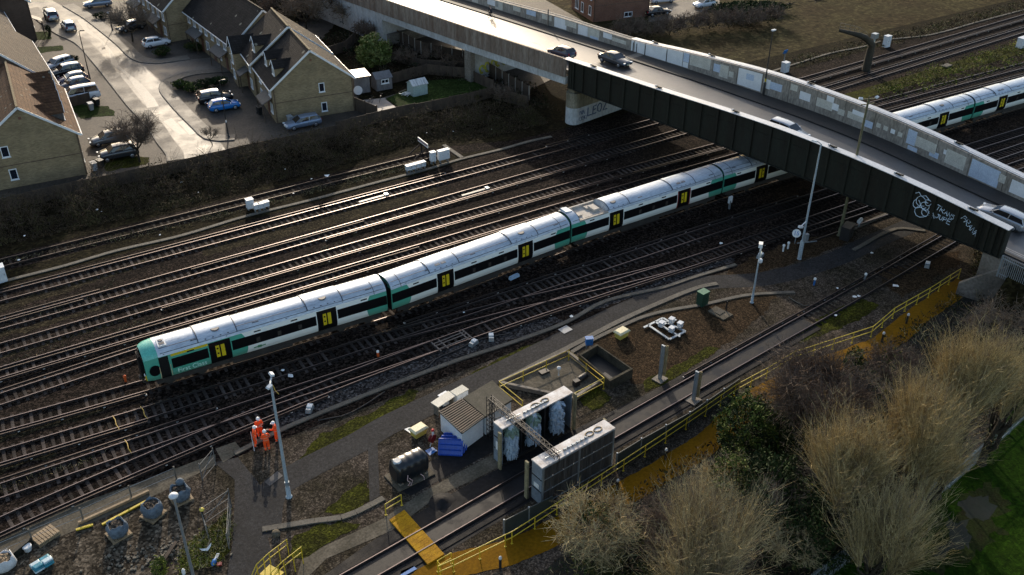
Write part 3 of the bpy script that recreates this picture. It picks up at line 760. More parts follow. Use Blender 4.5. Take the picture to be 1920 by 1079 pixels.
b_ftop = smooth_tab([(-120,5.2),(-60,6.7),(-24,7.7),(-14,8.2),(1,8.32),(9,9.0),(20,9.6),(26,9.6),(35,9.25),(42,8.55),(51,7.3),(60,6.2),(80,4.8)])
def BP(s, off, z): return Vector((BA.x+BD.x*s+BN.x*off, BA.y+BD.y*s+BN.y*off, z))
def frange(a, b, st):
    n = max(1, int(round((b-a)/st))); return [a+(b-a)*i/n for i in range(n+1)]
def bband(mb, s0, s1, o0, o1, zf0, zf1, st=2.0, mi=None):
    rings = []
    for s in frange(s0, s1, st):
        rings.append([BP(s,o0,zf0(s)),BP(s,o1,zf0(s)),BP(s,o1,zf1(s)),BP(s,o0,zf1(s))])
    return mb.loft(rings, mi, True, True, False)
m_girder = M('dark green girder paint', (.016,.019,.014), .6, col2=(.013,.011,.008), scale=1.2, stretch=(1,1,.2), mix=.8, spec=.3)
m_flange = M('pale grey flange paint', (.50,.51,.53), .36, var=.12, scale=.6, mix=.3)
m_conc = M('bridge concrete', (.22,.195,.165), .8, col2=(.115,.098,.078), scale=.5, bump=.01, bscale=6, mix=.7)
m_pconc = M('pale parapet concrete', (.33,.30,.265), .8, col2=(.20,.175,.145), scale=.6, stretch=(1,1,.4), bump=.008, bscale=6, mix=.7, spec=.2)
m_ribc = M('streaked ribbed concrete', (.26,.215,.175), .8, col2=(.13,.085,.06), scale=1.1, stretch=(1,1,.16), bump=.02, bscale=5, mix=.8)
m_palec = M('pale painted concrete', (.50,.52,.53), .7, col2=(.34,.34,.33), scale=.6, bump=.006, mix=.5, stretch=(1,1,.4))
m_broad = M('bridge asphalt', (.046,.044,.044), .42, col2=(.030,.029,.029), scale=.25, bump=.005, bscale=22, mix=.5, rvar=.05, spec=1.0)
m_bpave = M('bridge footway', (.025,.022,.020), .7, var=.3, scale=.5, bump=.006, bscale=20)
m_pw = M('white over paint', (.72,.73,.74), .6, var=.08, scale=1)
m_pb = M('pale blue over paint', (.46,.54,.66), .6, var=.1, scale=1)
m_pc = M('cream over paint', (.52,.50,.44), .65, var=.12, scale=1)
m_mark = M('road marking', (.75,.75,.72), .6, var=.1, scale=3)

bridge = thing('road_bridge', 'long road bridge with dark plate girders and pale flanges crossing over the tracks', 'bridge', BP(0,6,0))
W = dict(parent=bridge, world=True)
# near girder
mb = MB(); bband(mb, 0, 55, .42, .50, b_bot, lambda s: b_top(s)-.06)
bband(mb, 0, 55, .12, .85, lambda s: b_bot(s)-.06, b_bot)
bband(mb, .05, 54.95, .36, .42, lambda s: b_bot(s)+(b_top(s)-b_bot(s))*.68, lambda s: b_bot(s)+(b_top(s)-b_bot(s))*.68+.09)
s = .2
while s < 55:
    zb, zt = b_bot(s), b_top(s)-.06
    mb.bar(BP(s,.28,zb+.002), BP(s,.28,zt-.002), .07, .28, up=Vector((BD.x,BD.y,0)))
    s += 2.28
for s in (.5,.9,52.6,53.3,54.0,54.6):
    mb.bar(BP(s,.28,b_bot(s)+.002), BP(s,.28,b_top(s)-.062), .07, .28, up=Vector((BD.x,BD.y,0)))
bband(mb, 54.95, 55.05, -.02, .9, b_bot, lambda s: b_top(s)-.06, 1)
mb.build('girder', m_girder, **W)
mb = MB(); bband(mb, -.6, 55.15, -.05, .88, lambda s: b_top(s)-.058, b_top, 1.5); mb.build('top_flange', m_flange, **W)
# far girder with clad inner face
mb = MB(); bband(mb, 0, 75, 12.3, 12.4, b_bot, lambda s: b_ftop(s)-.06); bband(mb, 0, 75, 11.95, 12.7, lambda s: b_bot(s)-.06, b_bot); mb.build('girder', m_girder, **W)
mb = MB(); bband(mb, -.3, 75, 11.84, 12.78, lambda s: b_ftop(s)-.058, b_ftop, 1.5)
bband(mb, 0, 75, 12.05, 12.07, b_ftop, lambda s: b_ftop(s)+.012, 1.5, 1); mb.build('top_flange', [m_flange, m_black], **W)
mb = MB(); pz = 0
seg = [(0,.55),(.6,2.4)] + [(2.45+i*3.62, 2.45+i*3.62+3.57) for i in range(20)]
for a, b in seg: bband(mb, a, b, 11.6, 11.78, lambda s: b_road(s)-.2, lambda s: b_ftop(s)-.064, 4)
mb.build('parapet_panels', m_pconc, **W)
mb = MB(); rnd = random.Random(3)
def patch(s0, s1, f0, f1, mi, off=11.592):
    """over-painted rectangle on the inner parapet face; f = share of the face height"""
    def zz(s, f): lo = b_road(s)+.14; hi = b_ftop(s)-.07; return lo+(hi-lo)*f
    r = [[BP(s,off,zz(s,f0)),BP(s,off+.006,zz(s,f0)),BP(s,off+.006,zz(s,f1)),BP(s,off,zz(s,f1))] for s in frange(s0,s1,2)]
    pm = MB(); pm.loft(r, 0, True, True, False); pm.build('paint_patch', (m_pw, m_pb, m_pc)[mi], **W)
patch(.05,.5,.03,1,0); patch(.65,2.35,.03,1,0); patch(2.5,6.0,.03,1,0); patch(6.1,8.6,.03,1,0); patch(8.7,9.6,.4,1,1); patch(8.7,9.55,.03,.38,0)
patch(9.75,12.9,.30,.98,2); patch(13.4,14.4,.35,.8,1); patch(14.3,15.6,.15,.85,2); patch(15.7,16.4,.3,.6,2)
patch(17.05,20.4,.05,.92,0); patch(18.2,19.3,.45,.75,1,11.585); patch(20.7,21.6,.3,.75,0); patch(21.5,23.2,.35,.7,1)
patch(24.3,25.2,.62,.9,2); patch(25.6,27.0,.35,.72,0); patch(27.8,29.9,.3,.7,2); patch(29.0,29.9,.68,.95,0); patch(29.8,30.6,.4,.7,0,11.588); patch(30.6,31.4,.28,.55,2)
patch(31.8,34.0,.3,.6,2); patch(32.3,33.7,.55,.75,0,11.586); patch(33.8,34.9,.2,.5,1)
for i in range(4): patch(35.3+i*.85,35.8+i*.85,.38,.58,[2,2,0,2][i])
patch(38.9,39.9,.25,.9,1); patch(39.9,42.2,.3,.75,2); patch(41.6,42.6,.15,.4,1); patch(39.2,40.3,.02,.2,1)
patch(43.0,43.3,.5,.7,0); patch(43.3,45.4,.15,.8,2); patch(46.0,49.0,.05,.88,1); patch(48.9,49.6,.4,.8,2)
patch(50.2,53.4,.15,.8,0); patch(53.6,54.2,.2,.7,0); patch(54.6,56.2,.1,.75,2)
mb = MB()
for s in (.4,1.0,2.45,6.05):
    mb = MB(); bband(mb, s-.06, s+.06, 11.574, 11.59, lambda s: b_road(s)+.14, lambda s: b_ftop(s)-.3, .2); mb.build('panel_joint', m_black, **W)
for off, tf, ss in ((.4,b_top,(4.2,14.5,25.2,37.0,44.2,51.6)), (12.4,b_ftop,(3.4,12.4,26.3,44.0))):
    for s in ss:
        mb = MB(); p = BP(s,off,tf(s)); a = math.atan2(BD.y,BD.x)
        mb.box((p.x,p.y,p.z+.12), (.85,.16,.12), rz=a, mi=0); mb.box((p.x,p.y,p.z+.04), (.3,.12,.08), rz=a, mi=0)
        q = BP(s-.45,off,tf(s)+.14); mb.box(q, (.16,.2,.18), rz=a, mi=1)
        mb.build('flange_light', [m_girder, m_flange], **W)
# deck
mb = MB(); bband(mb, -41, 74, .52, 12.28, lambda s: b_road(s)-.55, lambda s: b_road(s)-.02, 2); mb.build('deck', m_conc, **W)
mb = MB(); bband(mb, -41, 75, .56, 9.0, lambda s: b_road(s)-.03, b_road, 2); mb.build('carriageway', m_broad, **W)
mb = MB(); bband(mb, -41, 75, 9.0, 9.18, lambda s: b_road(s)-.03, lambda s: b_road(s)+.13, 2)
bband(mb, 0, 75, .9, 1.3, lambda s: b_road(s)-.03, lambda s: b_road(s)+.1, 2); mb.build('kerb', M('dark kerb', (.018,.017,.016), .7, var=.2), **W)
mb = MB(); bband(mb, -41, 75, 9.18, 11.6, lambda s: b_road(s)-.03, lambda s: b_road(s)+.12, 2)
mb.build('footway', m_bpave, **W)
mb = MB(); bband(mb, 1.2, 2.3, 9.2, 11.58, lambda s: b_road(s)+.10, lambda s: b_road(s)+.126, 1); mb.build('expansion_joint', m_conc, **W)
mb = MB()
for o in (1.75, 2.05): bband(mb, 33, 75, o, o+.1, lambda s: b_road(s)-.01, lambda s: b_road(s)+.005, 2)
s = -60
while s < 33: bband(mb, s, s+2, 4.9, 5.02, lambda s: b_road(s)-.01, lambda s: b_road(s)+.005, 1); s += 6
mb.build('lane_markings', M('worn lane paint', (.30,.29,.28), .6, var=.3, scale=2), **W)
# approach viaduct at the left
zr = lambda s: b_top(s)-2.35
mb = MB()
s = -62.0
while s < -.3:
    e = min(s+1.9, -.25)
    bband(mb, s, e-.05, 0, .28, zr, b_top, 2); bband(mb, e-.05, e, .04, .24, zr, lambda s: b_top(s)-.02, 2); s = e
mb.build('parapet', m_ribc, **W)
mb = MB(); bband(mb, -40, -.3, .12, .6, lambda s: b_top(s)-3.3, zr); bband(mb, -40,-.3, 12.0, 12.5, lambda s: b_ftop(s)-3.3, lambda s: b_ftop(s)-2.2); mb.build('edge_beam', m_palec, **W)
mb = MB(); bband(mb, -62, -.35, 12.25, 12.6, lambda s: b_ftop(s)-2.4, b_ftop)
for i in range(17): bband(mb, -61.5+i*3.62, -61.5+i*3.62+3.56, 11.62, 12.25, lambda s: b_road(s)-.1, lambda s: b_ftop(s)-.05, 2)
mb.build('parapet_panels', m_pconc, **W)
mb = MB()
for i, k in ((5,0),(6,1),(7,0),(8,2),(9,0),(9.5,2),(10.6,2),(11.4,1),(12.3,2),(13.0,0),(13.6,2),(14.3,0),(14.8,2),(15.6,0)):
    s0 = -61.5+i*3.62
    patch(s0, s0+rnd.uniform(1.4,2.6) , rnd.choice((.05,.3,.45)), .95, k, 11.612)
patch(-7.4,-5.9,.02,.25,1,11.61); patch(-3.4,-.9,.4,.75,2,11.61)
mb = MB(); p = BP(-15.6,11.5,0); mb.tube([(p.x,p.y,b_road(-15.6)),(p.x,p.y,b_ftop(-15.6)+.7)], .09, 6); mb.build('parapet_post', m_ribc, **W)
# abutment and wing wall at the left
mb = MB(); bband(mb, -41.5, -40, .1, 12.5, lambda s: -.1, lambda s: b_top(s)-2.4, 1)
s = -62.0
while s < -41.5: bband(mb, s, min(s+5.1,-41.5)-.06, .1, .7, lambda s: -.1, lambda s: b_top(s)-2.36, 5); s += 5.1
bband(mb, -62, -41.5, 11.9, 12.5, lambda s: -.1, lambda s: b_ftop(s)-2.4, 5)
mb.build('abutment', m_palec, **W)
mb = MB(); bband(mb, -40, -39.2, .8, 12, lambda s: -.1, lambda s: 1.6, 1); mb.build('abutment_ledge', m_conc, **W)
# cross wall with the yellow scrawl
mb = MB(); bband(mb, -20.2, -18.9, .1, .9, lambda s: -.1, lambda s: b_top(s)-3.3, 1); mb.build('pier_column', m_conc, **W)
mb = MB(); bband(mb, -19.9, -19.2, .9, 12, lambda s: -.1, lambda s: b_top(s)-3.1, 1); wall = mb.build('pier_wall', m_palec, **W)
def scrawl(mb, o, ax, az, ay, pts, r=.05, mi=0):
    mb.tube([o+ax*x+az*y+ay*.02 for x, y in pts], r, 4, mi, True, False)
m_gy = M('yellow graffiti paint', (.45,.42,.05), .6, var=.1); m_gk = M('black graffiti paint', (.02,.02,.02), .6); m_gb = M('blue grey graffiti paint', (.06,.09,.16), .6, var=.1); m_gw = M('icy white graffiti paint', (.62,.74,.85), .5, var=.05)
LET = {'T':[[(0,1),(.8,1)],[(.4,1),(.35,0)]],'R':[[(0,0),(.05,1),(.6,.95),(.6,.55),(.05,.5),(.7,0)]],'A':[[(0,0),(.35,1),(.7,0)],[(.15,.4),(.6,.38)]],'N':[[(0,0),(.05,1),(.6,.02),(.65,1)]],'S':[[(.6,.9),(.2,1),(.05,.72),(.55,.4),(.5,.08),(0,.05)]],
 'J':[[(.2,1),(.7,1)],[(.5,1),(.48,.15),(.2,0),(0,.2)]],'U':[[(0,1),(.05,.2),(.3,0),(.55,.2),(.6,1)]],'P':[[(0,0),(.05,1),(.55,.95),(.6,.6),(.05,.5)]],'E':[[(.6,1),(.05,1),(0,0),(.6,0)],[(.05,.5),(.5,.52)]],'K':[[(0,0),(.05,1)],[(.6,1),(.05,.5),(.65,0)]],'L':[[(.05,1),(0,0),(.6,.05)]],'O':[[(.3,1),(.02,.7),(.05,.2),(.35,0),(.62,.3),(.6,.8),(.3,1)]],'Z':[[(0,1),(.65,1),(0,0),(.7,.02)]]}
def spray(mb, word, o, ax_, az_, ny, size, r, tilt=0.0, mi=0, seed=1):
    rn = random.Random(seed); x0 = 0
    for ch in word:
        k = rn.uniform(.85,1.15)
        for st in LET[ch]:
            pts = []
            for u, v in st:
                X_ = (x0+u*k)*size+rn.uniform(-.03,.03)*size; Y_ = v*size*k+rn.uniform(-.04,.04)*size
                pts.append((X_*math.cos(tilt)-Y_*math.sin(tilt), X_*math.sin(tilt)+Y_*math.cos(tilt)))
            mb.tube([o+ax_*x+az_*y+ny*.015 for x, y in pts], r, 4, mi, True, False)
        x0 += .85*k
UP = Vector((0,0,1)); axn = Vector((BN.x,BN.y,0)); axd = Vector((BD.x,BD.y,0))
mb = MB(); o = BP(-19.2,2.2,.5)
for k, (cx, w) in enumerate(((.2,.8),(1.2,.9),(2.3,.9),(3.3,.9),(4.3,.8))):
    for mi, r, q in ((0,.17,0),(1,.05,.02)):
        pts = [(cx+w*.5*math.cos(a)*(1+.25*math.sin(3*a+k)), .75+cx*.12+.62*math.sin(a)*(1+.2*math.cos(2*a+k*2))) for a in [i*.7 for i in range(8)]]
        scrawl(mb, o+axd*q, axn, UP, axd, pts, r, mi)
g = mb.build('graffiti', [m_gy, m_gk], world=True, parent=None); g.parent = wall; g.matrix_parent_inverse = Matrix.Translation(-Vector(bridge.location))
# first pier, rounded nose, with outlined letters
mb = MB()
def pier_ring(z, grow=0): 
    pts = [BP(.55+1.0*math.cos(a)*(1+grow), .95+.95*math.sin(a)*(1+grow)*-1, z) for a in [i*PI/8 for i in range(9)]]
    return pts+[BP(-.45,12.2,z),BP(1.55,12.2,z)]
mb.loft([pier_ring(-.1), pier_ring(4.05)], 0, True, True, False)
pier = mb.build('pier', [m_palec], **W)
mb = MB(); mb.loft([pier_ring(2.2,.012), pier_ring(4.1,.012)], 0, True, True, False)
for o in (.9, 4, 8, 11.6): mb.box(BP(.5,o,4.35), (1.0,.8,.5), rz=math.atan2(BD.y,BD.x))
mb.build('pier_cap', M('stained pier concrete', (.26,.23,.17), .85, col2=(.10,.085,.05), scale=.7, mix=.7, bump=.01, stretch=(1,1,.4)), **W)
def text_on(name, s, size, mat, parent, o, ax, az, nrm, ex=.01):
    M4 = Matrix(((ax.x,az.x,nrm.x,o.x),(ax.y,az.y,nrm.y,o.y),(ax.z,az.z,nrm.z,o.z),(0,0,0,1)))
    t = text_mesh(name, s, size, mat, None, M4, ex); t.parent = parent
    t.matrix_parent_inverse = Matrix.Translation(-Vector(bridge.location)); return t
for w_, r_, mt_, dx in ((1,.085,m_gb,0),(1,.04,m_palec,.02)):
    mb = MB(); spray(mb, 'LEOZ', BP(1.575+dx,2.5,.75), axn, UP, axd, 1.05, r_, .03, 0, 5)
    g = mb.build('graffiti', [mt_]); g.parent = pier; g.matrix_parent_inverse = Matrix.Translation(-Vector(bridge.location))
mb = MB(); rnd = random.Random(11)
for k in range(5):
    o = BP(1.57,1.25+(k%3)*.45,.7+(k//3)*.8)
    scrawl(mb, o, axn, UP, axd, [(.22*math.cos(i*.9+k),.28*math.sin(i*.9*(1+.2*k))) for i in range(9)], .03)
g = mb.build('graffiti', [m_gb]); g.parent = pier; g.matrix_parent_inverse = Matrix.Translation(-Vector(bridge.location))
# white tags sprayed on the near girder
ax = axd; nr = -axn
def tagtext(s, st, off, z, size, tilt):
    o = BP(st, off, z); a = (ax*math.cos(tilt)+UP*math.sin(tilt)); b = (-ax*math.sin(tilt)+UP*math.cos(tilt))
    text_on('graffiti', s, size, m_gw, gird, o, a, b, nr)
gird = [c for c in bridge.children if c.name == 'girder'][0]
mb = MB()
o = BP(46.95,.405,6.45)
for cx, cy, rx, ry, ph in ((-.1,.5,.5,.5,0),(.35,.2,.42,.4,1),(.1,-.55,.6,.5,.4),(-.45,.1,.36,.42,2),(.55,.62,.3,.3,.7),(.5,-.4,.32,.42,1.6)):
    scrawl(mb, o, ax, UP, nr, [(cx+rx*math.cos(i*.62+ph), cy+ry*math.sin(i*.62+ph)*(1+.12*math.cos(2*i))) for i in range(10)], .032)
scrawl(mb, o, ax, UP, nr, [(-.8,1.1),(-.5,1.3),(-.2,1.0),(.2,1.2),(.6,.9)], .035)
g = mb.build('graffiti', [m_gw]); g.parent = gird; g.matrix_parent_inverse = Matrix.Translation(-Vector(bridge.location))
for w_, st, z, sz, tl in (('JE',47.75,6.25,.42,R(-70)),('TRANS',48.3,6.75,.50,R(-12)),('JUPE',48.5,5.95,.46,R(-8)),('PRANK',50.75,6.75,.50,R(-36))):
    mb = MB(); spray(mb, w_, BP(st,.405,z), ax, UP, nr, sz, .034, tl, 0, int(st*10))
    g = mb.build('graffiti', [m_gw]); g.parent = gird; g.matrix_parent_inverse = Matrix.Translation(-Vector(bridge.location))
# approach embankments
def embank(name, s0, s1, lo, ro, kind='structure', mat=None):
    mb = MB(); rings = []; rr = random.Random(5)
    for s in frange(s0, s1, 2.0):
        z = b_road(s); row = []
        for o, f in ((lo-6.5,0),(lo-4,.32),(lo-2,.66),(lo,1),(ro,1),(ro+2,.66),(ro+4,.32),(ro+6.5,0)):
            p = BP(s, o, z*f-.03 + (rr.uniform(-.15,.15) if 0 < f < 1 else 0)); row.append(p)
        rings.append(row)
    mb.loft(rings, 0, False, False, True)
    return tag(mb.build(name, mat or m_verge), kind=kind)
embank('embankment', -150, -58, .6, 12.2)
embank('embankment', 56.5, 130, .2, 12.6)
mb = MB(); bband(mb, 75, 130, .6, 9.0, lambda s: b_road(s)-.05, lambda s: b_road(s)+.03, 3); tag(mb.build('road', m_broad), kind='structure')
mb = MB(); bband(mb, -150, -41, .6, 9.0, lambda s: b_road(s)-.05, lambda s: b_road(s)+.0, 3); tag(mb.build('road', m_broad), kind='structure')
# abutment and splayed wing wall at the right
mb = MB(); bband(mb, 53.5, 55.5, .3, 12.4, lambda s: -.1, lambda s: b_bot(s)-.1, 1); mb.build('abutment', m_conc, **W)
mb = MB()
w0 = G(1813,482,4.3); w1 = BP(54.5,-.2,0); b0 = G(1791,553,0); 
p0 = Vector((b0.x,b0.y,0)); p1 = Vector((BP(56,.2,0).x,BP(56,.2,0).y,0)); p2 = p1+(p1-p0).normalized()*3
t = (p1-p0).normalized(); n = Vector((-t.y,t.x,0))*.45
for a, b, za, zb in ((p0,p1,1.2,4.2),):
    vs = [a-UP*.1, b-UP*.1, b+UP*zb, a+UP*za]; vs += [v+n for v in vs]
    mb.add(vs, [(0,1,2,3),(7,6,5,4),(0,4,5,1),(1,5,6,2),(2,6,7,3),(3,7,4,0)], 0, False)
mb.build('wing_wall', m_conc, **W)
# ================================================================== ESTATE
m_buff = brick_mat('buff brick', (.31,.235,.13), (.20,.145,.08), (.25,.21,.15), w=.3, h=.1, msize=.012, patch=.45)
m_red = brick_mat('red brick', (.20,.085,.05), (.15,.062,.04), (.2,.16,.13), w=.3, h=.1, msize=.012, patch=.4)
m_dkbrick = brick_mat('brown brick', (.13,.085,.06), (.10,.065,.048), (.13,.11,.09), w=.3, h=.1, patch=.4)
def tile_mat(n, a, b, d=0): return brick_mat(n, a, b, tuple(x*.45 for x in a), w=.34, h=.24, msize=.018, bump=.02, rough=.85, patch=.7, dots=d)
m_tbrown = tile_mat('brown roof tiles', (.125,.066,.036), (.08,.044,.027), .85)
m_tgrey = tile_mat('grey brown roof tiles', (.075,.060,.050), (.052,.042,.036))
m_tdark = tile_mat('dark roof tiles', (.030,.025,.023), (.020,.017,.016), .5)
m_upvc = M('white window frame', (.75,.76,.77), .4, var=.05)
m_pane = M('house window glass', (.012,.016,.026), .08, var=.1, spec=.7)
m_lead = M('grey porch tiles', (.07,.065,.062), .7, var=.25, scale=3)
m_doorp = M('painted house door', (.12,.05,.03), .5, var=.2)
m_wood = M('weathered fence timber', (.085,.058,.038), .85, col2=(.040,.028,.020), scale=1.4, stretch=(1,1,.2), bump=.008, mix=.7)
m_woodg = M('grey shed timber', (.20,.19,.19), .85, col2=(.12,.11,.11), scale=1.6, stretch=(1,1,.25), mix=.6)
EA = R(-8.2)
def window(parent, p, nrm, w, h, name='window'):
    """frame + pane set on a wall: p = sill centre (local), nrm = outward axis 'x-','x+','y-'"""
    ax, sg = nrm[0], 1 if nrm[1] == '+' else -1
    def bx(mb, u, z, du, dz, out, th):
        if ax == 'x': mb.box((p[0]+sg*out, p[1]+u, p[2]+z), (th, du, dz))
        else: mb.box((p[0]+u, p[1]+sg*out, p[2]+z), (du, th, dz))
    f = MB(); t = .09
    bx(f, 0, t/2, w, t, .02, .1); bx(f, 0, h-t/2, w, t, .02, .1)
    for s in (-1,1): bx(f, s*(w/2-t/2), h/2, t, h-2*t, .02, .1)
    if w > .95: bx(f, 0, h/2, t*.8, h-2*t, .02, .09)
    bx(f, 0, -.04, w+.12, .07, .05, .16)
    fo = f.build(name, m_upvc, parent)
    g = MB(); bx(g, 0, h/2, w-2*t, h-2*t, .008, .03); g.build('pane', m_pane, fo)
    return fo
def house(label, o, W_, L_, he, hr, rz=EA, wall=None, roof=None, name='terraced_house', wins=(), dormers=(), porches=(), doors=(), over=.35, moss=True):
    """o: front-left corner; x runs along the gable, y back along the ridge"""
    t = thing(name, label, 'house', (o[0],o[1],0), rz)
    wall = wall or m_buff; roof = roof or m_tdark
    mb = MB()
    g = [(0,0,-.1),(W_,0,-.1),(W_,0,he),(W_/2,0,hr),(0,0,he)]
    b = [(x,L_,z) for x,_,z in g]
    mb.add(g+b, [(0,1,2,3,4),(9,8,7,6,5),(0,5,6,1),(1,6,7,2),(4,9,5,0)], 0, False)
    mb.build('wall', wall, t)
    mb = MB(); mb.box((W_/2,-.012,2.62), (W_-.02,.02,.09)); mb.build('brick_band', m_dkbrick, t)
    mb = MB(); sl = (hr-he)/(W_/2); th = .14
    for s in (0,1):
        xe = -over if s == 0 else W_+over; ze = he-sl*over
        vs = [(xe,-.18,ze+.03),(W_/2,-.18,hr+.05),(W_/2,L_+.18,hr+.05),(xe,L_+.18,ze+.03)]
        vs += [(x,y,z+th) for x,y,z in vs]
        mb.add(vs, [(0,1,2,3),(7,6,5,4),(0,4,5,1),(1,5,6,2),(2,6,7,3),(3,7,4,0)], 0, False)
    r = mb.build('roof', roof, t)
    mb = MB(); mb.bar((W_/2,-.2,hr+.2),(W_/2,L_+.2,hr+.2),.22,.12); mb.build('ridge_tiles', M('mossy ridge tiles', (.16,.12,.06), .9, var=.35, scale=3) if moss else roof, r)
    mb = MB()
    for s in (0,1):
        xe = -over if s == 0 else W_+over; ze = he-sl*over
        mb.bar((xe,-.2,ze+.05),(W_/2,-.2,hr+.07),.04,.24); mb.bar((xe*1.0+(-.06 if s==0 else .06),-.1,ze+.0),(xe+(-.06 if s==0 else .06),L_+.1,ze+.0),.1,.12)
    mb.build('bargeboard', m_upvc, t)
    for nrm, u, z, w, h in wins:
        p = (0,u,z) if nrm == 'x-' else (W_,u,z) if nrm == 'x+' else (u,0,z)
        window(t, p, nrm, w, h)
    for x_ in (.12, W_-.12):
        mb = MB(); mb.tube([(x_,-.09,0),(x_,-.09,he-.15)],.055,6); mb.build('downpipe', m_dkbrick, t)
    mb = MB(); mb.box((W_*.5,-.02,hr-1.15),(.3,.05,.3)); mb.build('gable_vent', m_red, t)
    for side, y in doors:
        x = 0 if side == 'x-' else W_; s = -1 if side == 'x-' else 1
        mb = MB(); mb.box((x+s*.02,y,1.0),(.08,.95,2.05)); d = mb.build('front_door', m_doorp, t)
    for side, y0, y1 in porches:
        x = 0 if side == 'x-' else W_; s = -1 if side == 'x-' else 1
        mb = MB(); vs = [(x,y0,3.0),(x,y1,3.0),(x+s*1.35,y1,2.3),(x+s*1.35,y0,2.3)]; vs += [(a,b,c+.1) for a,b,c in vs]
        mb.add(vs, [(0,1,2,3),(7,6,5,4),(0,4,5,1),(1,5,6,2),(2,6,7,3),(3,7,4,0)], 0, False)
        pc = mb.build('porch_roof', m_lead, t)
        mb = MB(); mb.bar((x+s*1.38,y0,2.28),(x+s*1.38,y1,2.28),.05,.16)
        for yy in (y0+.1,y1-.1): mb.bar((x+s*1.25,yy,0),(x+s*1.25,yy,2.3),.1,.1)
        mb.build('porch_trim', m_wood, pc)
    for side, y, w, d in dormers:
        s = -1 if side == 'x-' else 1; zf = he+.1+d*0; xf = W_*.5+s*(W_/2-.9)
        zb = he+sl*.9; ht = 1.25; xb = W_/2+s*(W_/2-.9-(ht+.3)/sl)
        mb = MB(); vs = [(xf,y-w/2,zb-.1),(xf,y+w/2,zb-.1),(xf,y+w/2,zb+ht),(xf,y,zb+ht+w*.42),(xf,y-w/2,zb+ht)]
        v2 = [(W_/2+s*(W_/2-.9-(v[2]-zb)/sl) if v[2] > zb else xf-s*.05, v[1], v[2]) for v in vs]
        mb.add(vs+v2, [(0,1,2,3,4),(9,8,7,6,5),(0,5,6,1),(1,6,7,2),(4,9,5,0)], 0, False)
        dm = mb.build('dormer', m_lead if d else wall, t)
        mb = MB(); zr_ = zb+ht+w*.42; xr = W_/2+s*max(.0,(W_/2-.9-(zr_-zb)/sl))
        for q in (-1,1):
            vs = [(xf+s*.15,y+q*(w/2+.12),zb+ht-.08),(xf+s*.15,y,zr_+.04),(xr,y,zr_+.04),(W_/2+s*(W_/2-.9-ht/sl),y+q*(w/2+.12),zb+ht-.08)]
            vs += [(a,b,c+.08) for a,b,c in vs]
            mb.add(vs, [(0,1,2,3),(7,6,5,4),(0,4,5,1),(1,5,6,2),(2,6,7,3),(3,7,4,0)], 0, False)
        mb.build('dormer_roof', roof, dm)
        mb = MB()
        for q in (-1,1): mb.bar((xf+s*.18,y+q*(w/2+.14),zb+ht-.06),(xf+s*.18,y,zr_+.08),.05,.17)
        mb.build('dormer_trim', m_upvc, dm)
        window(dm, (xf,y,zb+.2), side, w*.62, .9)
    return t
hA = house('buff brick end house with dark tiled roof and white gable boards beside the back lawn', (39.05,111.3), 10.3, 9.2, 4.6, 8.65, roof=m_tdark,
  wins=[('y-',6.3,.6,.75,1.2),('y-',6.2,3.2,.75,1.2),('x-',1.6,.9,1.2,1.3),('x-',1.6,3.1,1.2,1.1),('x-',6.8,.9,1.2,1.3),('x-',6.8,3.1,1.2,1.1),('x+',2,.9,1.2,1.2),('x+',6,3.0,1.2,1.1)],
  dormers=[('x-',2.3,1.7,0),('x-',6.2,1.7,0)], porches=[('x-',.8,4.2)], doors=[('x-',3.4)])
e1 = Vector((math.cos(EA),math.sin(EA))); e2 = Vector((-math.sin(EA),math.cos(EA)))
def EP(o, x, y): return (o[0]+e1.x*x+e2.x*y, o[1]+e1.y*x+e2.y*y)
house('buff brick house stepped up behind the end house, two gabled dormers on its street slope', EP((39.05,111.3),-.35,9.4), 10.5, 8.6, 4.9, 9.0, roof=m_tdark,
  wins=[('x-',1.8,.9,1.2,1.3),('x-',1.8,3.2,1.0,1.2)], dormers=[('x-',2.0,2.0,0)], porches=[('x-',2.8,5.0)], doors=[('x-',3.9)])
hB = [o for o in scene.objects if o.get('label','').startswith('buff brick house stepped up')][0]
mb = MB(); y0, y1, xo = 5.2, 8.4, -1.25
vs = [(xo,y0,-.1),(xo,y1,-.1),(xo,y1,4.9),(xo,(y0+y1)/2,6.5),(xo,y0,4.9)]; v2 = [(.3,y,z) for _,y,z in vs]; v2[3] = (2.0,(y0+y1)/2,6.5)
mb.add(vs+v2, [(0,1,2,3,4),(9,8,7,6,5),(0,5,6,1),(1,6,7,2),(4,9,5,0)], 0, False); bay = mb.build('gable_bay', m_buff, hB)
mb = MB(); ym = (y0+y1)/2
for q in (y0-.2,y1+.2):
    vs = [(xo-.25,q,4.72),(xo-.25,ym,6.56),(2.1,ym,6.56),(.05,q,4.72)]; vs += [(a,b,c+.12) for a,b,c in vs]
    mb.add(vs, [(0,1,2,3),(7,6,5,4),(0,4,5,1),(1,5,6,2),(2,6,7,3),(3,7,4,0)], 0, False)
mb.build('bay_roof', m_tdark, bay)
mb = MB()
for q in (y0-.22,y1+.22): mb.bar((xo-.28,q,4.76),(xo-.28,ym,6.62),.05,.2)
mb.build('bay_trim', m_upvc, bay); window(bay, (xo,ym,3.0), 'x-', 1.1, 1.2); window(bay, (xo,ym,.9), 'x-', 1.2, 1.2)
EB = EA+R(9)
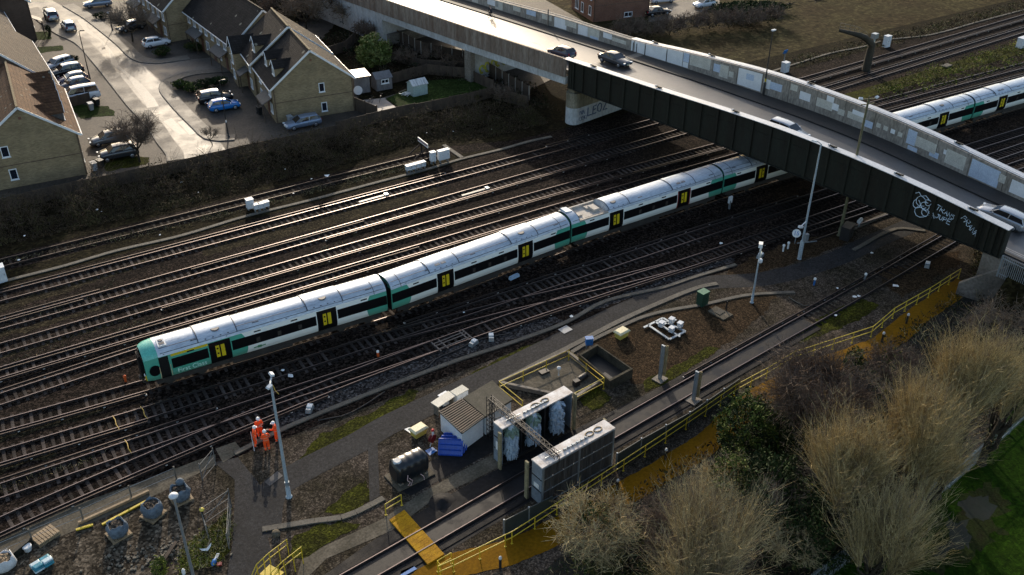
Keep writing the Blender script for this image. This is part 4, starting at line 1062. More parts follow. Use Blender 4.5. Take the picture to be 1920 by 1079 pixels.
def terrace(label, o, n, he=4.7, hr=8.7, rz=EB):
    wins = []; po = []; dr = []
    L_ = n*5.0
    for i in range(n):
        wins += [('x-',i*5+1.2,3.1,1.0,1.15),('x-',i*5+3.6,3.1,1.0,1.15),('x-',i*5+1.3,.9,1.2,1.25)]
        dr.append(('x-',i*5+3.6))
        if i % 2 == 0: po.append(('x-',i*5+2.6,i*5+7.0 if i+1 < n else i*5+4.8))
    return house(label, o, 9.6, L_, he, hr, rz, roof=m_tdark, wins=wins, porches=po, doors=dr, moss=False)
house_b = terrace('long dark-roofed terrace running back along the street', (40.75,129.6), 4)
terrace('dark-roofed terrace block at the top edge, a little taller than its neighbour', (37.55,150.2), 4, 5.0, 9.1)
# left-hand row
lo = (5.2,110.1)
house('buff brick gable house with a brown roof and four dormers at the left edge', lo, 10.4, 15.6, 5.0, 8.85, R(-6.0), roof=m_tbrown,
  wins=[('y-',3.1,.95,.8,1.25),('y-',2.9,3.65,.8,1.25),('x+',2.0,.9,1.2,1.2),('x+',6,3.0,1.0,1.1),('x+',10,.9,1.2,1.2),('x+',13.5,3.0,1.0,1.1)],
  dormers=[('x+',2.9+i*3.7,1.9,1) for i in range(4)], doors=[('x+',4.2),('x+',12)])
house('grey-brown roofed house behind the one with four dormers', (6.2,126.2), 10.7, 20.0, 5.1, 9.9, R(-2.0), roof=m_tgrey, wall=m_dkbrick,
  wins=[('x+',3,.9,1.2,1.2),('x+',8,3.0,1.0,1.1),('x+',13,.9,1.2,1.2),('x+',17,3.0,1.0,1.1)], doors=[('x+',5.5),('x+',15)], moss=False)
house('grey-brown roofed house further up the left-hand row, its roof stepped back', (5.6,146.6), 10.6, 14.5, 5.6, 10.2, R(-2.0), roof=m_tgrey, wall=m_dkbrick, wins=[('x+',3,.9,1.2,1.2),('x+',7,3.0,1.0,1.1)], doors=[('x+',5.5)], moss=False)
house('brown brick house at the top left corner, standing forward of the row', (12.2,163.4), 8.7, 14, 6.0, 9.5, R(-6), roof=m_tgrey, wall=m_dkbrick, wins=[('y-',3.2,3.4,1.6,1.1),('x+',4,.9,1.2,1.2)], porches=[('x+',1,3)], moss=False)
# red brick block beyond the bridge
house('red brick house beyond the bridge parapet with white windows', (98.75,123.2), 10.3, 8.5, 5.6, 9.4, R(-12), wall=m_red, roof=m_tgrey, name='brick_house',
  wins=[('x-',1.3,.9,.9,1.5),('x-',1.3,3.4,1.0,1.3),('x-',4.0,3.6,1.0,1.3),('x-',4.2,.6,.9,1.6),('x-',6.3,.6,1.3,2.0),('y-',6.4,.3,1.5,.8),('x-',7,3.6,1.0,1.2)], moss=False)
# ---- fences
def fence(name, label, pts, h=1.8, post=2.6, mat=None, pm=None, base=0.0, cat='fence', lip=False):
    line = [Vector((p[0],p[1])) for p in pts]
    t = thing(name, label, cat, (line[0].x,line[0].y,base))
    pan = MB(); acc = []; rnd = random.Random(len(pts)+int(line[0].x))
    for a, b in zip(line, line[1:]):
        d = b-a; n = max(1,int(round(d.length/post)))
        for i in range(n):
            p = a+d*(i/n)-line[0]; q = a+d*((i+1)/n)-line[0]
            acc.append(p)
            dz = rnd.uniform(-.06,.05)
            pan.bar((p.x+d.x/d.length*.07,p.y+d.y/d.length*.07,h/2+dz),(q.x-d.x/d.length*.07,q.y-d.y/d.length*.07,h/2+dz+rnd.uniform(-.02,.02)),.05,h)
    acc.append(line[-1]-line[0])
    pan.build('fence_panel', mat or m_wood, t)
    pm = pm or mat or m_wood
    for p in acc[:100]:
        mb = MB(); mb.box((p.x,p.y,h/2+.03),(.12,.12,h+.14)); mb.build('post', pm, t)
    return t
m_cpost = M('concrete fence post', (.34,.31,.27), .8, var=.2)
fence('timber_fence', 'long timber fence along the back of the estate above the bramble bank', [G2(x,y+15) for x,y in FEN[1:7]], 1.5, 3.0)
fence('timber_fence', 'timber fence closing off the back garden with the lawn', [G2(x,y+10) for x,y in ((632,240),(745,212),(875,186),(925,172))], 1.5, 2.4)
fence('timber_fence', 'brown fence between the end house and its patio', [G2(664,206),G2(708,224)], 1.8, 2.0)
fence('timber_fence', 'garden fence at the back of the lawn by the two sheds', [G2(733,158),G2(800,140),G2(872,146),G2(925,170)], 1.5, 2.2)
fence('timber_fence', 'dark fence across the back gardens nearer the round bush', [G2(722,112),G2(800,130),G2(880,135)], 1.4, 2.2)
fence('panel_fence', 'brown garden fence with pale posts stepping down under the viaduct', [G2(714,62),G2(790,102),G2(868,118),G2(930,150),G2(992,188)], 1.9, 1.9, pm=m_cpost)
fence('timber_fence', 'broken fence stub by the bridge pier', [G2(925,186),G2(990,202)], 1.6, 1.8)
fence('timber_fence', 'fence dividing two back gardens of the terrace', [G2(608,110),G2(650,96),G2(668,80)], 1.6, 2.2)
# ---- sheds
def shed(label, c, w, d, h, hr, rz, mat, roofm, win=False):
    t = thing('garden_shed', label, 'shed', (c[0],c[1],0), rz)
    mb = MB(); g = [(-w/2,-d/2,0),(-w/2,d/2,0),(-w/2,d/2,h),(-w/2,0,hr),(-w/2,-d/2,h)]; b = [(w/2,y,z) for _,y,z in g]
    mb.add(g+b, [(0,1,2,3,4),(9,8,7,6,5),(0,5,6,1),(1,6,7,2),(4,9,5,0)], 0, False); mb.build('wall', mat, t)
    mb = MB(); sl = (hr-h)/(d/2)
    for s in (-1,1):
        vs = [(-w/2-.1,s*(d/2+.12),h-sl*.12),(w/2+.1,s*(d/2+.12),h-sl*.12),(w/2+.1,0,hr+.02),(-w/2-.1,0,hr+.02)]; vs += [(a,b_,c_+.06) for a,b_,c_ in vs]
        mb.add(vs, [(0,1,2,3),(7,6,5,4),(0,4,5,1),(1,5,6,2),(2,6,7,3),(3,7,4,0)], 0, False)
    mb.build('roof', roofm, t)
    if win: window(t, (.1,-d/2,.95), 'y-', 1.1, .6)
    return t
shed('pale green metal shed on the back lawn', G2(783,176), 2.2, 1.7, 1.55, 2.05, R(0), M('pale green shed metal', (.36,.45,.42), .5, var=.12), M('pale ribbed roof', (.55,.56,.56), .4, col2=(.3,.31,.32), scale=1.2, stretch=(3,.4,1), sharp=.06), False)
shed('grey timber shed with a dark window behind the end house', G2(716,165), 2.3, 2.0, 1.7, 2.3, R(-4), m_woodg, M('grey felt roof', (.13,.13,.14), .8, var=.2), True)
t = thing('lean_to', 'small lean-to with a sunlit roof against the end house', 'lean-to', (*G2(675,170),0), EA)
mb = MB(); mb.box((0,0,1.2),(2.2,2.4,2.4)); mb.build('wall', m_woodg, t)
mb = MB(); mb.box((0,-.1,2.46),(2.5,2.8,.1),rx=.05); mb.build('roof', M('copper brown felt roof', (.30,.17,.11), .4, var=.2), t)

# ================================================================== VEHICLES
def paintm(n, c, rough=.22, metal=.0): return M('car paint '+n, c, rough, metal=metal, var=.04, scale=.6, mix=.1, coat=.5)
P_white = paintm('white', (.72,.74,.77)); P_silver = paintm('silver', (.38,.40,.43), .25, .5); P_grey = paintm('grey', (.16,.165,.175), .25, .4); P_black = paintm('black', (.012,.012,.014))
P_blue = paintm('bright blue', (.012,.16,.50)); P_navy = paintm('navy', (.02,.025,.055)); P_dgrey = paintm('dark grey', (.05,.053,.06), .22, .4); P_purple = paintm('dark purple', (.03,.02,.06)); P_bsil = paintm('blue silver', (.22,.28,.38), .25, .4)
m_cglass = M('car glass', (.01,.013,.018), .06, var=.05, spec=.8)
m_tyre = M('tyre', (.012,.012,.013), .85, var=.2)
m_rim = M('alloy rim', (.35,.35,.37), .35, metal=.7, var=.1)
m_lamp = M('clear lamp', (.65,.68,.7), .15, var=.05); m_tail = M('red lamp', (.25,.008,.008), .25, var=.05)
CARS = {
 # kind: length, width, height, shoulder line, roof line, (x along length 0 front .. 1 rear)
 'hatch':  dict(L=4.0, W=1.72, H=1.48, sh=[(0,.62),(.04,.72),(.24,.92),(.5,.95),(.9,.98),(.985,.92),(1,.6)], cab=[(.24,.94),(.43,1.42),(.62,1.48),(.86,1.40),(.97,.98)]),
 'saloon': dict(L=4.65, W=1.8, H=1.44, sh=[(0,.58),(.03,.70),(.26,.90),(.5,.93),(.86,.97),(.98,.92),(1,.6)], cab=[(.27,.92),(.43,1.38),(.58,1.44),(.72,1.38),(.88,.98)]),
 'estate': dict(L=4.6, W=1.8, H=1.5, sh=[(0,.6),(.03,.72),(.25,.92),(.5,.95),(.9,.98),(.985,.95),(1,.6)], cab=[(.25,.94),(.41,1.43),(.6,1.5),(.9,1.44),(.98,1.0)]),
 'suv':    dict(L=4.5, W=1.85, H=1.68, sh=[(0,.72),(.03,.88),(.24,1.05),(.5,1.08),(.9,1.1),(.985,1.02),(1,.7)], cab=[(.24,1.07),(.39,1.60),(.6,1.68),(.88,1.6),(.97,1.1)]),
 'van':    dict(L=4.75, W=1.75, H=1.98, sh=[(0,.78),(.03,.98),(.10,1.10),(.5,1.15),(.9,1.15),(.985,1.1),(1,.7)], cab=[(.09,1.12),(.27,1.88),(.5,1.98),(.93,1.95),(.99,1.15)]),
}
def tabv(t, x):
    return lerp_tab(t, x)
CARPROTO = {}
def make_car(kind, paint, label, group=None, roofm=None, name='parked_car', cat='car'):
    d = CARS[kind]; L, Wd = d['L'], d['W']/2
    t = thing(name, label, cat, (0,0,0), 0, group)
    X = lambda f: L/2-f*L
    # body: rings along the length; the ends pull in
    rings = []
    for f in (0,.012,.04,.1,.18,.24,.34,.5,.66,.78,.88,.94,.985,1):
        zs = tabv(d['sh'], f); e = min(f, 1-f); k = 1-.16*max(0,(1-e/.07))**2
        zb = .24+.12*max(0,1-e/.05)
        w = Wd*k
        half = [(w*.88,zb),(w*.985,zb+.16),(w,zb+(zs-zb)*.55),(w*.975,zs-.09),(w*.88,zs)]
        rings.append([(X(f),-y,z) for y,z in half[::-1]][::-1][::-1]+[(X(f),y,z) for y,z in half[::-1]][::-1])
    mb = MB(); mb.loft(rings, 0, True, True, True)
    # roof skin and pillars
    cab = d['cab']; f1, f2, f3 = cab[1][0], cab[2][0], cab[3][0]
    rw = Wd*.74
    rr = []
    for f, ins in ((f1,.02),(f1+.04,0),(f2,0),(f3-.04,0),(f3,.03)):
        z = tabv(cab, f); rr.append([(X(f),-(rw-ins),z-.05),(X(f),-(rw-ins)*.6,z+.005),(X(f),(rw-ins)*.6,z+.005),(X(f),(rw-ins),z-.05),(X(f),(rw-ins),z-.09),(X(f),-(rw-ins),z-.09)])
    mb.loft(rr, 1 if roofm else 0, True, True, True)
    def bp(f, s, z=None): # a point on the greenhouse side
        top = tabv(cab, f)-.06; z = top if z is None else z
        return None
    base = Wd*.875
    for s in (-1,1):
        zsh = lambda f: tabv(d['sh'], f)-.02
        pil = [((cab[0][0]+.01),f1+.005,.07),((f1+f3)/2-.01,(f1+f3)/2+.0,.08),(min(cab[4][0]-.01,.97),f3,.1)]
        for fb, ft, w in pil:
            mb.bar((X(fb), s*base, zsh(fb)), (X(ft), s*rw, tabv(cab,ft)-.06), w, .06, 0)
    mb.build('body', [paint]+([roofm] if roofm else []), t)
    # glazing as one inner shell under the roof skin
    mb = MB(); rings = []
    f0, f4 = cab[0][0], cab[4][0]
    lo = [(f0+.005,base*.96),(f1,base*.985),(f2,base*.985),(f3,base*.985),(f4-.004,base*.96)]
    bot = [(X(f),y,tabv(d['sh'],f)-.03) for f, y in lo]; top = [(X(f),rw-.012-(.03 if f in (f1,f3) else 0),tabv(cab,f)-.07) for f in (f1,f2,f3)]
    v = [(x,-y,z) for x,y,z in bot]+[(x,y,z) for x,y,z in bot]+[(x,-y,z) for x,y,z in top]+[(x,y,z) for x,y,z in top]
    fs = [(0,1,10),(1,2,11,10),(2,3,12,11),(3,4,12),(5,13,6),(6,13,14,7),(7,14,15,8),(8,15,9),(0,10,13,5),(4,9,15,12),(10,11,14,13),(11,12,15,14)]
    mb.add(v, fs, 0, False); mb.build('window_glass', m_cglass, t)
    for fx in (.19,.81):
        for s in (-1,1):
            mb = MB(); mb.lathe((X(fx), s*(Wd-.17), .31), [(.2,-.02),(.31,0),(.325,.06),(.325,.14),(.29,.18),(.2,.185)], 14, axis=(0,s,0)); w = mb.build('wheel', m_tyre, t)
            mb = MB(); mb.lathe((X(fx), s*(Wd-.0), .31), [(.21,0),(.2,.022),(.06,.03)], 10, axis=(0,s,0)); mb.build('rim', m_rim, w)
    for s in (-1,1):
        zf = tabv(d['sh'],.03); mb = MB(); mb.box((L/2-.12, s*Wd*.66, zf-.06), (.22,.36,.14), rz=-s*.35); mb.build('headlight', m_lamp, t)
        mb = MB(); mb.box((-L/2+.07, s*Wd*.72, .80 if kind not in ('suv','van') else .95), (.12,.24,.26)); mb.build('tail_light', m_tail, t)
        mb = MB(); mb.box((X(cab[0][0]+.09), s*(Wd+.06), tabv(d['sh'],.3)+.06), (.14,.16,.12)); mb.build('door_mirror', paint, t)
    mb = MB(); mb.box((L/2+.005,0,.45),(.03,.52,.12)); mb.box((-L/2-.005,0,.55),(.03,.52,.12)); mb.build('number_plate', M('plain number plate', (.6,.58,.4), .5, var=.05), t)
    return t
def place_car(kind, paint, a, b, label, z=0.0, group=None, name='parked_car', cat='car', roofm=None):
    """a: photo pixel under the nose, b: under the tail; the car sits midway, true size"""
    A = G(a[0],a[1],z); B = G(b[0],b[1],z); c = (A+B)/2
    t = make_car(kind, paint, label, group, roofm, name, cat)
    t.location = (c.x,c.y,z); t.rotation_euler = (0,0,math.atan2(A.y-B.y,A.x-B.x)); return t
ZC = .024
PK = 'cars parked on the estate'
place_car('suv', P_silver, (90,26), (105,45), 'grey SUV stopped at the far end of the street', ZC, PK)
place_car('hatch', P_silver, (121,46), (139,65), 'silver hatchback pulled up behind the grey SUV', ZC, PK, roofm=P_white)
place_car('estate', P_bsil, (164,14), (205,10), 'blue-silver estate car on a drive at the top edge', ZC, PK)
place_car('estate', P_dgrey, (226,61), (268,51), 'dark car with a pale bonnet under the bare street tree', ZC, PK, roofm=P_silver)
place_car('hatch', P_white, (318,82), (270,91), 'white hatchback on the drive beside the rounded shrub', ZC, PK)
place_car('estate', P_silver, (93,133), (127,122), 'silver-roofed estate, first of the row of cars by the left-hand houses', ZC, PK, roofm=P_white)
place_car('suv', P_black, (103,146), (150,137), 'black car with roof reflections painted silver, second of the row by the left-hand houses', ZC, PK, roofm=P_silver)  # silver roof paint stands in for the reflections on a black roof
place_car('hatch', P_purple, (116,160), (158,151), 'dark purple car squeezed between the black car and the white van', ZC, PK, roofm=P_silver)
place_car('hatch', P_navy, (120,170), (160,161), 'navy car almost touching the white van', ZC, PK, roofm=P_bsil)
place_car('van', P_white, (122,193), (185,182), 'white people-carrier van parked side-on by the left-hand houses', ZC, PK, 'parked_van', 'van')
place_car('estate', P_grey, (176,273), (236,262), 'grey car half hidden behind the bare tree', ZC, PK)
place_car('suv', P_dgrey, (188,302), (258,289), 'dark SUV with a silver bonnet beside the bare tree by the fence', ZC, PK)
place_car('suv', P_black, (426,187), (382,194), 'black car tucked behind the small bright blue one', ZC, PK, roofm=P_silver)
place_car('hatch', P_blue, (444,201), (398,209), 'small bright blue hatchback on the drive', ZC, PK)
place_car('estate', P_bsil, (540,243), (596,232), 'silver-blue car behind the fence below the end house gable', ZC, PK)
place_car('saloon', P_black, (1248,26), (1216,30), 'black saloon parked beside the red brick house', ZC, 'cars beyond the bridge')
place_car('saloon', P_white, (1255,3), (1225,6), 'white car in the bright car park at the top edge', ZC, 'cars beyond the bridge')
place_car('hatch', P_white, (1310,15), (1330,12), 'white car at the far end of the bright car park', ZC, 'cars beyond the bridge')
def bridge_car(kind, paint, s, off, fwd, label):
    t = make_car(kind, paint, label, 'cars on the bridge', None, 'moving_car', 'car')
    p = BP(s, off, b_road(s)); dz = b_road(s+2)-b_road(s-2)
    t.location = p; t.rotation_euler = (0, -fwd*math.atan(dz/4)*1.0, math.atan2(BD.y*fwd, BD.x*fwd)); return t
def s_of(px, py, off):
    r = ray(px,py); o = BA+BN*off; k = ((o-Vector((0,0))).dot(BN))/(Vector((r.x,r.y)).dot(BN)); P = CAM+r*k
    return (Vector((P.x,P.y))-BA).dot(BD)

bridge_car('hatch', P_navy, -4.6, 3.6, -1, 'dark blue hatchback driving away up the bridge')
bridge_car('saloon', P_dgrey, 1.9, 6.6, 1, 'dark grey saloon driving towards the girders')
bridge_car('estate', P_silver, 29.5, 4.0, 1, 'silver car whose roof shows over the near girder')
bridge_car('estate', P_silver, 52.2, 6.2, -1, 'silver car coming up past the right-hand end of the near girder')

fence('timber_fence', 'short dark fence between the white van and the small lawn', [G2(128,203),G2(170,192)], 1.3, 1.8)
def wheelie(label, px, mat, rz=0):
    t = thing('wheelie_bin', label, 'bin', tuple(G(*px,.02)), rz, 'wheelie bins')
    mb = MB(); mb.loft([[(-w,-d,z),(w,-d,z),(w,d,z),(-w,d,z)] for w, d, z in ((.22,.26,.06),(.29,.36,.95))],0,True,True,False); mb.build('bin', mat, t)
    mb = MB(); mb.box((0,.02,.99),(.62,.8,.07),rx=.06); mb.build('lid', mat, t)
    for s in (-1,1): mb = MB(); mb.lathe((s*.24,.3,.1),[(.1,-.03),(.1,.03)],10,axis=(1,0,0)); mb.build('wheel', m_tyre, t)
m_binb = M('black bin plastic', (.015,.016,.017), .5, var=.2); m_bing = M('pale grey bin plastic', (.32,.34,.36), .5, var=.1)
wheelie('black wheelie bin by the small lawn behind the white van', (183,199), m_binb, .3); wheelie('pale wheelie bin by the small lawn, furthest from the van', (172,207), m_bing, .1)
wheelie('pale wheelie bin at the corner of the brown-roofed gable house', (178,320), m_bing, .2); wheelie('black wheelie bin at the corner of the brown-roofed gable house', (190,315), m_binb, .4)
wheelie('black wheelie bin by the porch of the end house', (487,214), m_binb, .1); wheelie('pale wheelie bin below the gable of the end house', (545,232), m_bing, .1)
t = thing('garden_table', 'white round garden table tipped on its side by the end house wall', 'table', tuple(G(672,178)), 0)
mb = MB(); mb.lathe((0,0,.62),[(.6,-.03),(.6,.03)],18,axis=(-.3,-1,.25)); mb.build('table_top', m_upvc, t); mb = MB(); mb.tube([(0,.1,.6),(.1,.6,.3)],.04,6); mb.build('leg', m_upvc, t)
t = thing('tube_heap', 'heap of white frame tubes on the lawn beside the pale green shed', 'frame', tuple(G(766,179)), 0); rnd = random.Random(4); mb = MB()
for k in range(14): a = rnd.uniform(0,3.1); l_ = rnd.uniform(.5,1.1); c_ = (rnd.uniform(-.6,.7),rnd.uniform(-.4,.4)); mb.tube([(c_[0]-l_*math.cos(a),c_[1]-l_*math.sin(a)*.5,rnd.uniform(.05,.5)),(c_[0]+l_*math.cos(a),c_[1]+l_*math.sin(a)*.5,rnd.uniform(.05,.5))],.03,5)
mb.build('tubes', m_upvc, t)
# ================================================================== YARD AND LINESIDE
m_galv = M('galvanised steel', (.33,.37,.40), .42, metal=.6, var=.15, scale=2)
m_postp = M('grey painted mast', (.30,.36,.40), .45, var=.12, scale=1)
m_dkmast = M('dark olive mast', (.10,.095,.05), .7, var=.3, scale=1.5)
m_blackp = M('black painted steel', (.015,.015,.016), .5, var=.2)
m_yel = M('yellow handrail paint', (.55,.40,.02), .5, var=.18, scale=2)
m_ybin = M('yellow grit bin', (.62,.50,.10), .5, var=.12)
m_ylid = M('pale bin lid', (.70,.62,.38), .5, var=.1)
m_cab = M('pale grey cabinet', (.60,.63,.66), .5, var=.1, scale=2)
m_hutw = M('white rendered panel', (.60,.65,.70), .55, var=.1, scale=1.5)
m_greenc = M('dark green cabinet', (.012,.05,.03), .5, var=.15)
m_bluep = M('blue plastic', (.01,.06,.36), .4, var=.2, scale=3)
m_bluec = M('blue cabinet', (.02,.14,.40), .45, var=.12)
m_orange = M('orange paint', (.6,.09,.01), .6, var=.1)
m_glassl = M('lamp lens', (.55,.56,.55), .2, var=.1)
m_shadowpit = M('shaded pit floor', (.012,.011,.010), .6, var=.3)  # near-black colour holds the shade inside the open bund
m_timber = M('pale timber', (.34,.25,.15), .8, col2=(.22,.155,.09), scale=2, mix=.5)
m_post = M('grey timber post', (.13,.115,.095), .85, var=.3)

def corner_box(pts, z0, z1, mb, mi=None, mi_top=None): mb.prism([(p[0],p[1]) for p in pts], z0, z1, mi, mi_top)

# ---- floodlight and lamp masts
def mast(label, base, top, mat, r=.09, heads='two', name='lamp_mast', arm=1.3, adir=0.0, z0=0.0, group=None, cat='lamp post'):
    P = G(base[0],base[1],z0); h = height_at(P, top[1])
    t = thing(name, label, cat, tuple(P), 0, group)
    mb = MB(); mb.tube([(0,0,0),(0,0,h*.35),(0,0,h)], [r*1.25,r,r*.7], 8); mb.lathe((0,0,0),[(r*2.2,0),(r*2.2,.05),(r*1.5,.08),(r*1.5,.9),(r*1.2,.95)],8); mb.build('mast', mat, t)
    c, s = math.cos(adir), math.sin(adir)
    if heads == 'two':
        mb = MB(); mb.bar((-c*arm/2,-s*arm/2,h),(c*arm/2,s*arm/2,h),.1,.1); mb.build('cross_arm', mat, t)
        for k in (-1,1):
            mb = MB(); q = Vector((c*arm/2*k,s*arm/2*k,h+.12)); mb.box(q,(.42,.26,.14),rz=adir+(.5 if k>0 else -.5),rx=.35*1,top=.85); mb.build('floodlight', m_cab, t)
    elif heads == 'one':
        mb = MB(); mb.tube([(0,0,h-.05),(c*arm*.5,s*arm*.5,h+.1),(c*arm,s*arm,h+.08)], .04, 6); mb.build('bracket', mat, t)
        mb = MB(); mb.box((c*arm,s*arm,h+.06),(.6,.2,.12),rz=adir,top=.7); mb.build('lantern', m_blackp if mat is m_blackp else m_cab, t)
    elif heads == 'globe':
        mb = MB(); mb.lathe((0,0,h),[(.05,-.05),(.24,.0),(.28,.1),(.2,.2),(.05,.24)],12); mb.build('lantern', m_cab, t)
    return t, h
tA, hA_ = mast('tall grey floodlight mast standing in the gravel by the orange-clad workers', (542,932), (507,716), m_postp, .11, 'two', adir=R(62))
mb = MB(); mb.lathe((0,0,1.15),[(.17,0),(.17,.25)],8); mb.build('mast_collar', m_galv, tA)
tR, h = mast('slim pale mast in front of the girder carrying a small camera', (1498.5,486), (1543,270), m_postp, .1, 'one', arm=.7, adir=R(100), cat='lamp post')
mb = MB(); mb.box((.1,-.25,2.5),(.4,.3,.75)); mb.build('control_box', m_galv, tR)
mb = MB(); mb.bar((0,0,4.2),(-.75,-.15,4.0),.08); mb.box((-.95,-.2,3.95),(.55,.22,.22),ry=.3); mb.build('security_camera', m_cab, tR)
mb = MB(); mb.lathe((0,0,0),[(.2,0),(.2,2.0),(.14,2.1)],8); mb.build('mast_sleeve', m_postp, tR)
tR2, h = mast('tall dark olive floodlight mast rising past the bridge parapet', (1574,442), (1623.5,186), m_dkmast, .14, 'two', arm=1.7, adir=R(-20))
mb = MB(); mb.bar((-.7,.2,h-.5),(.7,-.2,h-.5),.08); mb.bar((0,0,h),(.0,0,h+.3),.07); mb.build('cross_arm', m_dkmast, tR2)
tC, h = mast('short grey camera pole on the brown gravel', (1409.5,568), (1424,470), m_postp, .08, 'none', cat='camera pole', name='camera_pole')
mb = MB(); mb.bar((0,0,h-.1),(0,0,h+.35),.1); mb.box((.05,.1,h+.5),(.75,.34,.34),rz=R(40),ry=.15); mb.build('security_camera', m_whitep, tC)
mb = MB(); mb.box((.12,-.06,h-.35),(.5,.06,.28),rz=R(40)); mb.build('notice_plate', M('cream plate', (.55,.56,.42), .5, var=.1), tC)
mb = MB(); mb.lathe((.1,-.1,h-1.25),[(.1,0),(.2,.1),(.2,.32),(.12,.42)],10); mb.build('dome_camera', m_cab, tC)
mast('grey mast with a pale oval lantern by the three bulk bags', (371.5,1117), (328,932), m_galv, .09, 'globe')
pl_ = BP(21.0,11.4,0); zz = b_road(21)+.12
t = thing('lamp_mast', 'slim black lamp mast standing against the patched bridge parapet', 'lamp post', (pl_.x,pl_.y,zz)); hh = height_at(Vector((pl_.x,pl_.y,zz)), 58)
mb = MB(); mb.tube([(0,0,0),(0,0,hh)], [.09,.05], 8); mb.lathe((0,0,0),[(.14,0),(.14,1.4),(.1,1.5)],8); mb.build('mast', m_blackp, t)
mb = MB(); mb.lathe((0,0,1.6),[(.1,0),(.1,.35)],8); mb.build('mast_band', m_yel, t)
mb = MB(); mb.box((.1,0,hh+.05),(.55,.25,.14)); mb.build('lantern', m_cab, t)
for b_, tp, lab in (((169,149),(147,59),'black street lamp on the pavement in front of the white van'), ((428.5,257),(406,152),'black street lamp with a white band across from the bare tree'), ((211,57),(205,25),'short black street lamp with a round white head at the top of the estate'), ((86,38),(80,15),'distant black street lamp behind the grey SUV')):
    t, h = mast(lab, b_, tp, m_blackp, .07, 'globe' if b_[0]==211 else 'one', name='street_lamp', arm=.45, adir=R(-10), z0=.12, cat='street lamp')
    if b_[0] > 400: mb = MB(); mb.lathe((0,0,1.9),[(.085,0),(.085,.3)],8); mb.build('white_band', m_whitep, t)

# ---- washing plant
ZT = 3.5
nu = [G2(1017,877,ZT), G2(1002.5,859,ZT), G2(1127.7,785.5,ZT), G2(1151.8,802.4,ZT)]   # near unit: FL, BL, BR, FR
fu = [G2(942,803.6,ZT), G2(929,792.8,ZT), G2(1055.4,723,ZT), G2(1072.3,736,ZT)]
m_washtop = M('wet white cover sheet', (.78,.77,.75), .32, var=.2, scale=1.2, col2=(.45,.38,.32), mix=.4)
m_washp = M('grimy corrugated panel', (.10,.10,.10), .6, col2=(.022,.020,.018), scale=1.6, stretch=(2.6,2.6,.22), mix=.6)
m_washe = M('blue grey end panel', (.20,.24,.28), .5, var=.25, scale=1.5)
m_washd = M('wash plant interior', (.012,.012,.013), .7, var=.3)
m_brush = M('pale blue wash bristles', (.50,.60,.70), .7, col2=(.30,.40,.50), scale=6, mix=.5)
m_brushg = M('greenish bristle root', (.20,.28,.22), .7, var=.3, scale=6)
def V2(p): return Vector((p[0],p[1]))
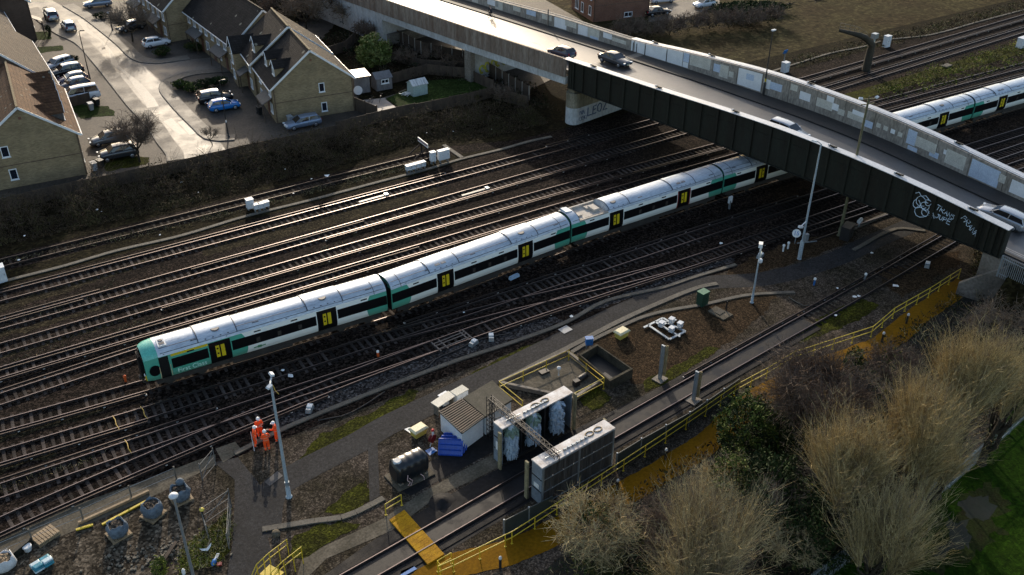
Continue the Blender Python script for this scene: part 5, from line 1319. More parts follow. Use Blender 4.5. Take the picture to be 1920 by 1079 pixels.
def wash_unit(label, q, open_front):
    FL, BL, BR, FR = map(V2, q); c = (FL+BL+BR+FR)/4
    ex = (FR-FL).normalized(); ey = Vector((-ex.y,ex.x)); L_ = (FR-FL).length; D_ = max(.9,(BL-FL).dot(ey))
    t = thing('wash_unit', label, 'train washer', (FL.x,FL.y,0), math.atan2(ex.y,ex.x))
    mb = MB(); mb.box((L_/2,D_/2,ZT-.05),(L_+.12,D_+.1,.1)); top = mb.build('cover', m_washtop, t)
    mb = MB()
    rnd = random.Random(int(L_*100))
    mb.box((L_*.5,D_*.38,ZT+.06),(L_*.34,.07,.07)); 
    for k in range(6): mb.box((L_*(.34+.06*k),D_*(.38),ZT+.09),(.12,.14,.14))
    mb.tube([(L_*.1,D_*.5,ZT+.05),(L_*.3,D_*.4,ZT+.09)],.04,6)
    mb.build('pipework', m_galv, top)
    mb = MB()
    for cx in ((.52,.66) if open_front else (.72,.84)): 
        n = 12; mb.tube([(L_*cx+.33*math.cos(2*PI*i/n),D_*.55+.22*math.sin(2*PI*i/n),ZT+.02) for i in range(n+1)], .05, 5)
    mb.build('brush_cap', M('brown stained ring', (.22,.16,.08), .7, var=.3), top)
    # panelled back or dark open face
    yb = D_ if open_front else 0
    mb = MB()
    n = 7; w = L_/n
    for i in range(n):
        for k in range(3):
            z0 = .12+k*1.1; hgt = 1.06 if k < 2 else 1.08
            mb.box((w*(i+.5), yb+(.0), z0+hgt/2),(w-.06,.06,hgt))
            for j in range(5): mb.box((w*i+.08+(w-.16)*(j+.5)/5, yb+(-.045 if not open_front else .045), z0+hgt/2),(.06,.03,hgt-.04))
    mb.build('panels', m_washp, t)
    mb = MB()
    for x in (0.05,L_*.5,L_-.05): mb.box((x,yb+(-.07 if not open_front else .07),1.7),(.12,.07,3.4))
    for z in (.1,1.2,2.3,3.36): mb.box((L_/2,yb+(-.05 if not open_front else .05),z),(L_,.05,.07))
    mb.build('frame', m_galv, t)
    for x, nm in ((0,'end_panel'),(L_,'end_panel')):
        mb = MB(); s = -1 if x == 0 else 1
        mb.box((x,D_/2,1.72),(.06,D_,3.36))
        e = mb.build(nm, m_washe, t)
        mb = MB()
        for z in (1.2,2.3): mb.box((x+s*.04,D_/2,z),(.04,D_,.08))
        mb.build('rail', m_blackp, e)
        if s < 0:
            mb = MB(); mb.box((x-.05,D_*.5,1.55),(.03,D_*.5,.75 if open_front else .35)); mb.build('notice', m_whitep, e)
    # splash fins at both ends of the track side
    yf = 0 if open_front else D_
    for x in (-.35,L_+.2):
        mb = MB(); mb.box((x,yf-(.15 if open_front else -.15),1.7),(.14,.3,3.35)); mb.build('splash_fin', M('mossy plank', (.22,.19,.11), .85, var=.35, scale=2), t)
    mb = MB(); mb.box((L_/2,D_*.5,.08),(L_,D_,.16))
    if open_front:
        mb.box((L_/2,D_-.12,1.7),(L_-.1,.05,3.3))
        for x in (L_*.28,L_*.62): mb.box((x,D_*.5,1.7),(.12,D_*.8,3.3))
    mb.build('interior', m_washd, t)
    if open_front:
        for k, fx in enumerate((.135,.45,.8)):
            cx = L_*fx; cy = .12; mb = MB(); rnd = random.Random(k+3)
            mb.lathe((cx,cy,.75),[(.12,0),(.30,.25),(.33,1.2),(.33,2.3),(.15,2.6)],12)
            for i in range(420):
                a = rnd.uniform(0,2*PI); z = rnd.uniform(.75,3.25); r0 = .22; r1 = rnd.uniform(.42,.62); dz = rnd.uniform(.25,.55); w = rnd.uniform(.04,.08)
                ca, sa = math.cos(a), math.sin(a)
                p0 = Vector((cx+ca*r0,cy+sa*r0,z)); p1 = Vector((cx+ca*r1,cy+sa*r1,z-dz*.45)); p2 = Vector((cx+ca*r1*1.02,cy+sa*r1*1.02,z-dz)); sd_ = Vector((-sa,ca,0))*w
                mb.add([p0-sd_*.6,p0+sd_*.6,p1+sd_,p1-sd_,p2+sd_*.7,p2-sd_*.7],[(0,1,2,3),(3,2,4,5)], 1 if (z > 2.75 and k < 2) else 0, False)
            mb.build('wash_brush', [m_brush, m_brushg], t, fix=False)
    return t, FL, ex, ey, L_, D_
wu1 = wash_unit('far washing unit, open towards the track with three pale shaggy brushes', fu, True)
wu2 = wash_unit('near washing unit, its grimy panelled back towards the yellow handrail', nu, False)
# lattice gantry between the units
pb = G(920,822); ht = height_at(pb, 745); pe = G(1045,855,ZT+.3)
t = thing('pipe_gantry', 'dark lattice gantry carrying pipes over the wash track', 'gantry', tuple(pb))
def lattice(mb, a, b, w, n, r=.017):
    a = Vector(a); b = Vector(b); d = (b-a).normalized(); up = Vector((0,0,1)) if abs(d.z) < .9 else Vector((1,0,0)); x = d.cross(up).normalized()*w/2; y = x.normalized().cross(d)*w/2
    cs = [x+y,x-y,-x-y,-x+y]
    for c in cs: mb.bar(a+c,b+c,r*2)
    for i in range(n):
        p = a+(b-a)*(i/n); q = a+(b-a)*((i+1)/n)
        for k in range(4): mb.bar(p+cs[k],q+cs[(k+1)%4],r*1.4); mb.bar(p+cs[k],p+cs[(k+1)%4],r*1.4)
mb = MB(); lattice(mb,(0,0,0),(0,0,ht),.42,9); mb.build('lattice_post', m_blackp, t)
mb = MB(); lattice(mb,(0,0,ht-.2),tuple(pe-pb),.4,14); mb.build('lattice_beam', m_blackp, t)
mb = MB(); d = pe-pb
for k in (-.1,.08): mb.tube([(.1,k,.3),(.1,k,ht-.05),tuple(d+Vector((.1,k,-.02))),tuple(d+Vector((.1,k,-.6)))],.03,6)
mb.build('pipes', m_blackp, t)
mb = MB(); mb.tube([(.3,.25,ht*.55),(.9,.1,ht*.62),(1.5,-.05,ht*.45)],.05,6); mb.tube([(.3,.1,ht*.4),(.8,-.1,ht*.45),(1.1,-.2,ht*.2)],.04,6); mb.build('hose', m_blackp, t)
# ---- hut
HZ = 1.85
hc = [G2(823.4,771.4,HZ), G2(865,748,HZ), G2(907.6,782,HZ), G2(866,812,HZ)]
c = (V2(hc[0])+V2(hc[2]))/2
t = thing('pump_hut', 'low white hut with a brown corrugated roof in the yard', 'hut', (c.x,c.y,0))
def inset(q, k):
    c_ = sum((V2(p) for p in q), Vector((0,0)))/len(q); return [tuple(c_+(V2(p)-c_)*k) for p in q]
mb = MB(); corner_box(inset(hc,.95), 0, HZ-.06, mb); mb.build('wall', m_hutw, t, world=True)
mb = MB(); corner_box(hc, HZ-.05, HZ+.0, mb)
A_, B_, C_, D_ = map(V2, hc)
for i in range(13):
    k = (i+.5)/13; p = A_.lerp(D_,k); q = B_.lerp(C_,k); mb.bar((p.x,p.y,HZ+.025),(q.x,q.y,HZ+.03),.10,.09)
mb.build('corrugated_roof', M('brown corrugated sheet', (.105,.070,.045), .7, col2=(.045,.031,.022), scale=1.4, mix=.5), t, world=True)
mb = MB()
for p, q in ((A_,D_),(D_,C_)): mb.bar((p.x,p.y,HZ-.02),(q.x,q.y,HZ-.02),.1,.12)
mb.build('roof_edge', m_blackp, t, world=True)
ac = [G2(868,747,HZ), G2(923,714,HZ), G2(961,750,HZ), G2(910,782,HZ)]
c = (V2(ac[0])+V2(ac[2]))/2
t = thing('plant_room', 'flat mossy-roofed plant room joined to the corrugated hut', 'plant room', (c.x,c.y,0))
mb = MB(); corner_box(inset(ac,.94), 0, HZ-.13, mb); mb.build('wall', m_hutw, t, world=True)
mb = MB(); corner_box(ac, HZ-.12, HZ+.04, mb); mb.build('flat_roof', M('mossy felt roof', (.075,.066,.048), .9, col2=(.038,.036,.022), scale=1.1, bump=.01, mix=.7), t, world=True)
# pit with yellow rails
pit = [G2(936,722), G2(1063,664), G2(1130,716), G2(1075,752)]
c = (V2(pit[0])+V2(pit[2]))/2
t = thing('pump_pit', 'concrete pump pit floor behind the far washing unit', 'pit', (c.x,c.y,0))
mb = MB(); corner_box(pit, -.02, .05, mb); mb.build('floor_slab', m_slab, t, world=True)
mb = MB()
for i in range(4):
    a, b = V2(pit[i]), V2(pit[(i+1)%4]); mb.bar((a.x,a.y,.18),(b.x,b.y,.18),.25,.36)
mb.build('kerb_wall', m_conc, t, world=True)
mb = MB(); p = G(1085,718); mb.lathe((p.x,p.y,.3),[(.2,0),(.25,.1),(.25,.9),(.1,1)],10,axis=(1,.2,0)); mb.box((p.x-.4,p.y-.2,.3),(.5,.4,.5)); p = G(1020,700); mb.box((p.x,p.y,.12),(.8,.5,.2)); mb.build('pump', m_blackp, t, world=True)
p = G(1048,690,.9); mb = MB(); mb.lathe((p.x,p.y,.7),[(.05,-.6),(.05,0),(.16,.05),(.16,.25),(.05,.32)],10); mb.build('float_gauge', m_whitep, t, world=True)
def railing(name, label, px, h=1.1, post=1.8, mat=None, z=0.0, closed=False, cat='handrail', pts=None, r=.036):
    P = [Vector(p) for p in (pts or [G2(x,y,h+z) for x,y in px])]
    t = thing(name, label, cat, (P[0].x,P[0].y,z)); mat = mat or m_yel
    line = [p-P[0] for p in P]
    for nm, zz in (('top_rail',h),('mid_rail',h*.52)):
        mb = MB(); mb.tube([(p.x,p.y,zz) for p in line], r, 6); mb.build(nm, mat, t)
    n = 0
    for a, b in zip(line, line[1:]):
        d = b-a; k = max(1,int(round(d.length/post)))
        for i in range(k+(1 if b is line[-1] else 0)):
            p = a+d*(i/k); 
            if n < 95: mb = MB(); mb.tube([(p.x,p.y,-.02),(p.x,p.y,h)], r, 6); mb.box((p.x,p.y,.02),(.14,.14,.04)); mb.build('post', mat, t); n += 1
    return t
railing('handrail', 'yellow handrail round three sides of the concrete pump pit', [(936,716),(1067,657),(1133,709),(1077,738)], 1.1, 2.2)
railing('handrail', 'short yellow rail leading from the flat roof down to the pit', [(936,716),(980,752)], 1.1, 2.0)
long_px = [(822,1062),(850,1050),(947.5,1003),(960,997.5),(1085,917.5),(1250,810),(1325,760),(1380,722),(1440,690),(1490,660),(1637.5,612.5),(1678,578),(1745,540),(1802,504)]
railing('handrail', 'long yellow handrail following the orange walkway from the crossing to the bridge', long_px, 1.1, 2.1)
railing('handrail', 'yellow rail looping round the near end of the boarded crossing', [(846,1037),(820,1052),(826,1060)], 1.0, 1.2)
railing('handrail', 'stubby yellow barrier at the far end of the boarded crossing', [(722,946),(752,928)], 1.0, 1.3)
# steps at the bottom edge
t = thing('access_steps', 'yellow railed access steps at the bottom of the yard path', 'steps', (*G2(520,1085),0), R(25))
for k in range(4): mb = MB(); mb.box((-.9+k*.28-.3,0,.25+.18*(3-abs(k-1.5))),(.27,1.1,.05)); mb.build('tread', m_yel, t)
mb = MB(); mb.box((-.35,0,.8),(.9,1.2,.05)); mb.build('platform', m_yel, t)
for y in (-.6,.6):
    mb = MB()
    for zz in (1.75,1.3): mb.tube([(-1.9,y,zz-1.0),(-.9,y,zz),(.2,y,zz),(1.8,y,zz-.25)],.032,6)
    for x, z0, z1 in ((-1.8,0,.8),(-.9,0,1.75),(-.3,.8,1.75),(.2,0,1.75),(1.0,0,1.6),(1.75,0,1.5)): mb.tube([(x,y,z0),(x,y,z1)],.032,6)
    mb.build('railing', m_yel, t)
# boarded crossing
cr = [G2(730,974.5,.16), G2(758,956,.16), G2(833,1039,.16), G2(802,1058,.16)]
t = thing('track_crossing', 'yellow boarded foot crossing over the wash track', 'crossing', (cr[0][0],cr[0][1],0))
A_, B_, C_, D_ = map(V2, cr); mb = MB(); n = 13
for i in range(n):
    k0, k1 = i/n, (i+.96)/n; a, b, c_, d_ = A_.lerp(D_,k0), A_.lerp(D_,k1), B_.lerp(C_,k1), B_.lerp(C_,k0)
    mb.prism([a,b,c_,d_], .03, .155)
mb.build('boards', M('yellow crossing boards', (.42,.225,.006), .8, col2=(.25,.12,.004), scale=1.2, mix=.6, spec=.15), t, world=True)
# open bund
bz = .9; bd = [G2(1085,665,bz), G2(1119,645,bz), G2(1187,692,bz), G2(1144,715,bz)]
c = (V2(bd[0])+V2(bd[2]))/2
t = thing('concrete_bund', 'open topped concrete bund, dark inside, behind the yellow rails', 'bund', (c.x,c.y,0))
for i in range(4):
    o_ = inset(bd,1.0); ii = inset(bd,.9); j = (i+1)%4
    mb = MB(); mb.prism([o_[i],o_[j],ii[j],ii[i]], 0, bz); mb.build('wall', M('mossy bund concrete', (.085,.075,.055), .9, col2=(.03,.028,.02), scale=1.2, mix=.8, spec=.1), t, world=True)
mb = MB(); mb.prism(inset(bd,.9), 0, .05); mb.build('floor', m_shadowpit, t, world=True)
# splash screens beyond the units
for lab, b_, tp, w in (('tall splash screen on the yard side of the wash track', (1237,712), 648, .95), ('splash screen between the wash track and the dark panel fence', (1300,752), 697, .8)):
    p = G(*b_); h = height_at(p, tp); t = thing('splash_screen', lab, 'screen', tuple(p), R(12))
    mb = MB(); mb.box((0,0,h/2),(.14,.3,h)); mb.build('upright', m_galv, t)
    mb = MB(); 
    for k in range(6): mb.box((.16+.06*k,.12-.05*k,h*.52+random.uniform(-.08,.05)),(.07,.1,h*.86))
    mb.build('bristle_strip', M('straw bristle strip', (.36,.29,.16), .9, var=.3, scale=3), t)
    mb = MB(); mb.box((0,0,.05),(1.0,.9,.1)); mb.build('base_plate', m_conc, t)
# dark panel fence
def panel_fence(label, pxs, top):
    pts = [G2(x,y) for x,y in pxs]; t = thing('panel_fence', label, 'fence', (*pts[0],0)); o = V2(pts[0])
    for a, b in zip(pts, pts[1:]):
        a, b = V2(a)-o, V2(b)-o; d = b-a; n = max(1,round(d.length/2.2))
        for i in range(n):
            p, q = a+d*(i/n), a+d*((i+.98)/n)
            mb = MB(); mb.bar((p.x,p.y,top/2),(q.x,q.y,top/2),.06,top); mb.build('panel', M('dark grey green panel', (.035,.045,.045), .5, var=.2), t)
            mb = MB(); mb.box((p.x,p.y,top/2+.05),(.1,.1,top+.1)); mb.build('post', m_galv, t)
    return t
panel_fence('dark panel fence in front of the near washing unit', [(945,1004),(1036,957)], 1.35)
panel_fence('dark panel fence running on beside the wash track towards the bridge', [(1155,878),(1200,850),(1290,800),(1384,735)], 1.35)
# bollard lights
for i, (x, y, lab) in enumerate(((938,1066,'black bollard light on the walkway nearest the boarded crossing'),(1157,920,'black bollard light on the walkway level with the near washing unit'),(1247.5,862,'black bollard light on the walkway just past the washing units'),(1653,642,'black bollard light on the bright wide part of the walkway'),(1699,607,'black bollard light on the walkway closest to the bridge'))):
    t = thing('bollard_light', lab, 'bollard', tuple(G(x,y)), 0, 'bollard lights along the orange walkway')
    mb = MB(); mb.lathe((0,0,0),[(.09,0),(.09,.85)],10); mb.build('bollard', m_blackp, t)
    mb = MB(); mb.lathe((0,0,.85),[(.1,0),(.12,.08),(.08,.2),(.01,.24)],10); mb.build('lamp_head', m_glassl, t)
# oil tank
t = thing('oil_tank', 'black ribbed oil tank on a concrete slab', 'tank', tuple(G(768,892)), R(3))
mb = MB(); prof = []
for i in range(29):
    f = i/28; x = -1.3+2.6*f; e = min(f,1-f)
    r = .86*(1-max(0,1-e/.1)**2*.3); r *= (1.0 if i in (0,1,27,28) else 1.0+.03*(math.cos((i-2)*2*PI/6)>.2))*1.12
    prof.append((x, r))
rings = []
for x, r in prof:
    rings.append([(x, r*.80*(1 if abs(math.cos(a))<.98 else 1)*math.copysign(abs(math.cos(a))**.7,math.cos(a)), .95+r*.93*math.copysign(abs(math.sin(a))**.75,math.sin(a))) for a in [2*PI*j/20 for j in range(20)]])
mb.loft(rings); mb.build('tank_shell', M('black tank plastic', (.010,.013,.016), .3, var=.15, spec=.6), t)
mb = MB(); mb.lathe((-.9,0,1.82),[(.3,-.1),(.3,.05),(.22,.09)],14); mb.build('filler_cap', M('grey cap', (.42,.44,.45), .4), t)
mb = MB(); mb.box((0,0,.05),(3.0,2.0,.1)); mb.build('slab', m_slab, t)
mb = MB()
for x in (-1.0,1.0): mb.box((x,0,.18),(.3,1.3,.2))
mb.build('saddle', m_conc, t)
mb = MB(); mb.tube([(-.6,-.85,1.0),(-.75,-1.0,.7),(-.55,-1.05,.45),(-.75,-1.02,.25),(-.5,-1.0,.12),(-.35,-1.02,.5),(-.6,-1.05,.85)],.035,6); mb.tube([(.5,-.7,.4),(.6,-.95,.3),(.6,-1.0,.02)],.03,6); mb.build('hose', M('pale pink hose', (.5,.34,.33), .6), t)
# cabinets, bins and boxes
def cabinet(name, label, base, w, d, h, mat, cat, rz=0, legs=0.0, door=True, group=None, z=0, top=None):
    t = thing(name, label, cat, tuple(G(base[0],base[1],z)), rz, group)
    mb = MB(); mb.box((0,0,legs+h/2),(w,d,h)); mb.build('casing', mat, t)
    mb = MB(); mb.box((0,0,legs+h+.025),(w+.08,d+.08,.06)); mb.build('lid', top or mat, t)
    if door and w > .5:
        for s in ((-1,1) if w > .9 else (0,)):
            mb = MB(); mb.box((s*w/4,-d/2-.012,legs+h*.5),(w/(2.2 if w > .9 else 1.2),.02,h*.86)); dd = mb.build('door', mat, t)
            mb = MB(); mb.box((s*w/4+.12,-d/2-.035,legs+h*.55),(.03,.03,.14)); mb.build('handle', m_blackp, dd)
    if legs:
        for x in (-1,1): mb = MB(); mb.box((x*w*.35,0,legs/2),(.1,d*.6,legs)); mb.build('leg', m_galv, t)
    return t
cabinet('equipment_cabinet', 'smaller of the two white cabinets beside the corrugated hut', (834,756), .75, .6, .75, m_cab, 'cabinet', R(10))
cabinet('equipment_cabinet', 'larger white cabinet against the corrugated hut', (862,752), 1.15, .7, 1.0, m_cab, 'cabinet', R(10), top=M('cream cabinet top', (.45,.44,.37), .6, var=.1))
t = thing('cream_board', 'cream board lying by the corner of the corrugated hut', 'board', tuple(G(832,768)), R(15)); mb = MB(); mb.box((0,0,1.0),(1.9,.8,.06),rx=.06); mb.build('board', M('cream board', (.62,.58,.48), .5, var=.1), t)
mb = MB(); 
for x in (-.8,.8): mb.box((x,0,.5),(.08,.5,1.0))
mb.build('trestle', m_post, t)
def gritbin(label, base, rz):
    t = thing('grit_bin', label, 'bin', tuple(G(*base)), rz, 'yellow grit bins')
    mb = MB(); mb.loft([[(-w,-d,z),(w,-d,z),(w,d,z),(-w,d,z)] for w, d, z in ((.46,.30,0),(.56,.38,.55))],0,True,True,False); mb.build('bin', m_ybin, t)
    mb = MB(); mb.loft([[(-w,-d,z),(w,-d,z),(w,d,z),(-w,d,z)] for w, d, z in ((.62,.44,.55),(.62,.44,.63),(.5,.32,.74))],0,True,True,False); mb.build('lid', m_ylid, t)
gritbin('yellow grit bin between the oil tank and the corrugated hut', (785,815), R(10)); gritbin('yellow grit bin beside the narrow trough near the blue cabinet', (1165,632), R(8))
t = cabinet('post_box', 'blue cabinet on a post beside the tarmac path', (1104,652), .6, .4, .62, m_bluec, 'cabinet', R(-25), legs=.35)
cabinet('equipment_cabinet', 'dark green cabinet where the troughs meet', (1316,571), .85, .7, 1.35, m_greenc, 'cabinet', R(5), top=M('green cabinet top', (.05,.16,.09), .5, var=.1))
cabinet('equipment_cabinet', 'black cabinet at the foot of the tall olive mast', (1586,446), 1.5, .9, 1.4, m_blackp, 'cabinet', R(20))
# blue barriers
t = thing('plastic_barrier', 'pile of blue plastic barriers leaning on the white hut', 'barrier', tuple(G(846,845)), R(-38))
for k in range(3):
    mb = MB(); y = -.55+k*.32; a = 1.0-.16*k
    def lp(u, v): return (u+.12*k, y+v*math.cos(a), .04+v*math.sin(a))
    for u in (-.85,.85): mb.bar(lp(u,0),lp(u,1.15),.1)
    for v in (0,.38,.76,1.15): mb.bar(lp(-.85,v),lp(.85,v),.09)
    for i in range(9): mb.bar(lp(-.72+i*.18,0),lp(-.72+i*.18,1.15),.085,.04)
    mb.add([lp(-.84,.02),lp(.84,.02),lp(.84,1.13),lp(-.84,1.13)],[(0,1,2,3)])
    mb.build('barrier_panel', m_bluep, t)
t = thing('hose_reel', 'red hose reel on a stand near the blue barriers', 'hose reel', tuple(G(811,834)), .4)
mb = MB(); mb.lathe((0,-.12,.6),[(.34,0),(.34,.03),(.16,.04),(.16,.2),(.34,.21),(.34,.24)],14,axis=(0,1,0)); mb.build('reel', m_redp, t)
mb = MB(); mb.tube([(-.3,0,0),(0,0,.62),(.3,0,0)],.03,6); mb.box((.1,0,1.0),(.12,.12,.5)); mb.build('stand', m_whitep, t)
mb = MB(); mb.lathe((.1,0,1.25),[(.12,0),(.12,.1),(.03,.14)],8); mb.build('cap', M('bright red cap', (.5,.02,.02), .5), t)
sheet('drain_cover', PX([(797,846),(811,839),(820,846),(806,855)]), .03, m_bluec, None); tag(bpy.data.objects['drain_cover'], 'blue grid drain cover beside the oil tank', 'drain cover')
o = sheet('floor_grate', PX([(752,1072),(775,1062),(782,1068),(762,1079),(750,1082)]), .05, m_bluec, None); tag(o, 'blue floor grate beside the wash track at the bottom edge', 'grate')
o = sheet('cover_slab', PX([(1046,619),(1062,611),(1074,619),(1058,627)]), .05, M('grey lid slab', (.26,.27,.28), .6, var=.1), None); tag(o, 'square grey lid slab beside the tarmac path', 'slab')
o = sheet('cover_slab', PX([(758,806),(768,802),(779,808),(770,814)]), .05, m_cab, None); tag(o, 'small white framed lid by the yellow grit bin', 'slab')
o = sheet('cover_slab', PX([(496,905),(520,884),(531,893),(506,912)]), .03, M('dark slab', (.06,.058,.058), .8, var=.2), None); tag(o, 'dark slab set in the path by the foot of the lamp mast', 'slab')
t = thing('manhole_slab', 'pale concrete slab with a dark manhole and a thin post', 'slab', tuple(G(1352,588)), R(8))
mb = MB(); mb.prism([tuple(V2(p)-V2(G2(1352,588))) for p in PX([(1327,585),(1342,576),(1374,592),(1356,602)])], 0, .12); o = mb.build('slab', m_slab, t); o.rotation_euler = (0,0,-R(8))
mb = MB(); mb.box((-.1,.1,.14),(.75,.6,.05)); mb.build('manhole', m_girder, t); mb = MB(); mb.box((.55,-.1,.55),(.09,.09,1.1)); mb.build('post', m_blackp, t)
t = thing('steel_frame', 'grey steel frame with four small boxes lying on the brown gravel', 'frame', tuple(G(1250,617)), R(0)); o = G(1250,617)
def fr(x, y): p = G(x,y,.15)-o; return (p.x,p.y,.15)
mb = MB()
for a, b in (((1207,615),(1243,597)),((1243,597),(1262,608)),((1215,610),(1255,637)),((1228,604),(1275,632)),((1238,600),(1285,622)),((1235,612),(1268,600)),((1255,637),(1285,622))): mb.bar(fr(*a),fr(*b),.2,.1)
mb.build('frame', m_galv, t)
for x, y in ((1240,611),(1259,604),(1259,621),(1275,612)):
    p = G(x,y,.3)-o; mb = MB(); mb.box((p.x,p.y,.45),(.42,.36,.4),rz=.3); mb.box((p.x,p.y,.68),(.5,.44,.06),rz=.3); mb.build('box', m_cab, t)
# speed sign
p = G(1490,457); t = thing('speed_sign', 'round white sign reading 15 in blue beside the slim mast', 'sign', tuple(p)); h = height_at(p, 438)
d_ = (CAM-p); a_ = math.atan2(d_.y,d_.x)
mb = MB(); mb.bar((0,0,0),(0,0,h),.07); mb.build('post', m_galv, t)
mb = MB(); mb.lathe((0,0,h),[(.42,-.02),(.42,.02)],20,axis=(math.cos(a_),math.sin(a_),.35)); dsc = mb.build('disc', m_whitep, t)
nrm = Vector((math.cos(a_),math.sin(a_),.35)).normalized(); axx = Vector((-math.sin(a_),math.cos(a_),0)); azz = nrm.cross(axx)
q = nrm*.025+Vector((0,0,h)); M4 = Matrix(((axx.x,azz.x,nrm.x,q.x),(axx.y,azz.y,nrm.y,q.y),(axx.z,azz.z,nrm.z,q.z),(0,0,0,1)))
text_mesh('number', '15', .55, M('sign blue', (.01,.12,.45), .5), dsc, M4, .004)
mb = MB(); mb.bar((.1,-.2,.1),(2.1,-1.0,.1),.09); tag(mb.build('loose_pole', m_galv), 'pale loose pole lying past the round white sign', 'pole').location = p
# point machines, marker posts and loose bits along the tracks
def point_machine(label, x, y, rz):
    t = thing('point_machine', label, 'point machine', tuple(G(x,y)), rz, 'trackside point machines')
    mb = MB(); mb.box((0,0,.2),(.9,.45,.32),top=.85); mb.build('casing', m_galv, t); mb = MB(); mb.box((.1,0,.4),(.4,.4,.1)); mb.build('lid', m_whitep, t)
    mb = MB(); mb.tube([(0,.2,.12),(.1,1.1,.1)],.03,6); mb.build('drive_rod', m_rust, t)
point_machine('grey point machine across the tracks from the workers and mast', 581,770,R(50)); point_machine('point machine beside the striped crossover, nearer the wash plant', 888,647,R(20))
point_machine('point machine with a white lid just beyond the yellow marker', 921,636,R(60)); point_machine('point machine below the bridge by the slim camera pole', 1425,483,R(20)); point_machine('point machine out by the end of the wash track', 1738,500,R(30))
for x, y, lab, mt in ((1468,472,'left one of the white marker stubs on the brown gravel',m_whitep),(1477,467,'right one of the white marker stubs on the brown gravel',m_whitep),(1526,535,'white topped post at the path edge below the slim mast',m_bluec),(1621,526,'white topped stub beside the wash track',m_galv)):
    t = thing('marker_post', lab, 'marker post', tuple(G(x,y)), 0, 'small marker posts'); mb = MB(); mb.box((0,0,.3),(.12,.12,.6)); mb.build('post', mt, t); mb = MB(); mb.lathe((0,0,.6),[(.13,0),(.13,.16),(.05,.22)],8); mb.build('cap', m_whitep, t)
t = thing('track_signal', 'low white disc signal standing beside the train near the bridge', 'signal', tuple(G(1367,392)), R(0)); mb = MB(); mb.box((0,0,.5),(.16,.16,1.0)); mb.build('post', m_galv, t); mb = MB(); mb.box((0,0,1.1),(.5,.16,.75)); mb.build('signal_head', m_cab, t)
t = thing('track_signal', 'white drum signal on legs in the shade under the girder', 'signal', tuple(G(1610,426)), R(20)); mb = MB(); mb.box((0,0,.3),(.3,.1,.6)); mb.build('post', m_galv, t); mb = MB(); mb.lathe((-.4,0,.75),[(.2,0),(.22,.1),(.22,.7),(.2,.8)],12,axis=(1,0,0)); mb.build('drum', m_cab, t)
t = thing('plastic_sheet', 'pale blue panel lying between the train and the next track', 'panel', tuple(G(964,522)), R(8)); mb = MB(); mb.box((0,0,.18),(1.15,.32,.3),top=.9); mb.build('panel', M('pale blue plastic', (.35,.48,.62), .4, var=.1), t)
for x, y, lab in ((697,374,'pale track magnet between the rails of the track nearest the trough'),(888,362,'pale track magnet between the rails of the second track from the trough')):
    t = thing('track_magnet', lab, 'track magnet', tuple(G(x,y,.1)), R(0)); mb = MB(); mb.box((0,0,.06),(3.0,.3,.1)); mb.build('ramp', M('bare pale ramp', (.28,.25,.21), .5, var=.15), t); mb = MB(); mb.box((1.75,0,.1),(.4,.5,.2)); mb.build('magnet', m_galv, t)
for x, y, lab in ((514,729,'yellow bonded cable crossing the rails by the mast head'),(217,793,'bright yellow cable across the sleepers near the left edge'),(270,775,'rusty orange cable across the rails ahead of the shadow'),(240,838,'yellow cable on the sleepers above the bulk bags')): 
    a = G(x,y,.12); mb = MB(); mb.tube([(0,.9,.03),(.05,.3,.06),(-.04,-.3,.05),(.02,-.9,.03)],.035,5); tag(mb.build('track_cable', M('yellow cable', (.5,.32,.05), .6, var=.2)), lab, 'cable', 'coloured track cables').location = a
rnd = random.Random(21)
def scrap(mb, s, rnd):
    n = 7; c = (0,0,s*.35); vs = [c]+[(math.cos(2*PI*i/n)*s*rnd.uniform(.6,1.1),math.sin(2*PI*i/n)*s*rnd.uniform(.6,1.1),rnd.uniform(0,s*.5)) for i in range(n)]
    mb.add(vs,[(0,1+i,1+(i+1)%n) for i in range(n)],0,False)
for k, (x, y, s) in enumerate(((182,394,.35),(190,398,.25),(46,443,.25),(35,488,.3),(300,441,.2),(535,318,.25),(613,330,.6),(584,336,.25),(550,363,.25),(340,343,.3),(372,361,.15),(800,250,.2),(850,247,.2),(922,243,.2))):
    mb = MB(); scrap(mb, s*.55, rnd); o = mb.build('litter', m_whitep); o.location = G(x,y,.15); tag(o, 'small scrap of white litter on the bramble verge', 'litter', 'scraps of white litter on the verge')
for k, (x, y, s) in enumerate(((545,706,.4),(530,695,.2),(870,586,.15),(1072,594,.25),(1352,457,.25),(1680,537,.4),(1603,558,.3),(1610,556,.25),(1570,541,.2),(1567,592,.2),(1635,475,.25))):
    mb = MB(); scrap(mb, s*.8, rnd); o = mb.build('litter', m_whitep); o.location = G(x,y,.12); tag(o, 'small scrap of white litter lying among the tracks', 'litter', 'scraps of white litter among the tracks')
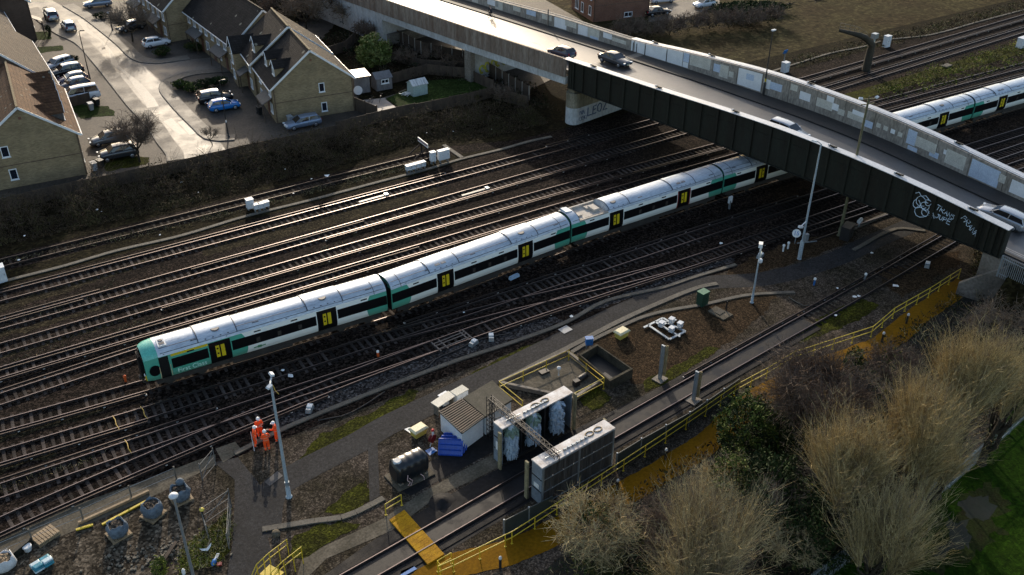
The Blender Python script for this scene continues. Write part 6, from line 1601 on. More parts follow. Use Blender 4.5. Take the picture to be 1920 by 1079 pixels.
# buffer stop and lineside cases by the rusty siding
t = thing('buffer_stop', 'buffer stop with a white and red board at the end of the siding', 'buffer stop', tuple(G(796,289)), R(-2))
mb = MB()
for s in (-.75,.75): mb.bar((-1.6,s,.1),(0,s,1.1),.12); mb.bar((.9,s,.1),(0,s,1.1),.12); mb.bar((0,s,0),(0,s,1.2),.14)
mb.bar((0,-1.2,1.15),(0,1.2,1.15),.2,.3); mb.build('frame', m_rust, t)
mb = MB(); mb.box((-.15,0,1.5),(.06,2.5,.5)); bb = mb.build('board', m_whitep, t); mb = MB(); mb.box((-.185,0,1.5),(.02,2.4,.14)); mb.build('stripe', m_redp, bb)
cabinet('lineside_case', 'grey-white lineside case on a stand beside the group of three small ones', (470,393), .7, .6, 1.0, m_cab, 'cabinet', R(0), legs=.2)
for k, (x, y, w) in enumerate(((482,396,''),(491,394,''),(500,391,''))): cabinet('lineside_case', ('left','middle','right')[k]+' one of three low white cases by the siding', (x,y), .55, .5, .5, m_cab, 'cabinet', R(0), legs=.3, group='three low lineside cases')
for k, (x, y) in enumerate(((766,323),(775,320.5),(784,318),(793,315.5))): cabinet('lineside_case', ('first','second','third','last')[k]+' from the left in the row of four low cases before the buffer stop', (x,y), .55, .5, .5, m_cab, 'cabinet', R(0), legs=.3, group='four low lineside cases')
cabinet('lineside_case', 'single narrow pale case just right of the buffer stop', (812,307), .6, .5, 1.1, m_cab, 'cabinet', R(0), legs=.35)
cabinet('lineside_case', 'wide pale case beside the stub of trough past the buffer stop', (832,304), 1.4, .5, 1.1, m_cab, 'cabinet', R(0), legs=.4)
cabinet('relay_cabinet', 'pale cabinet cut by the left edge beside the siding', (2,527), 1.1, .9, 1.5, m_cab, 'cabinet', R(0))
cabinet('relay_cabinet', 'pale cabinet on the far field edge behind the signal post', (1661,88), 1.0, .7, 1.7, m_cab, 'cabinet', R(0))
cabinet('relay_cabinet', 'pale cabinet with a small dark panel on a pole above it beyond the parapet', (1471,135), .9, .8, 1.4, m_cab, 'cabinet', R(0))
p = G(1471,135); mb = MB(); t = thing('solar_panel', 'small dark panel on a thin pole beside the pale cabinet beyond the parapet', 'panel', (p.x+.1,p.y+.5,0)); mb.bar((0,0,0),(0,0,2.6),.08); mb.build('pole', m_galv, t); mb = MB(); mb.box((0,0,2.8),(.7,.1,.6),rx=.4); mb.build('panel', m_bluec, t)
cabinet('relay_cabinet', 'pale cabinet at the right edge on the grassy strip between tracks', (1914,89), 1.5, .9, 1.5, m_cab, 'cabinet', R(0))
t = thing('cover_slab', 'pale slab lying on the grassy strip between tracks', 'slab', tuple(G(1774,125)), 0); mb = MB(); mb.box((0,0,.12),(1.6,.9,.2)); mb.build('slab', m_trough, t)
# cantilever signal post
p = G(1623.5,133); t = thing('signal_post', 'brown cantilever signal post bending over the far tracks', 'signal', tuple(p)); m_sig = M('mossy brown signal steel', (.042,.034,.022), .85, col2=(.024,.021,.014), scale=1.5, mix=.6)
zc = height_at(p, 84); q1 = G(1629,74,zc+.9)-p; za = zc+2.0; e = G(1610,66,za)-p; f_ = G(1574,57,za+.1)-p
mb = MB(); mb.tube([(0,0,0),(.05,0,zc*.6),(.1,0,zc),(e.x*.5,e.y*.5,zc+1.3),tuple(e),tuple(f_)],[.62,.56,.52,.45,.36,.22],8); mb.build('post', m_sig, t)
mb = MB(); mb.tube([(.5,0,zc),(.55,.1,zc+1.4)],.16,6); mb.box((.4,0,zc+1.2),(.8,.7,.7)); mb.build('signal_head', m_galv, t)
mb = MB(); ax_ = (f_-e)
for zz in (.55,1.05): mb.tube([tuple(e*.4+Vector((0,0,zc*.6+zz))),tuple(e+Vector((0,0,zz))),tuple(f_+Vector((0,0,zz)))],.03,5)
for k in range(5): c_ = e+ax_*(k/4); mb.tube([tuple(c_),tuple(c_+Vector((0,0,1.05)))],.03,5)
mb.build('platform_rail', M('brown rail', (.22,.18,.13), .7, var=.2), t)
# ---- bulk bags and clutter at the bottom left
m_bag = M('grey blue woven sack', (.10,.13,.165), .75, var=.4, scale=4, bump=.05, bscale=5); m_rub = M('dark rubble', (.05,.04,.035), .95, col2=(.12,.09,.06), scale=8, bump=.05)
m_wsack = M('white woven sack', (.55,.56,.57), .7, var=.15, scale=4)
def pallet(parent, w=1.2, d=1.0, z=0, mat=None):
    mat = mat or m_timber
    mb = MB()
    for k in range(7): mb.box((-w/2+w*(k+.5)/7,0,z+.13),(w/7*.8,d,.025))
    for y in (-1,0,1): mb.box((0,y*(d/2-.06),z+.06),(w,.1,.1))
    for k in (0,3,6): mb.box((-w/2+w*(k+.5)/7,0,z+.01),(w/7*.8,d,.02))
    return mb.build('pallet', mat, parent)
def bulk_bag(label, base, r, h, mat, rz, seed, group='bulk bags of rubble', pal=True, fillm=None):
    t = thing('bulk_bag', label, 'bulk bag', tuple(G(*base)), rz, group); rnd = random.Random(seed)
    z0 = .15 if pal else 0; n = 20; rings = []
    ph = rnd.uniform(0,6)
    for f, k in ((0,.80),(.08,.95),(.35,1.06),(.65,1.05),(.88,.97),(1.0,.9),(1.04,.84),(.96,.78),(.86,.74)):
        rings.append([(r*k*math.copysign(abs(math.cos(a))**.75,math.cos(a))*(1+.05*math.sin(5*a+ph+f*3)), r*k*math.copysign(abs(math.sin(a))**.75,math.sin(a))*(1+.05*math.cos(4*a+ph)), z0+h*f+(.09*math.sin(3*a+ph)+.06*math.sin(7*a))*(1 if f > .85 else 0)) for a in [2*PI*j/n for j in range(n)]])
    for rg in rings:
        for i, q in enumerate(rg):
            w_ = mnoise.noise(Vector((q[0]*3.2+seed,q[1]*3.2,q[2]*3.2))); rg[i] = (q[0]*(1+.13*w_),q[1]*(1+.13*w_),q[2]+.07*w_*(q[2] > z0+.1))
    mb = MB(); mb.loft(rings,0,True,False,True); mb.build('sack', mat, t)
    mb = MB(); top = [(p[0],p[1],z0+h*.84+rnd.uniform(-.05,.08)) for p in rings[-1]]; mb.add([(0,0,z0+h*.92)]+top,[(0,1+i,1+(i+1)%n) for i in range(n)]); 
    for i in range(16): mb.box((rnd.uniform(-.5,.5)*r,rnd.uniform(-.5,.5)*r,z0+h*.9),(.2,.14,.12),rz=rnd.uniform(0,3),rx=rnd.uniform(0,1))
    mb.build('contents', fillm or m_rub, t)
    for a in (.78,2.36,3.93,5.5):
        mb = MB(); mb.tube([(r*.8*math.cos(a),r*.8*math.sin(a),z0+h*.8),(r*.95*math.cos(a),r*.95*math.sin(a),z0+h*1.12),(r*.9*math.cos(a+.35),r*.9*math.sin(a+.35),z0+h*.95)],.03,5); mb.build('loop', mat, t)
    if pal: pallet(t, 1.35, 1.25)
    return t
bulk_bag('grey bulk bag on a pallet, leftmost of the three in a line', (223,1003), .60, .9, m_bag, .2, 1)
bulk_bag('grey bulk bag in the middle of the line of three, stuffed round', (288,966), .62, .95, m_bag, .5, 2)
t = bulk_bag('grey bulk bag with a tied bundle on top, nearest the mesh gate', (340,936), .6, .9, m_bag, .1, 3)
mb = MB(); mb.lathe((.25,.3,1.0),[(.05,0),(.26,.1),(.28,.3),(.16,.45),(.05,.5)],10); mb.build('tied_bundle', m_bag, t)
bulk_bag('white rubble sack with timber offcuts cut by the left edge', (10,1062), .65, .8, m_wsack, .1, 4, 'other sacks', False, m_timber)
t = thing('bag_stack', 'stack of turquoise and white bagged material', 'bags', tuple(G(80,1062)), R(15)); rnd = random.Random(9)
for k in range(10):
    mb = MB(); x = (k%2)*.62-.3; y = ((k//2)%2)*.42-.2; z = .12+(k//4)*.16
    mb.loft([[(x+sx*.3*w+rnd.uniform(-.02,.02),y+sy_*.2*w,z+dz) for sx, sy_ in ((-1,-1),(1,-1),(1,1),(-1,1))] for dz, w in ((-.08,.8),(-.03,1),(.04,1),(.08,.8))]); mb.build('bag', M('turquoise sack', (.03,.22,.30), .4, var=.3, scale=2) if k%3 else M('pale sack', (.5,.62,.66), .4, var=.15), t)
t = thing('wooden_pallet', 'stack of slatted timber pallets against the trackside slab', 'pallet', tuple(G(86,1008)), R(20))
for k in range(2): pallet(t, 1.5, 1.1, k*.16)
t = thing('bucket', 'white lidded bucket by the pallets', 'bucket', tuple(G(53,1032)), 0); mb = MB(); mb.lathe((0,0,0),[(.22,0),(.26,.34)],14); mb.build('bucket', m_wsack, t); mb = MB(); mb.lathe((0,0,.34),[(.29,0),(.29,.04),(.24,.06)],14); mb.build('lid', m_whitep, t)
for a, b, lab in (((192,986),(278,940),'long yellow pole on the grass beside the trackside slab'),((143,996),(175,986),'short yellow pole on the grass by the pallets')):
    p = G(*a); q = G(*b); mb = MB(); mb.bar((0,0,.1),tuple(q-p+Vector((0,0,.1))),.16,.1); tag(mb.build('yellow_pole', m_yel), lab, 'pole').location = p
a = G(148,984); b = G(280,924); mb = MB(); mb.bar((0,0,.14),tuple(b-a+Vector((0,0,.14))),.18,.2); tag(mb.build('timber_edging', m_timber), 'pale timber edging along the trackside slab', 'edging').location = a
a = G(302,1062); b = G(332,1022); mb = MB(); mb.bar((0,0,.15),tuple(b-a+Vector((0,0,.3))),.22,.1); tag(mb.build('plank', m_wood), 'brown plank lying in the rubble by the pale-headed mast', 'plank').location = a
a = G(16,1052); mb = MB(); mb.box((.6,.2,.25),(2.2,.25,.5),rz=R(30)); tag(mb.build('timber_baulk', m_girder), 'dark timber baulk between the white sack and the bucket', 'baulk').location = a
t = thing('wire_fence', 'post and wire fence beside the trackside slab', 'fence', (*G2(62,1017),0)); o = V2(G2(62,1017))
pp = [V2(G2(*b))-o for b in ((-40,1060),(62,1017),(157,977),(247.5,935),(331,899))]
for p in pp: mb = MB(); mb.box((p.x,p.y,.6),(.1,.1,1.2)); mb.build('post', m_post, t)
for zz in (.45,1.05):
    mb = MB(); mb.tube([(p.x,p.y,zz) for p in pp],.012,4); mb.build('wire', m_galv, t)
m_fencegrey = M('dull grey mesh wire', (.13,.135,.135), .6, var=.2)
def mesh_panel(label, a, b, h, name='mesh_fence'):
    A_ = V2(G2(*a)); B_ = V2(G2(*b)); t = thing(name, label, 'fence panel', (A_.x,A_.y,0)); d = B_-A_
    for p in (Vector((0,0)), d): mb = MB(); mb.tube([(p.x,p.y,0),(p.x,p.y,h+.15)],.035,6); mb.build('post', m_fencegrey, t)
    mb = MB()
    for zz in (.15,h*.55,h): mb.bar((0,0,zz),(d.x,d.y,zz),.028)
    mb.bar((0,0,.15),(d.x,d.y,h),.03); n = int(d.length/.16)
    for i in range(1,n): mb.bar((d.x*i/n,d.y*i/n,.15),(d.x*i/n,d.y*i/n,h),.010)
    mb.build('mesh', m_fencegrey, t); return t
mesh_panel('steel mesh gate standing open by the concrete crossing slab', (380,902), (405,873), 1.5, 'mesh_gate'); mesh_panel('steel mesh panel at the top of the mossy patch', (383,985), (434,950), 1.5); mesh_panel('mesh panel running down the edge of the tarmac beside the moss', (434,950), (430,1030), 1.3); mesh_panel('mesh panel from the yellow topped post down to the rubble', (383,985), (392,1012), 1.2)
t = thing('warning_post', 'dark post with a round yellow top at the mesh panel', 'post', tuple(G(385,985)), 0); mb = MB(); mb.tube([(0,0,0),(0,0,1.3)],.05,6); mb.build('post', m_blackp, t); mb = MB(); mb.lathe((0,0,1.3),[(.04,0),(.16,.08),(.16,.18),(.05,.26)],10); mb.build('top', M('yellow cap', (.6,.48,.08), .5), t)
t = thing('torn_sheet', 'white torn sheet caught on a tan stick in the moss', 'sheet', tuple(G(388,1034)), 0); mb = MB(); mb.add([(-.4,.12,.35),(0,-.05,.3),(.42,.18,.4),(.3,.0,.28),(.02,-.22,.22),(-.3,-.06,.28)],[(0,1,5),(1,2,3),(1,3,4),(1,4,5)],0,False); mb.build('sheet', m_whitep, t); mb = MB(); mb.bar((0,0,.2),(.5,.5,.45),.06); mb.build('stick', m_timber, t)
t = thing('rag_bundle', 'blue and white rag bundle with a red end in the moss', 'rags', tuple(G(404,1055)), .6); mb = MB(); mb.lathe((-.1,0,.15),[(.03,-.3),(.14,-.2),(.16,.1),(.04,.3)],8,axis=(1,.2,.1)); mb.build('blue_rag', m_bluec, t); mb = MB(); mb.box((.35,.1,.18),(.4,.18,.1),rz=.3); mb.build('white_rag', m_wsack, t); mb = MB(); mb.box((-.1,-.4,.12),(.25,.3,.1),rz=.5); mb.build('red_rag', m_redp, t)
t = thing('concrete_block', 'rounded pale concrete block on the gravel below the kerb-like trough', 'block', tuple(G(518,1004)), 0); mb = MB(); mb.lathe((0,0,0),[(.26,0),(.3,.15),(.26,.3),(.1,.36)],9); mb.build('block', m_slab, t)
t = thing('bottle', 'white plastic bottle in the moss at the bottom edge', 'bottle', tuple(G(345,1076)), 0); mb = MB(); mb.lathe((0,0,0),[(.12,0),(.12,.3),(.05,.38),(.05,.44)],8); mb.build('bottle', m_whitep, t)
rnd = random.Random(33); mb = MB()
for i in range(420):
    x = rnd.gauss(305,60); y = 1030+(330-x)*.22+rnd.gauss(0,12)
    if y < 965: continue
    p = G(x,y); s = .035+.16*rnd.random()**3; mb.box((p.x,p.y,s*.3),(s,s*rnd.uniform(.6,1.2),s*.7),rz=rnd.uniform(0,3),rx=rnd.uniform(-.4,.4))
tag(mb.build('rubble', M('broken concrete rubble', (.13,.115,.09), .9, var=.35, scale=3)), kind='stuff')
# concrete mound in the wash slab
p = G(829,942); mb = MB(); mb.lathe((p.x,p.y,.0),[(1.0,0),(.7,.06),(.4,.2),(.2,.34),(.05,.38)],12); tag(mb.build('concrete_mound', m_darkslab), 'low rounded concrete mound on the slab beside the wash track', 'mound')
# palisade fences
def palisade(label, pts, h=2.0, zs=None):
    o = Vector(pts[0]); t = thing('palisade_fence', label, 'fence', tuple(o))
    n = 0
    for a, b in zip(pts, pts[1:]):
        a = Vector(a)-o; b = Vector(b)-o; d = b-a; k = max(1,round(d.length/2.75))
        for i in range(k):
            p, q = a+d*(i/k), a+d*((i+1)/k); mb = MB(); m_ = 17
            for j in range(m_):
                r_ = p.lerp(q,(j+.5)/m_); u = d.normalized()*.034; nn = Vector((-u.y,u.x,0)).normalized()*.008
                vs = []
                for s_ in (-1,1):
                    vs += [r_-u+nn*s_,r_+u+nn*s_,r_+u+nn*s_+UP*(h-.12),r_+nn*s_+UP*h,r_-u+nn*s_+UP*(h-.12)]
                mb.add(vs,[(0,1,2,3,4),(9,8,7,6,5),(0,4,9,5),(1,6,7,2),(4,3,8,9),(3,2,7,8)],0,False)
            for zz in (.35,h-.35): mb.bar(p+UP*zz,q+UP*zz,.05)
            mb.build('pale_panel', m_galv, t); mb = MB(); mb.bar(p,p+UP*(h-.1),.1); mb.build('post', m_galv, t)
    return t
palisade('galvanised palisade fence between the leafless trees and the park grass', [tuple(G(x,y)) for x,y in ((1480,1142),(1600,1048),(1780,915),(1850,852),(1930,778))], 2.0)
palisade('galvanised palisade fence at the right-hand end of the girder', [tuple(BP(s,-.9-.03*(s-56),b_road(s)-1.3)) for s in (55.6,58.4,61.2,64,66.8,69.6)], 2.2)

for k, (pp_, lab) in enumerate(((((690,738),(760,706),(800,692),(830,668),(900,640),(960,624)),'black cable snaking along the ballast edge past the point machine'),(((598,792),(640,782),(680,762),(722,738)),'black cable looping beside the grey trough below the train'),(((1480,560),(1505,575),(1560,556),(1600,532)),'pale cable lying across the gravel by the wash track'))):
    l_ = spline(PX(pp_), .8); o = bpy.data.objects; p0 = Vector((l_[0].x,l_[0].y,.05)); mb = MB()
    mb.tube([(p.x-p0.x+.12*math.sin(i*1.3),p.y-p0.y+.12*math.cos(i*.9),.03) for i, p in enumerate(l_)],.05,5); q_ = mb.build('cable', m_blackp if k < 2 else m_trough); q_.location = p0; tag(q_, lab, 'cable')
for x, y, lab in ((709,669,'orange and white marker beside the far rail below the train'),(236,716,'orange marker on the ballast just ahead of the train nose')):
    t = thing('track_marker', lab, 'marker', tuple(G(x,y)), 0); mb = MB(); mb.box((0,0,.22),(.16,.16,.44)); mb.build('post', m_orange, t); mb = MB(); mb.lathe((0,0,.44),[(.12,0),(.12,.14),(.04,.2)],8); mb.build('cap', m_whitep if x > 500 else m_orange, t)
t = thing('switch_rods', 'pale switch rods laid between the rails beside the two point machines', 'switch rods', tuple(G(848,640,.1)), math.atan2(G(880,628).y-G(820,652).y, G(880,628).x-G(820,652).x)); mb = MB()
for y in (-.45,.1,.45): mb.bar((-1.7,y,.1),(1.6,y,.1),.1,.06)
for x in (-1.6,-.9,1.2,1.55): mb.bar((x,-.8,.08),(x,.8,.08),.12,.06)
mb.build('rods', M('dull switch rod', (.075,.072,.072), .5, metal=.3, var=.2), t)
# ================================================================== PEOPLE
def skin_mesh(name, J, E, mat, parent, sub=1, root='pelvis'):
    names = list(J); idx = {n:i for i,n in enumerate(names)}
    me = bpy.data.meshes.new(name); me.from_pydata([J[n][0] for n in names], [(idx[a],idx[b]) for a,b in E], [])
    o = bpy.data.objects.new(name, me); COL.objects.link(o)
    sk = o.modifiers.new('skin','SKIN'); sk.use_smooth_shade = True
    for n in names:
        d = me.skin_vertices[0].data[idx[n]]; r = J[n][1]; d.radius = (r,r) if not isinstance(r,tuple) else r
        d.use_root = (n == root)
    if sub: ss = o.modifiers.new('sub','SUBSURF'); ss.levels = sub; ss.render_levels = sub
    dg = bpy.context.evaluated_depsgraph_get(); dg.update()
    m2 = bpy.data.meshes.new_from_object(o.evaluated_get(dg)); m2.name = name
    bpy.data.objects.remove(o); m2.materials.clear(); m2.materials.append(mat)
    for p in m2.polygons: p.use_smooth = True
    o = bpy.data.objects.new(name, m2); COL.objects.link(o); o.parent = parent
    return o
m_skin = M('skin', (.48,.29,.21), .6, var=.06)
m_boot = M('black boots', (.015,.013,.012), .6)
m_helm = M('white safety helmet', (.78,.78,.78), .35, var=.03)
m_dark = M('dark clothing', (.02,.02,.024), .85, var=.2); m_hair = M('dark hair', (.02,.014,.01), .7)
def hivis():
    mt, nt, N, L, B = _nt('orange hi vis cloth')
    tc = N.new('ShaderNodeTexCoord'); sp = N.new('ShaderNodeSeparateXYZ'); L.new(tc.outputs['Object'], sp.inputs[0])
    cr = N.new('ShaderNodeValToRGB'); cr.color_ramp.interpolation = 'CONSTANT'
    mr = N.new('ShaderNodeMath'); mr.operation = 'DIVIDE'; mr.inputs[1].default_value = 2.0; L.new(sp.outputs[2], mr.inputs[0]); L.new(mr.outputs[0], cr.inputs[0])
    e = cr.color_ramp.elements; O = (.95,.085,.005,1); S_ = (.60,.34,.22,1)
    e[0].position = 0; e[0].color = O; e[1].position = .15; e[1].color = S_
    for p, c in ((.172,O),(.515,S_),(.535,O),(.612,S_),(.63,O)): n = e.new(p); n.color = c
    L.new(cr.outputs[0], B.inputs['Base Color']); B.inputs['Roughness'].default_value = .75
    return mt
m_hv = hivis()
def V(*a): return Vector(a)
def person(label, loc, rz, arms, lean=0.0, head=0.0, stride=.0, suit=None, helmet=True, seat=None, group='workers in orange'):
    """arms: for L and R an (elbow, wrist) pair in local metres; x is forward"""
    t = thing('person', label, 'person', tuple(loc), rz, group)
    if suit is None: t.scale = (1.08,1.08,1.05)
    suit = suit or m_hv
    hipz = .93 if seat is None else seat
    J = {}; 
    lx = lambda z: lean*max(0,z-hipz)
    J['pelvis'] = (V(0,0,hipz),.135); J['waist'] = (V(lx(1.1),0,hipz+.17),.13); J['chest'] = (V(lx(1.32),0,hipz+.40),.155); J['neckbase'] = (V(lx(1.5),0,hipz+.56),.075); J['neck'] = (V(lx(1.55)+.01,0,hipz+.61),.058)
    hx = lx(1.6)+.02+head*.03
    J['jaw'] = (V(hx+.02,0,hipz+.68),.075); J['skull'] = (V(hx+.01,0,hipz+.77),.098); J['crown'] = (V(hx,0,hipz+.83),.075)
    E_ = [('pelvis','waist'),('waist','chest'),('chest','neckbase'),('neckbase','neck'),('neck','jaw'),('jaw','skull'),('skull','crown')]
    J['nose'] = (V(hx+.125,0,hipz+.735),.016); E_.append(('skull','nose'))
    for s, nm in ((1,'l'),(-1,'r')):
        J['ear'+nm] = (V(hx,s*.108,hipz+.75),.02); E_.append(('skull','ear'+nm))
        el, wr = arms[0 if s > 0 else 1]
        J['sh'+nm] = (V(lx(1.48),s*.19,hipz+.51),.068); J['el'+nm] = (V(el[0],s*el[1],el[2]),.048); J['wr'+nm] = (V(wr[0],s*wr[1],wr[2]),.034)
        dirn = (J['wr'+nm][0]-J['el'+nm][0]).normalized(); pm = J['wr'+nm][0]+dirn*.075; J['pm'+nm] = (pm,.036)
        E_ += [('chest','sh'+nm),('sh'+nm,'el'+nm),('el'+nm,'wr'+nm),('wr'+nm,'pm'+nm)]
        side = dirn.cross(V(0,0,1)); side = side.normalized() if side.length > .2 else V(1,0,0); bend = side.cross(dirn)
        for k, (o_, ln) in enumerate(((-.03,.075),(-.01,.088),(.011,.082),(.03,.064))):
            a = pm+dirn*.035+side*o_; b = a+dirn*ln*.55-bend*.012; c_ = b+dirn*ln*.4-bend*.03
            for q, (pt, r) in enumerate(((a,.0105),(b,.0095),(c_,.008))): J['f%d%d%s'%(k,q,nm)] = (pt,r)
            E_ += [('pm'+nm,'f%d0%s'%(k,nm)),('f%d0%s'%(k,nm),'f%d1%s'%(k,nm)),('f%d1%s'%(k,nm),'f%d2%s'%(k,nm))]
        a = J['wr'+nm][0]+dirn*.03-side*.045; b = a+dirn*.04-side*.02-bend*.015
        J['t0'+nm] = (a,.013); J['t1'+nm] = (b,.010); E_ += [('wr'+nm,'t0'+nm),('t0'+nm,'t1'+nm)]
        st = s*stride
        if seat is None:
            kn = V(.03+st*.5,s*.115,.49); an = V(st-.02,s*.12,.09)
        else:
            kn = V(.36 if s > 0 else .30,s*.12,seat-.10 if s > 0 else seat-.36); an = V(.28 if s > 0 else .16,s*.12,seat-.52 if s > 0 else seat-.78)
        J['hip'+nm] = (V(0,s*.1,hipz-.06),.098); J['kn'+nm] = (kn,.062); J['an'+nm] = (an,.042); J['toe'+nm] = (an+V(.17,s*.02,-.05),.036); J['heel'+nm] = (an+V(-.05,0,-.05),.035)
        E_ += [('pelvis','hip'+nm),('hip'+nm,'kn'+nm),('kn'+nm,'an'+nm),('an'+nm,'toe'+nm),('an'+nm,'heel'+nm)]
    body = skin_mesh('body', J, E_, m_skin, t)
    # clothing follows the same skeleton, a little fuller, and stops at wrists, ankles and neck
    keep = ['pelvis','waist','chest','neckbase']+[a+b for a in ('sh','el','wr','hip','kn','an') for b in 'lr']
    C_ = {}
    for k in keep:
        p, r = J[k]; C_[k] = (p, r+(.034 if k in ('pelvis','waist','chest') else .03 if k[:2] in ('hi','kn','sh') else .022))
    for nm in 'lr': C_['wr'+nm] = (J['el'+nm][0].lerp(J['wr'+nm][0],.93), .052); C_['an'+nm] = (J['kn'+nm][0].lerp(J['an'+nm][0],.95), .074)
    EE = [e for e in E_ if e[0] in C_ and e[1] in C_]
    skin_mesh('hi_vis_suit' if suit is m_hv else 'clothing', C_, EE, suit, t)
    for nm, s in (('l',1),('r',-1)):
        an = J['an'+nm][0]; B_ = {'pelvis':(an+V(-.02,0,.08),.06),'a':(an+V(-.02,0,-.02),.055),'toe':(an+V(.18,s*.02,-.045),.045),'heel':(an+V(-.07,0,-.045),.043)}
        skin_mesh('boot', B_, [('pelvis','a'),('a','toe'),('a','heel')], m_boot, t)
    hp = J['skull'][0]
    if helmet:
        mb = MB(); mb.lathe((hp.x-.005,0,hp.z-.005),[(.135,0),(.14,.015),(.128,.04),(.115,.09),(.075,.135),(.01,.15)],16)
        mb.loft([[(hp.x+.09,y,hp.z+.005+dz) for y in (-.09,-.04,.04,.09)]+[(hp.x+.185-abs(y)*.4,y,hp.z-.012+dz) for y in (.07,.03,-.03,-.07)] for dz in (0,.014)],0,True,True,False)
        mb.bar((hp.x-.11,0,hp.z+.1),(hp.x+.1,0,hp.z+.115),.03,.05); mb.build('helmet', m_helm, t)
    else:
        mb = MB(); mb.lathe((hp.x-.02,0,hp.z-.01),[(.10,-.04),(.116,.0),(.112,.06),(.07,.11),(.01,.125)],12); mb.build('hair', m_hair, t)
    mb = MB()
    for s in (-1,1): mb.lathe((hp.x+.088,s*.034,hp.z-.015),[(.004,-.01),(.014,0),(.004,.01)],8)
    mb.build('eyes', m_dark, t)
    mb = MB(); mb.box((J['jaw'][0].x+.072,0,J['jaw'][0].z+.005),(.012,.05,.012)); mb.build('mouth', m_redp, t)
    return t
g = lambda x, y: G(x,y,.02)
camdir = math.atan2(-CF.y,-CF.x)
ctr = G(497,833)
def face(p): return math.atan2(ctr.y-p.y, ctr.x-p.x)
p = g(502,846); person('worker in orange with their back to the camera, nearest of the four', p, face(p), [((.02,.27,1.2),(.2,.2,1.02)),((.04,.28,1.2),(.22,.18,1.05))], .08)
p = g(489,820); person('worker in orange at the back of the group, arms folded across the chest', p, face(p), [((.12,.25,1.2),(.26,-.02,1.22)),((.12,.25,1.18),(.26,.0,1.16))], .04)
p = g(480,838); person('worker in orange on the left of the group, holding a long pale stick', p, face(p), [((.05,.27,1.2),(.2,.2,1.0)),((.02,.26,1.2),(.06,.26,.95))], .12, stride=.06)
p = g(520,828); person('worker in orange half behind the lamp mast, pointing towards the others', p, face(p), [((.22,.24,1.28),(.46,.16,1.34)),((.03,.27,1.2),(.1,.24,.98))], .1, stride=.05)
a = G(477,846); b = G(470,810,1.25)
mb = MB(); mb.tube([(0,0,0),tuple(b-a)],.025,6); o = mb.build('survey_stick', m_cab); o.location = a; tag(o, 'long pale stick held by the worker on the left of the group', 'stick')
# rider on the bridge
rs = s_of(921,38,8.2); rp = BP(rs,8.2,b_road(rs)); ra = math.atan2(-BD.y,-BD.x)
person('cyclist in dark clothes riding up the bridge along the far kerb', rp, ra, [((.28,.24,1.25),(.5,.2,1.1)),((.28,.24,1.25),(.5,.2,1.1))], .45, suit=m_dark, helmet=False, seat=.98, group='people on the bridge')
t = thing('bicycle', 'dark bicycle under the cyclist on the bridge', 'bicycle', tuple(rp), ra)
for x in (-.45,.6):
    n = 16; mb = MB(); mb.tube([(x+.33*math.cos(2*PI*i/n),0,.34+.33*math.sin(2*PI*i/n)) for i in range(n+1)],.022,5,cap=False)
    for i in range(8): mb.bar((x,0,.34),(x+.32*math.cos(PI*i/4),0,.34+.32*math.sin(PI*i/4)),.006)
    mb.build('wheel', m_tyre, t)
mb = MB()
for a, b in (((-.45,0,.34),(0,0,.32)),((0,0,.32),(-.12,0,.82)),((-.45,0,.34),(-.12,0,.78)),((0,0,.32),(.45,0,.80)),((-.12,0,.78),(.44,0,.84)),((.44,0,.9),(.6,0,.34))): mb.tube([a,b],.018,6)
mb.build('frame', m_blackp, t); mb = MB(); mb.box((-.14,0,.87),(.26,.14,.05)); mb.build('saddle', m_blackp, t); mb = MB(); mb.tube([(.46,-.24,1.06),(.44,0,1.0),(.46,.24,1.06)],.016,6); mb.tube([(.44,0,.88),(.44,0,1.0)],.018,6); mb.build('handlebar', m_blackp, t)
def bike(label, px, rz):
    c = bpy.data.objects
    r = dup(t, tuple(G(*px)), rz, label, 'bicycles on the patio'); r.rotation_euler = (R(12),0,rz); return r
bike('bicycle leaning on the patio behind the end house, nearer the wall', (693,196), .6); bike('bicycle on the patio behind the end house, nearer the lawn', (712,191), 1.0)

# ================================================================== VEGETATION
def vmat(n, c, **k): return M(n, c, .85, var=.22, scale=.8, mix=.6, spec=.2, **k)
L_ever = vmat('evergreen leaf', (.022,.040,.009)); L_ever2 = vmat('lighter evergreen leaf', (.062,.088,.016)); L_olive = vmat('olive leaf', (.052,.052,.014)); L_dry = vmat('dry bramble leaf', (.036,.024,.012)); L_ivy = vmat('dark ivy leaf', (.012,.022,.006)); L_lime = vmat('yellow green leaf', (.13,.15,.02))
T_tan = vmat('tan shoot', (.44,.355,.18)); T_ochre = vmat('ochre shoot', (.33,.245,.105)); T_grey = vmat('grey brown twig', (.155,.122,.09)); T_dark = vmat('dark bark', (.032,.026,.018)); T_purp = vmat('purplish twig', (.115,.082,.062)); T_straw = vmat('straw', (.40,.33,.18))
def leaf(mb, p, s, rnd, mi):
    a = Vector((rnd.gauss(0,1),rnd.gauss(0,1),rnd.gauss(0,1)+.5)).normalized(); x = a.orthogonal().normalized(); x = (Matrix.Rotation(rnd.uniform(0,6.3),3,a) @ x)*s; y = a.cross(x)*rnd.uniform(.5,.8)
    mb.add([p-x,p-y*.6,p+x,p+y*.6],[(0,1,2,3)],mi,False)
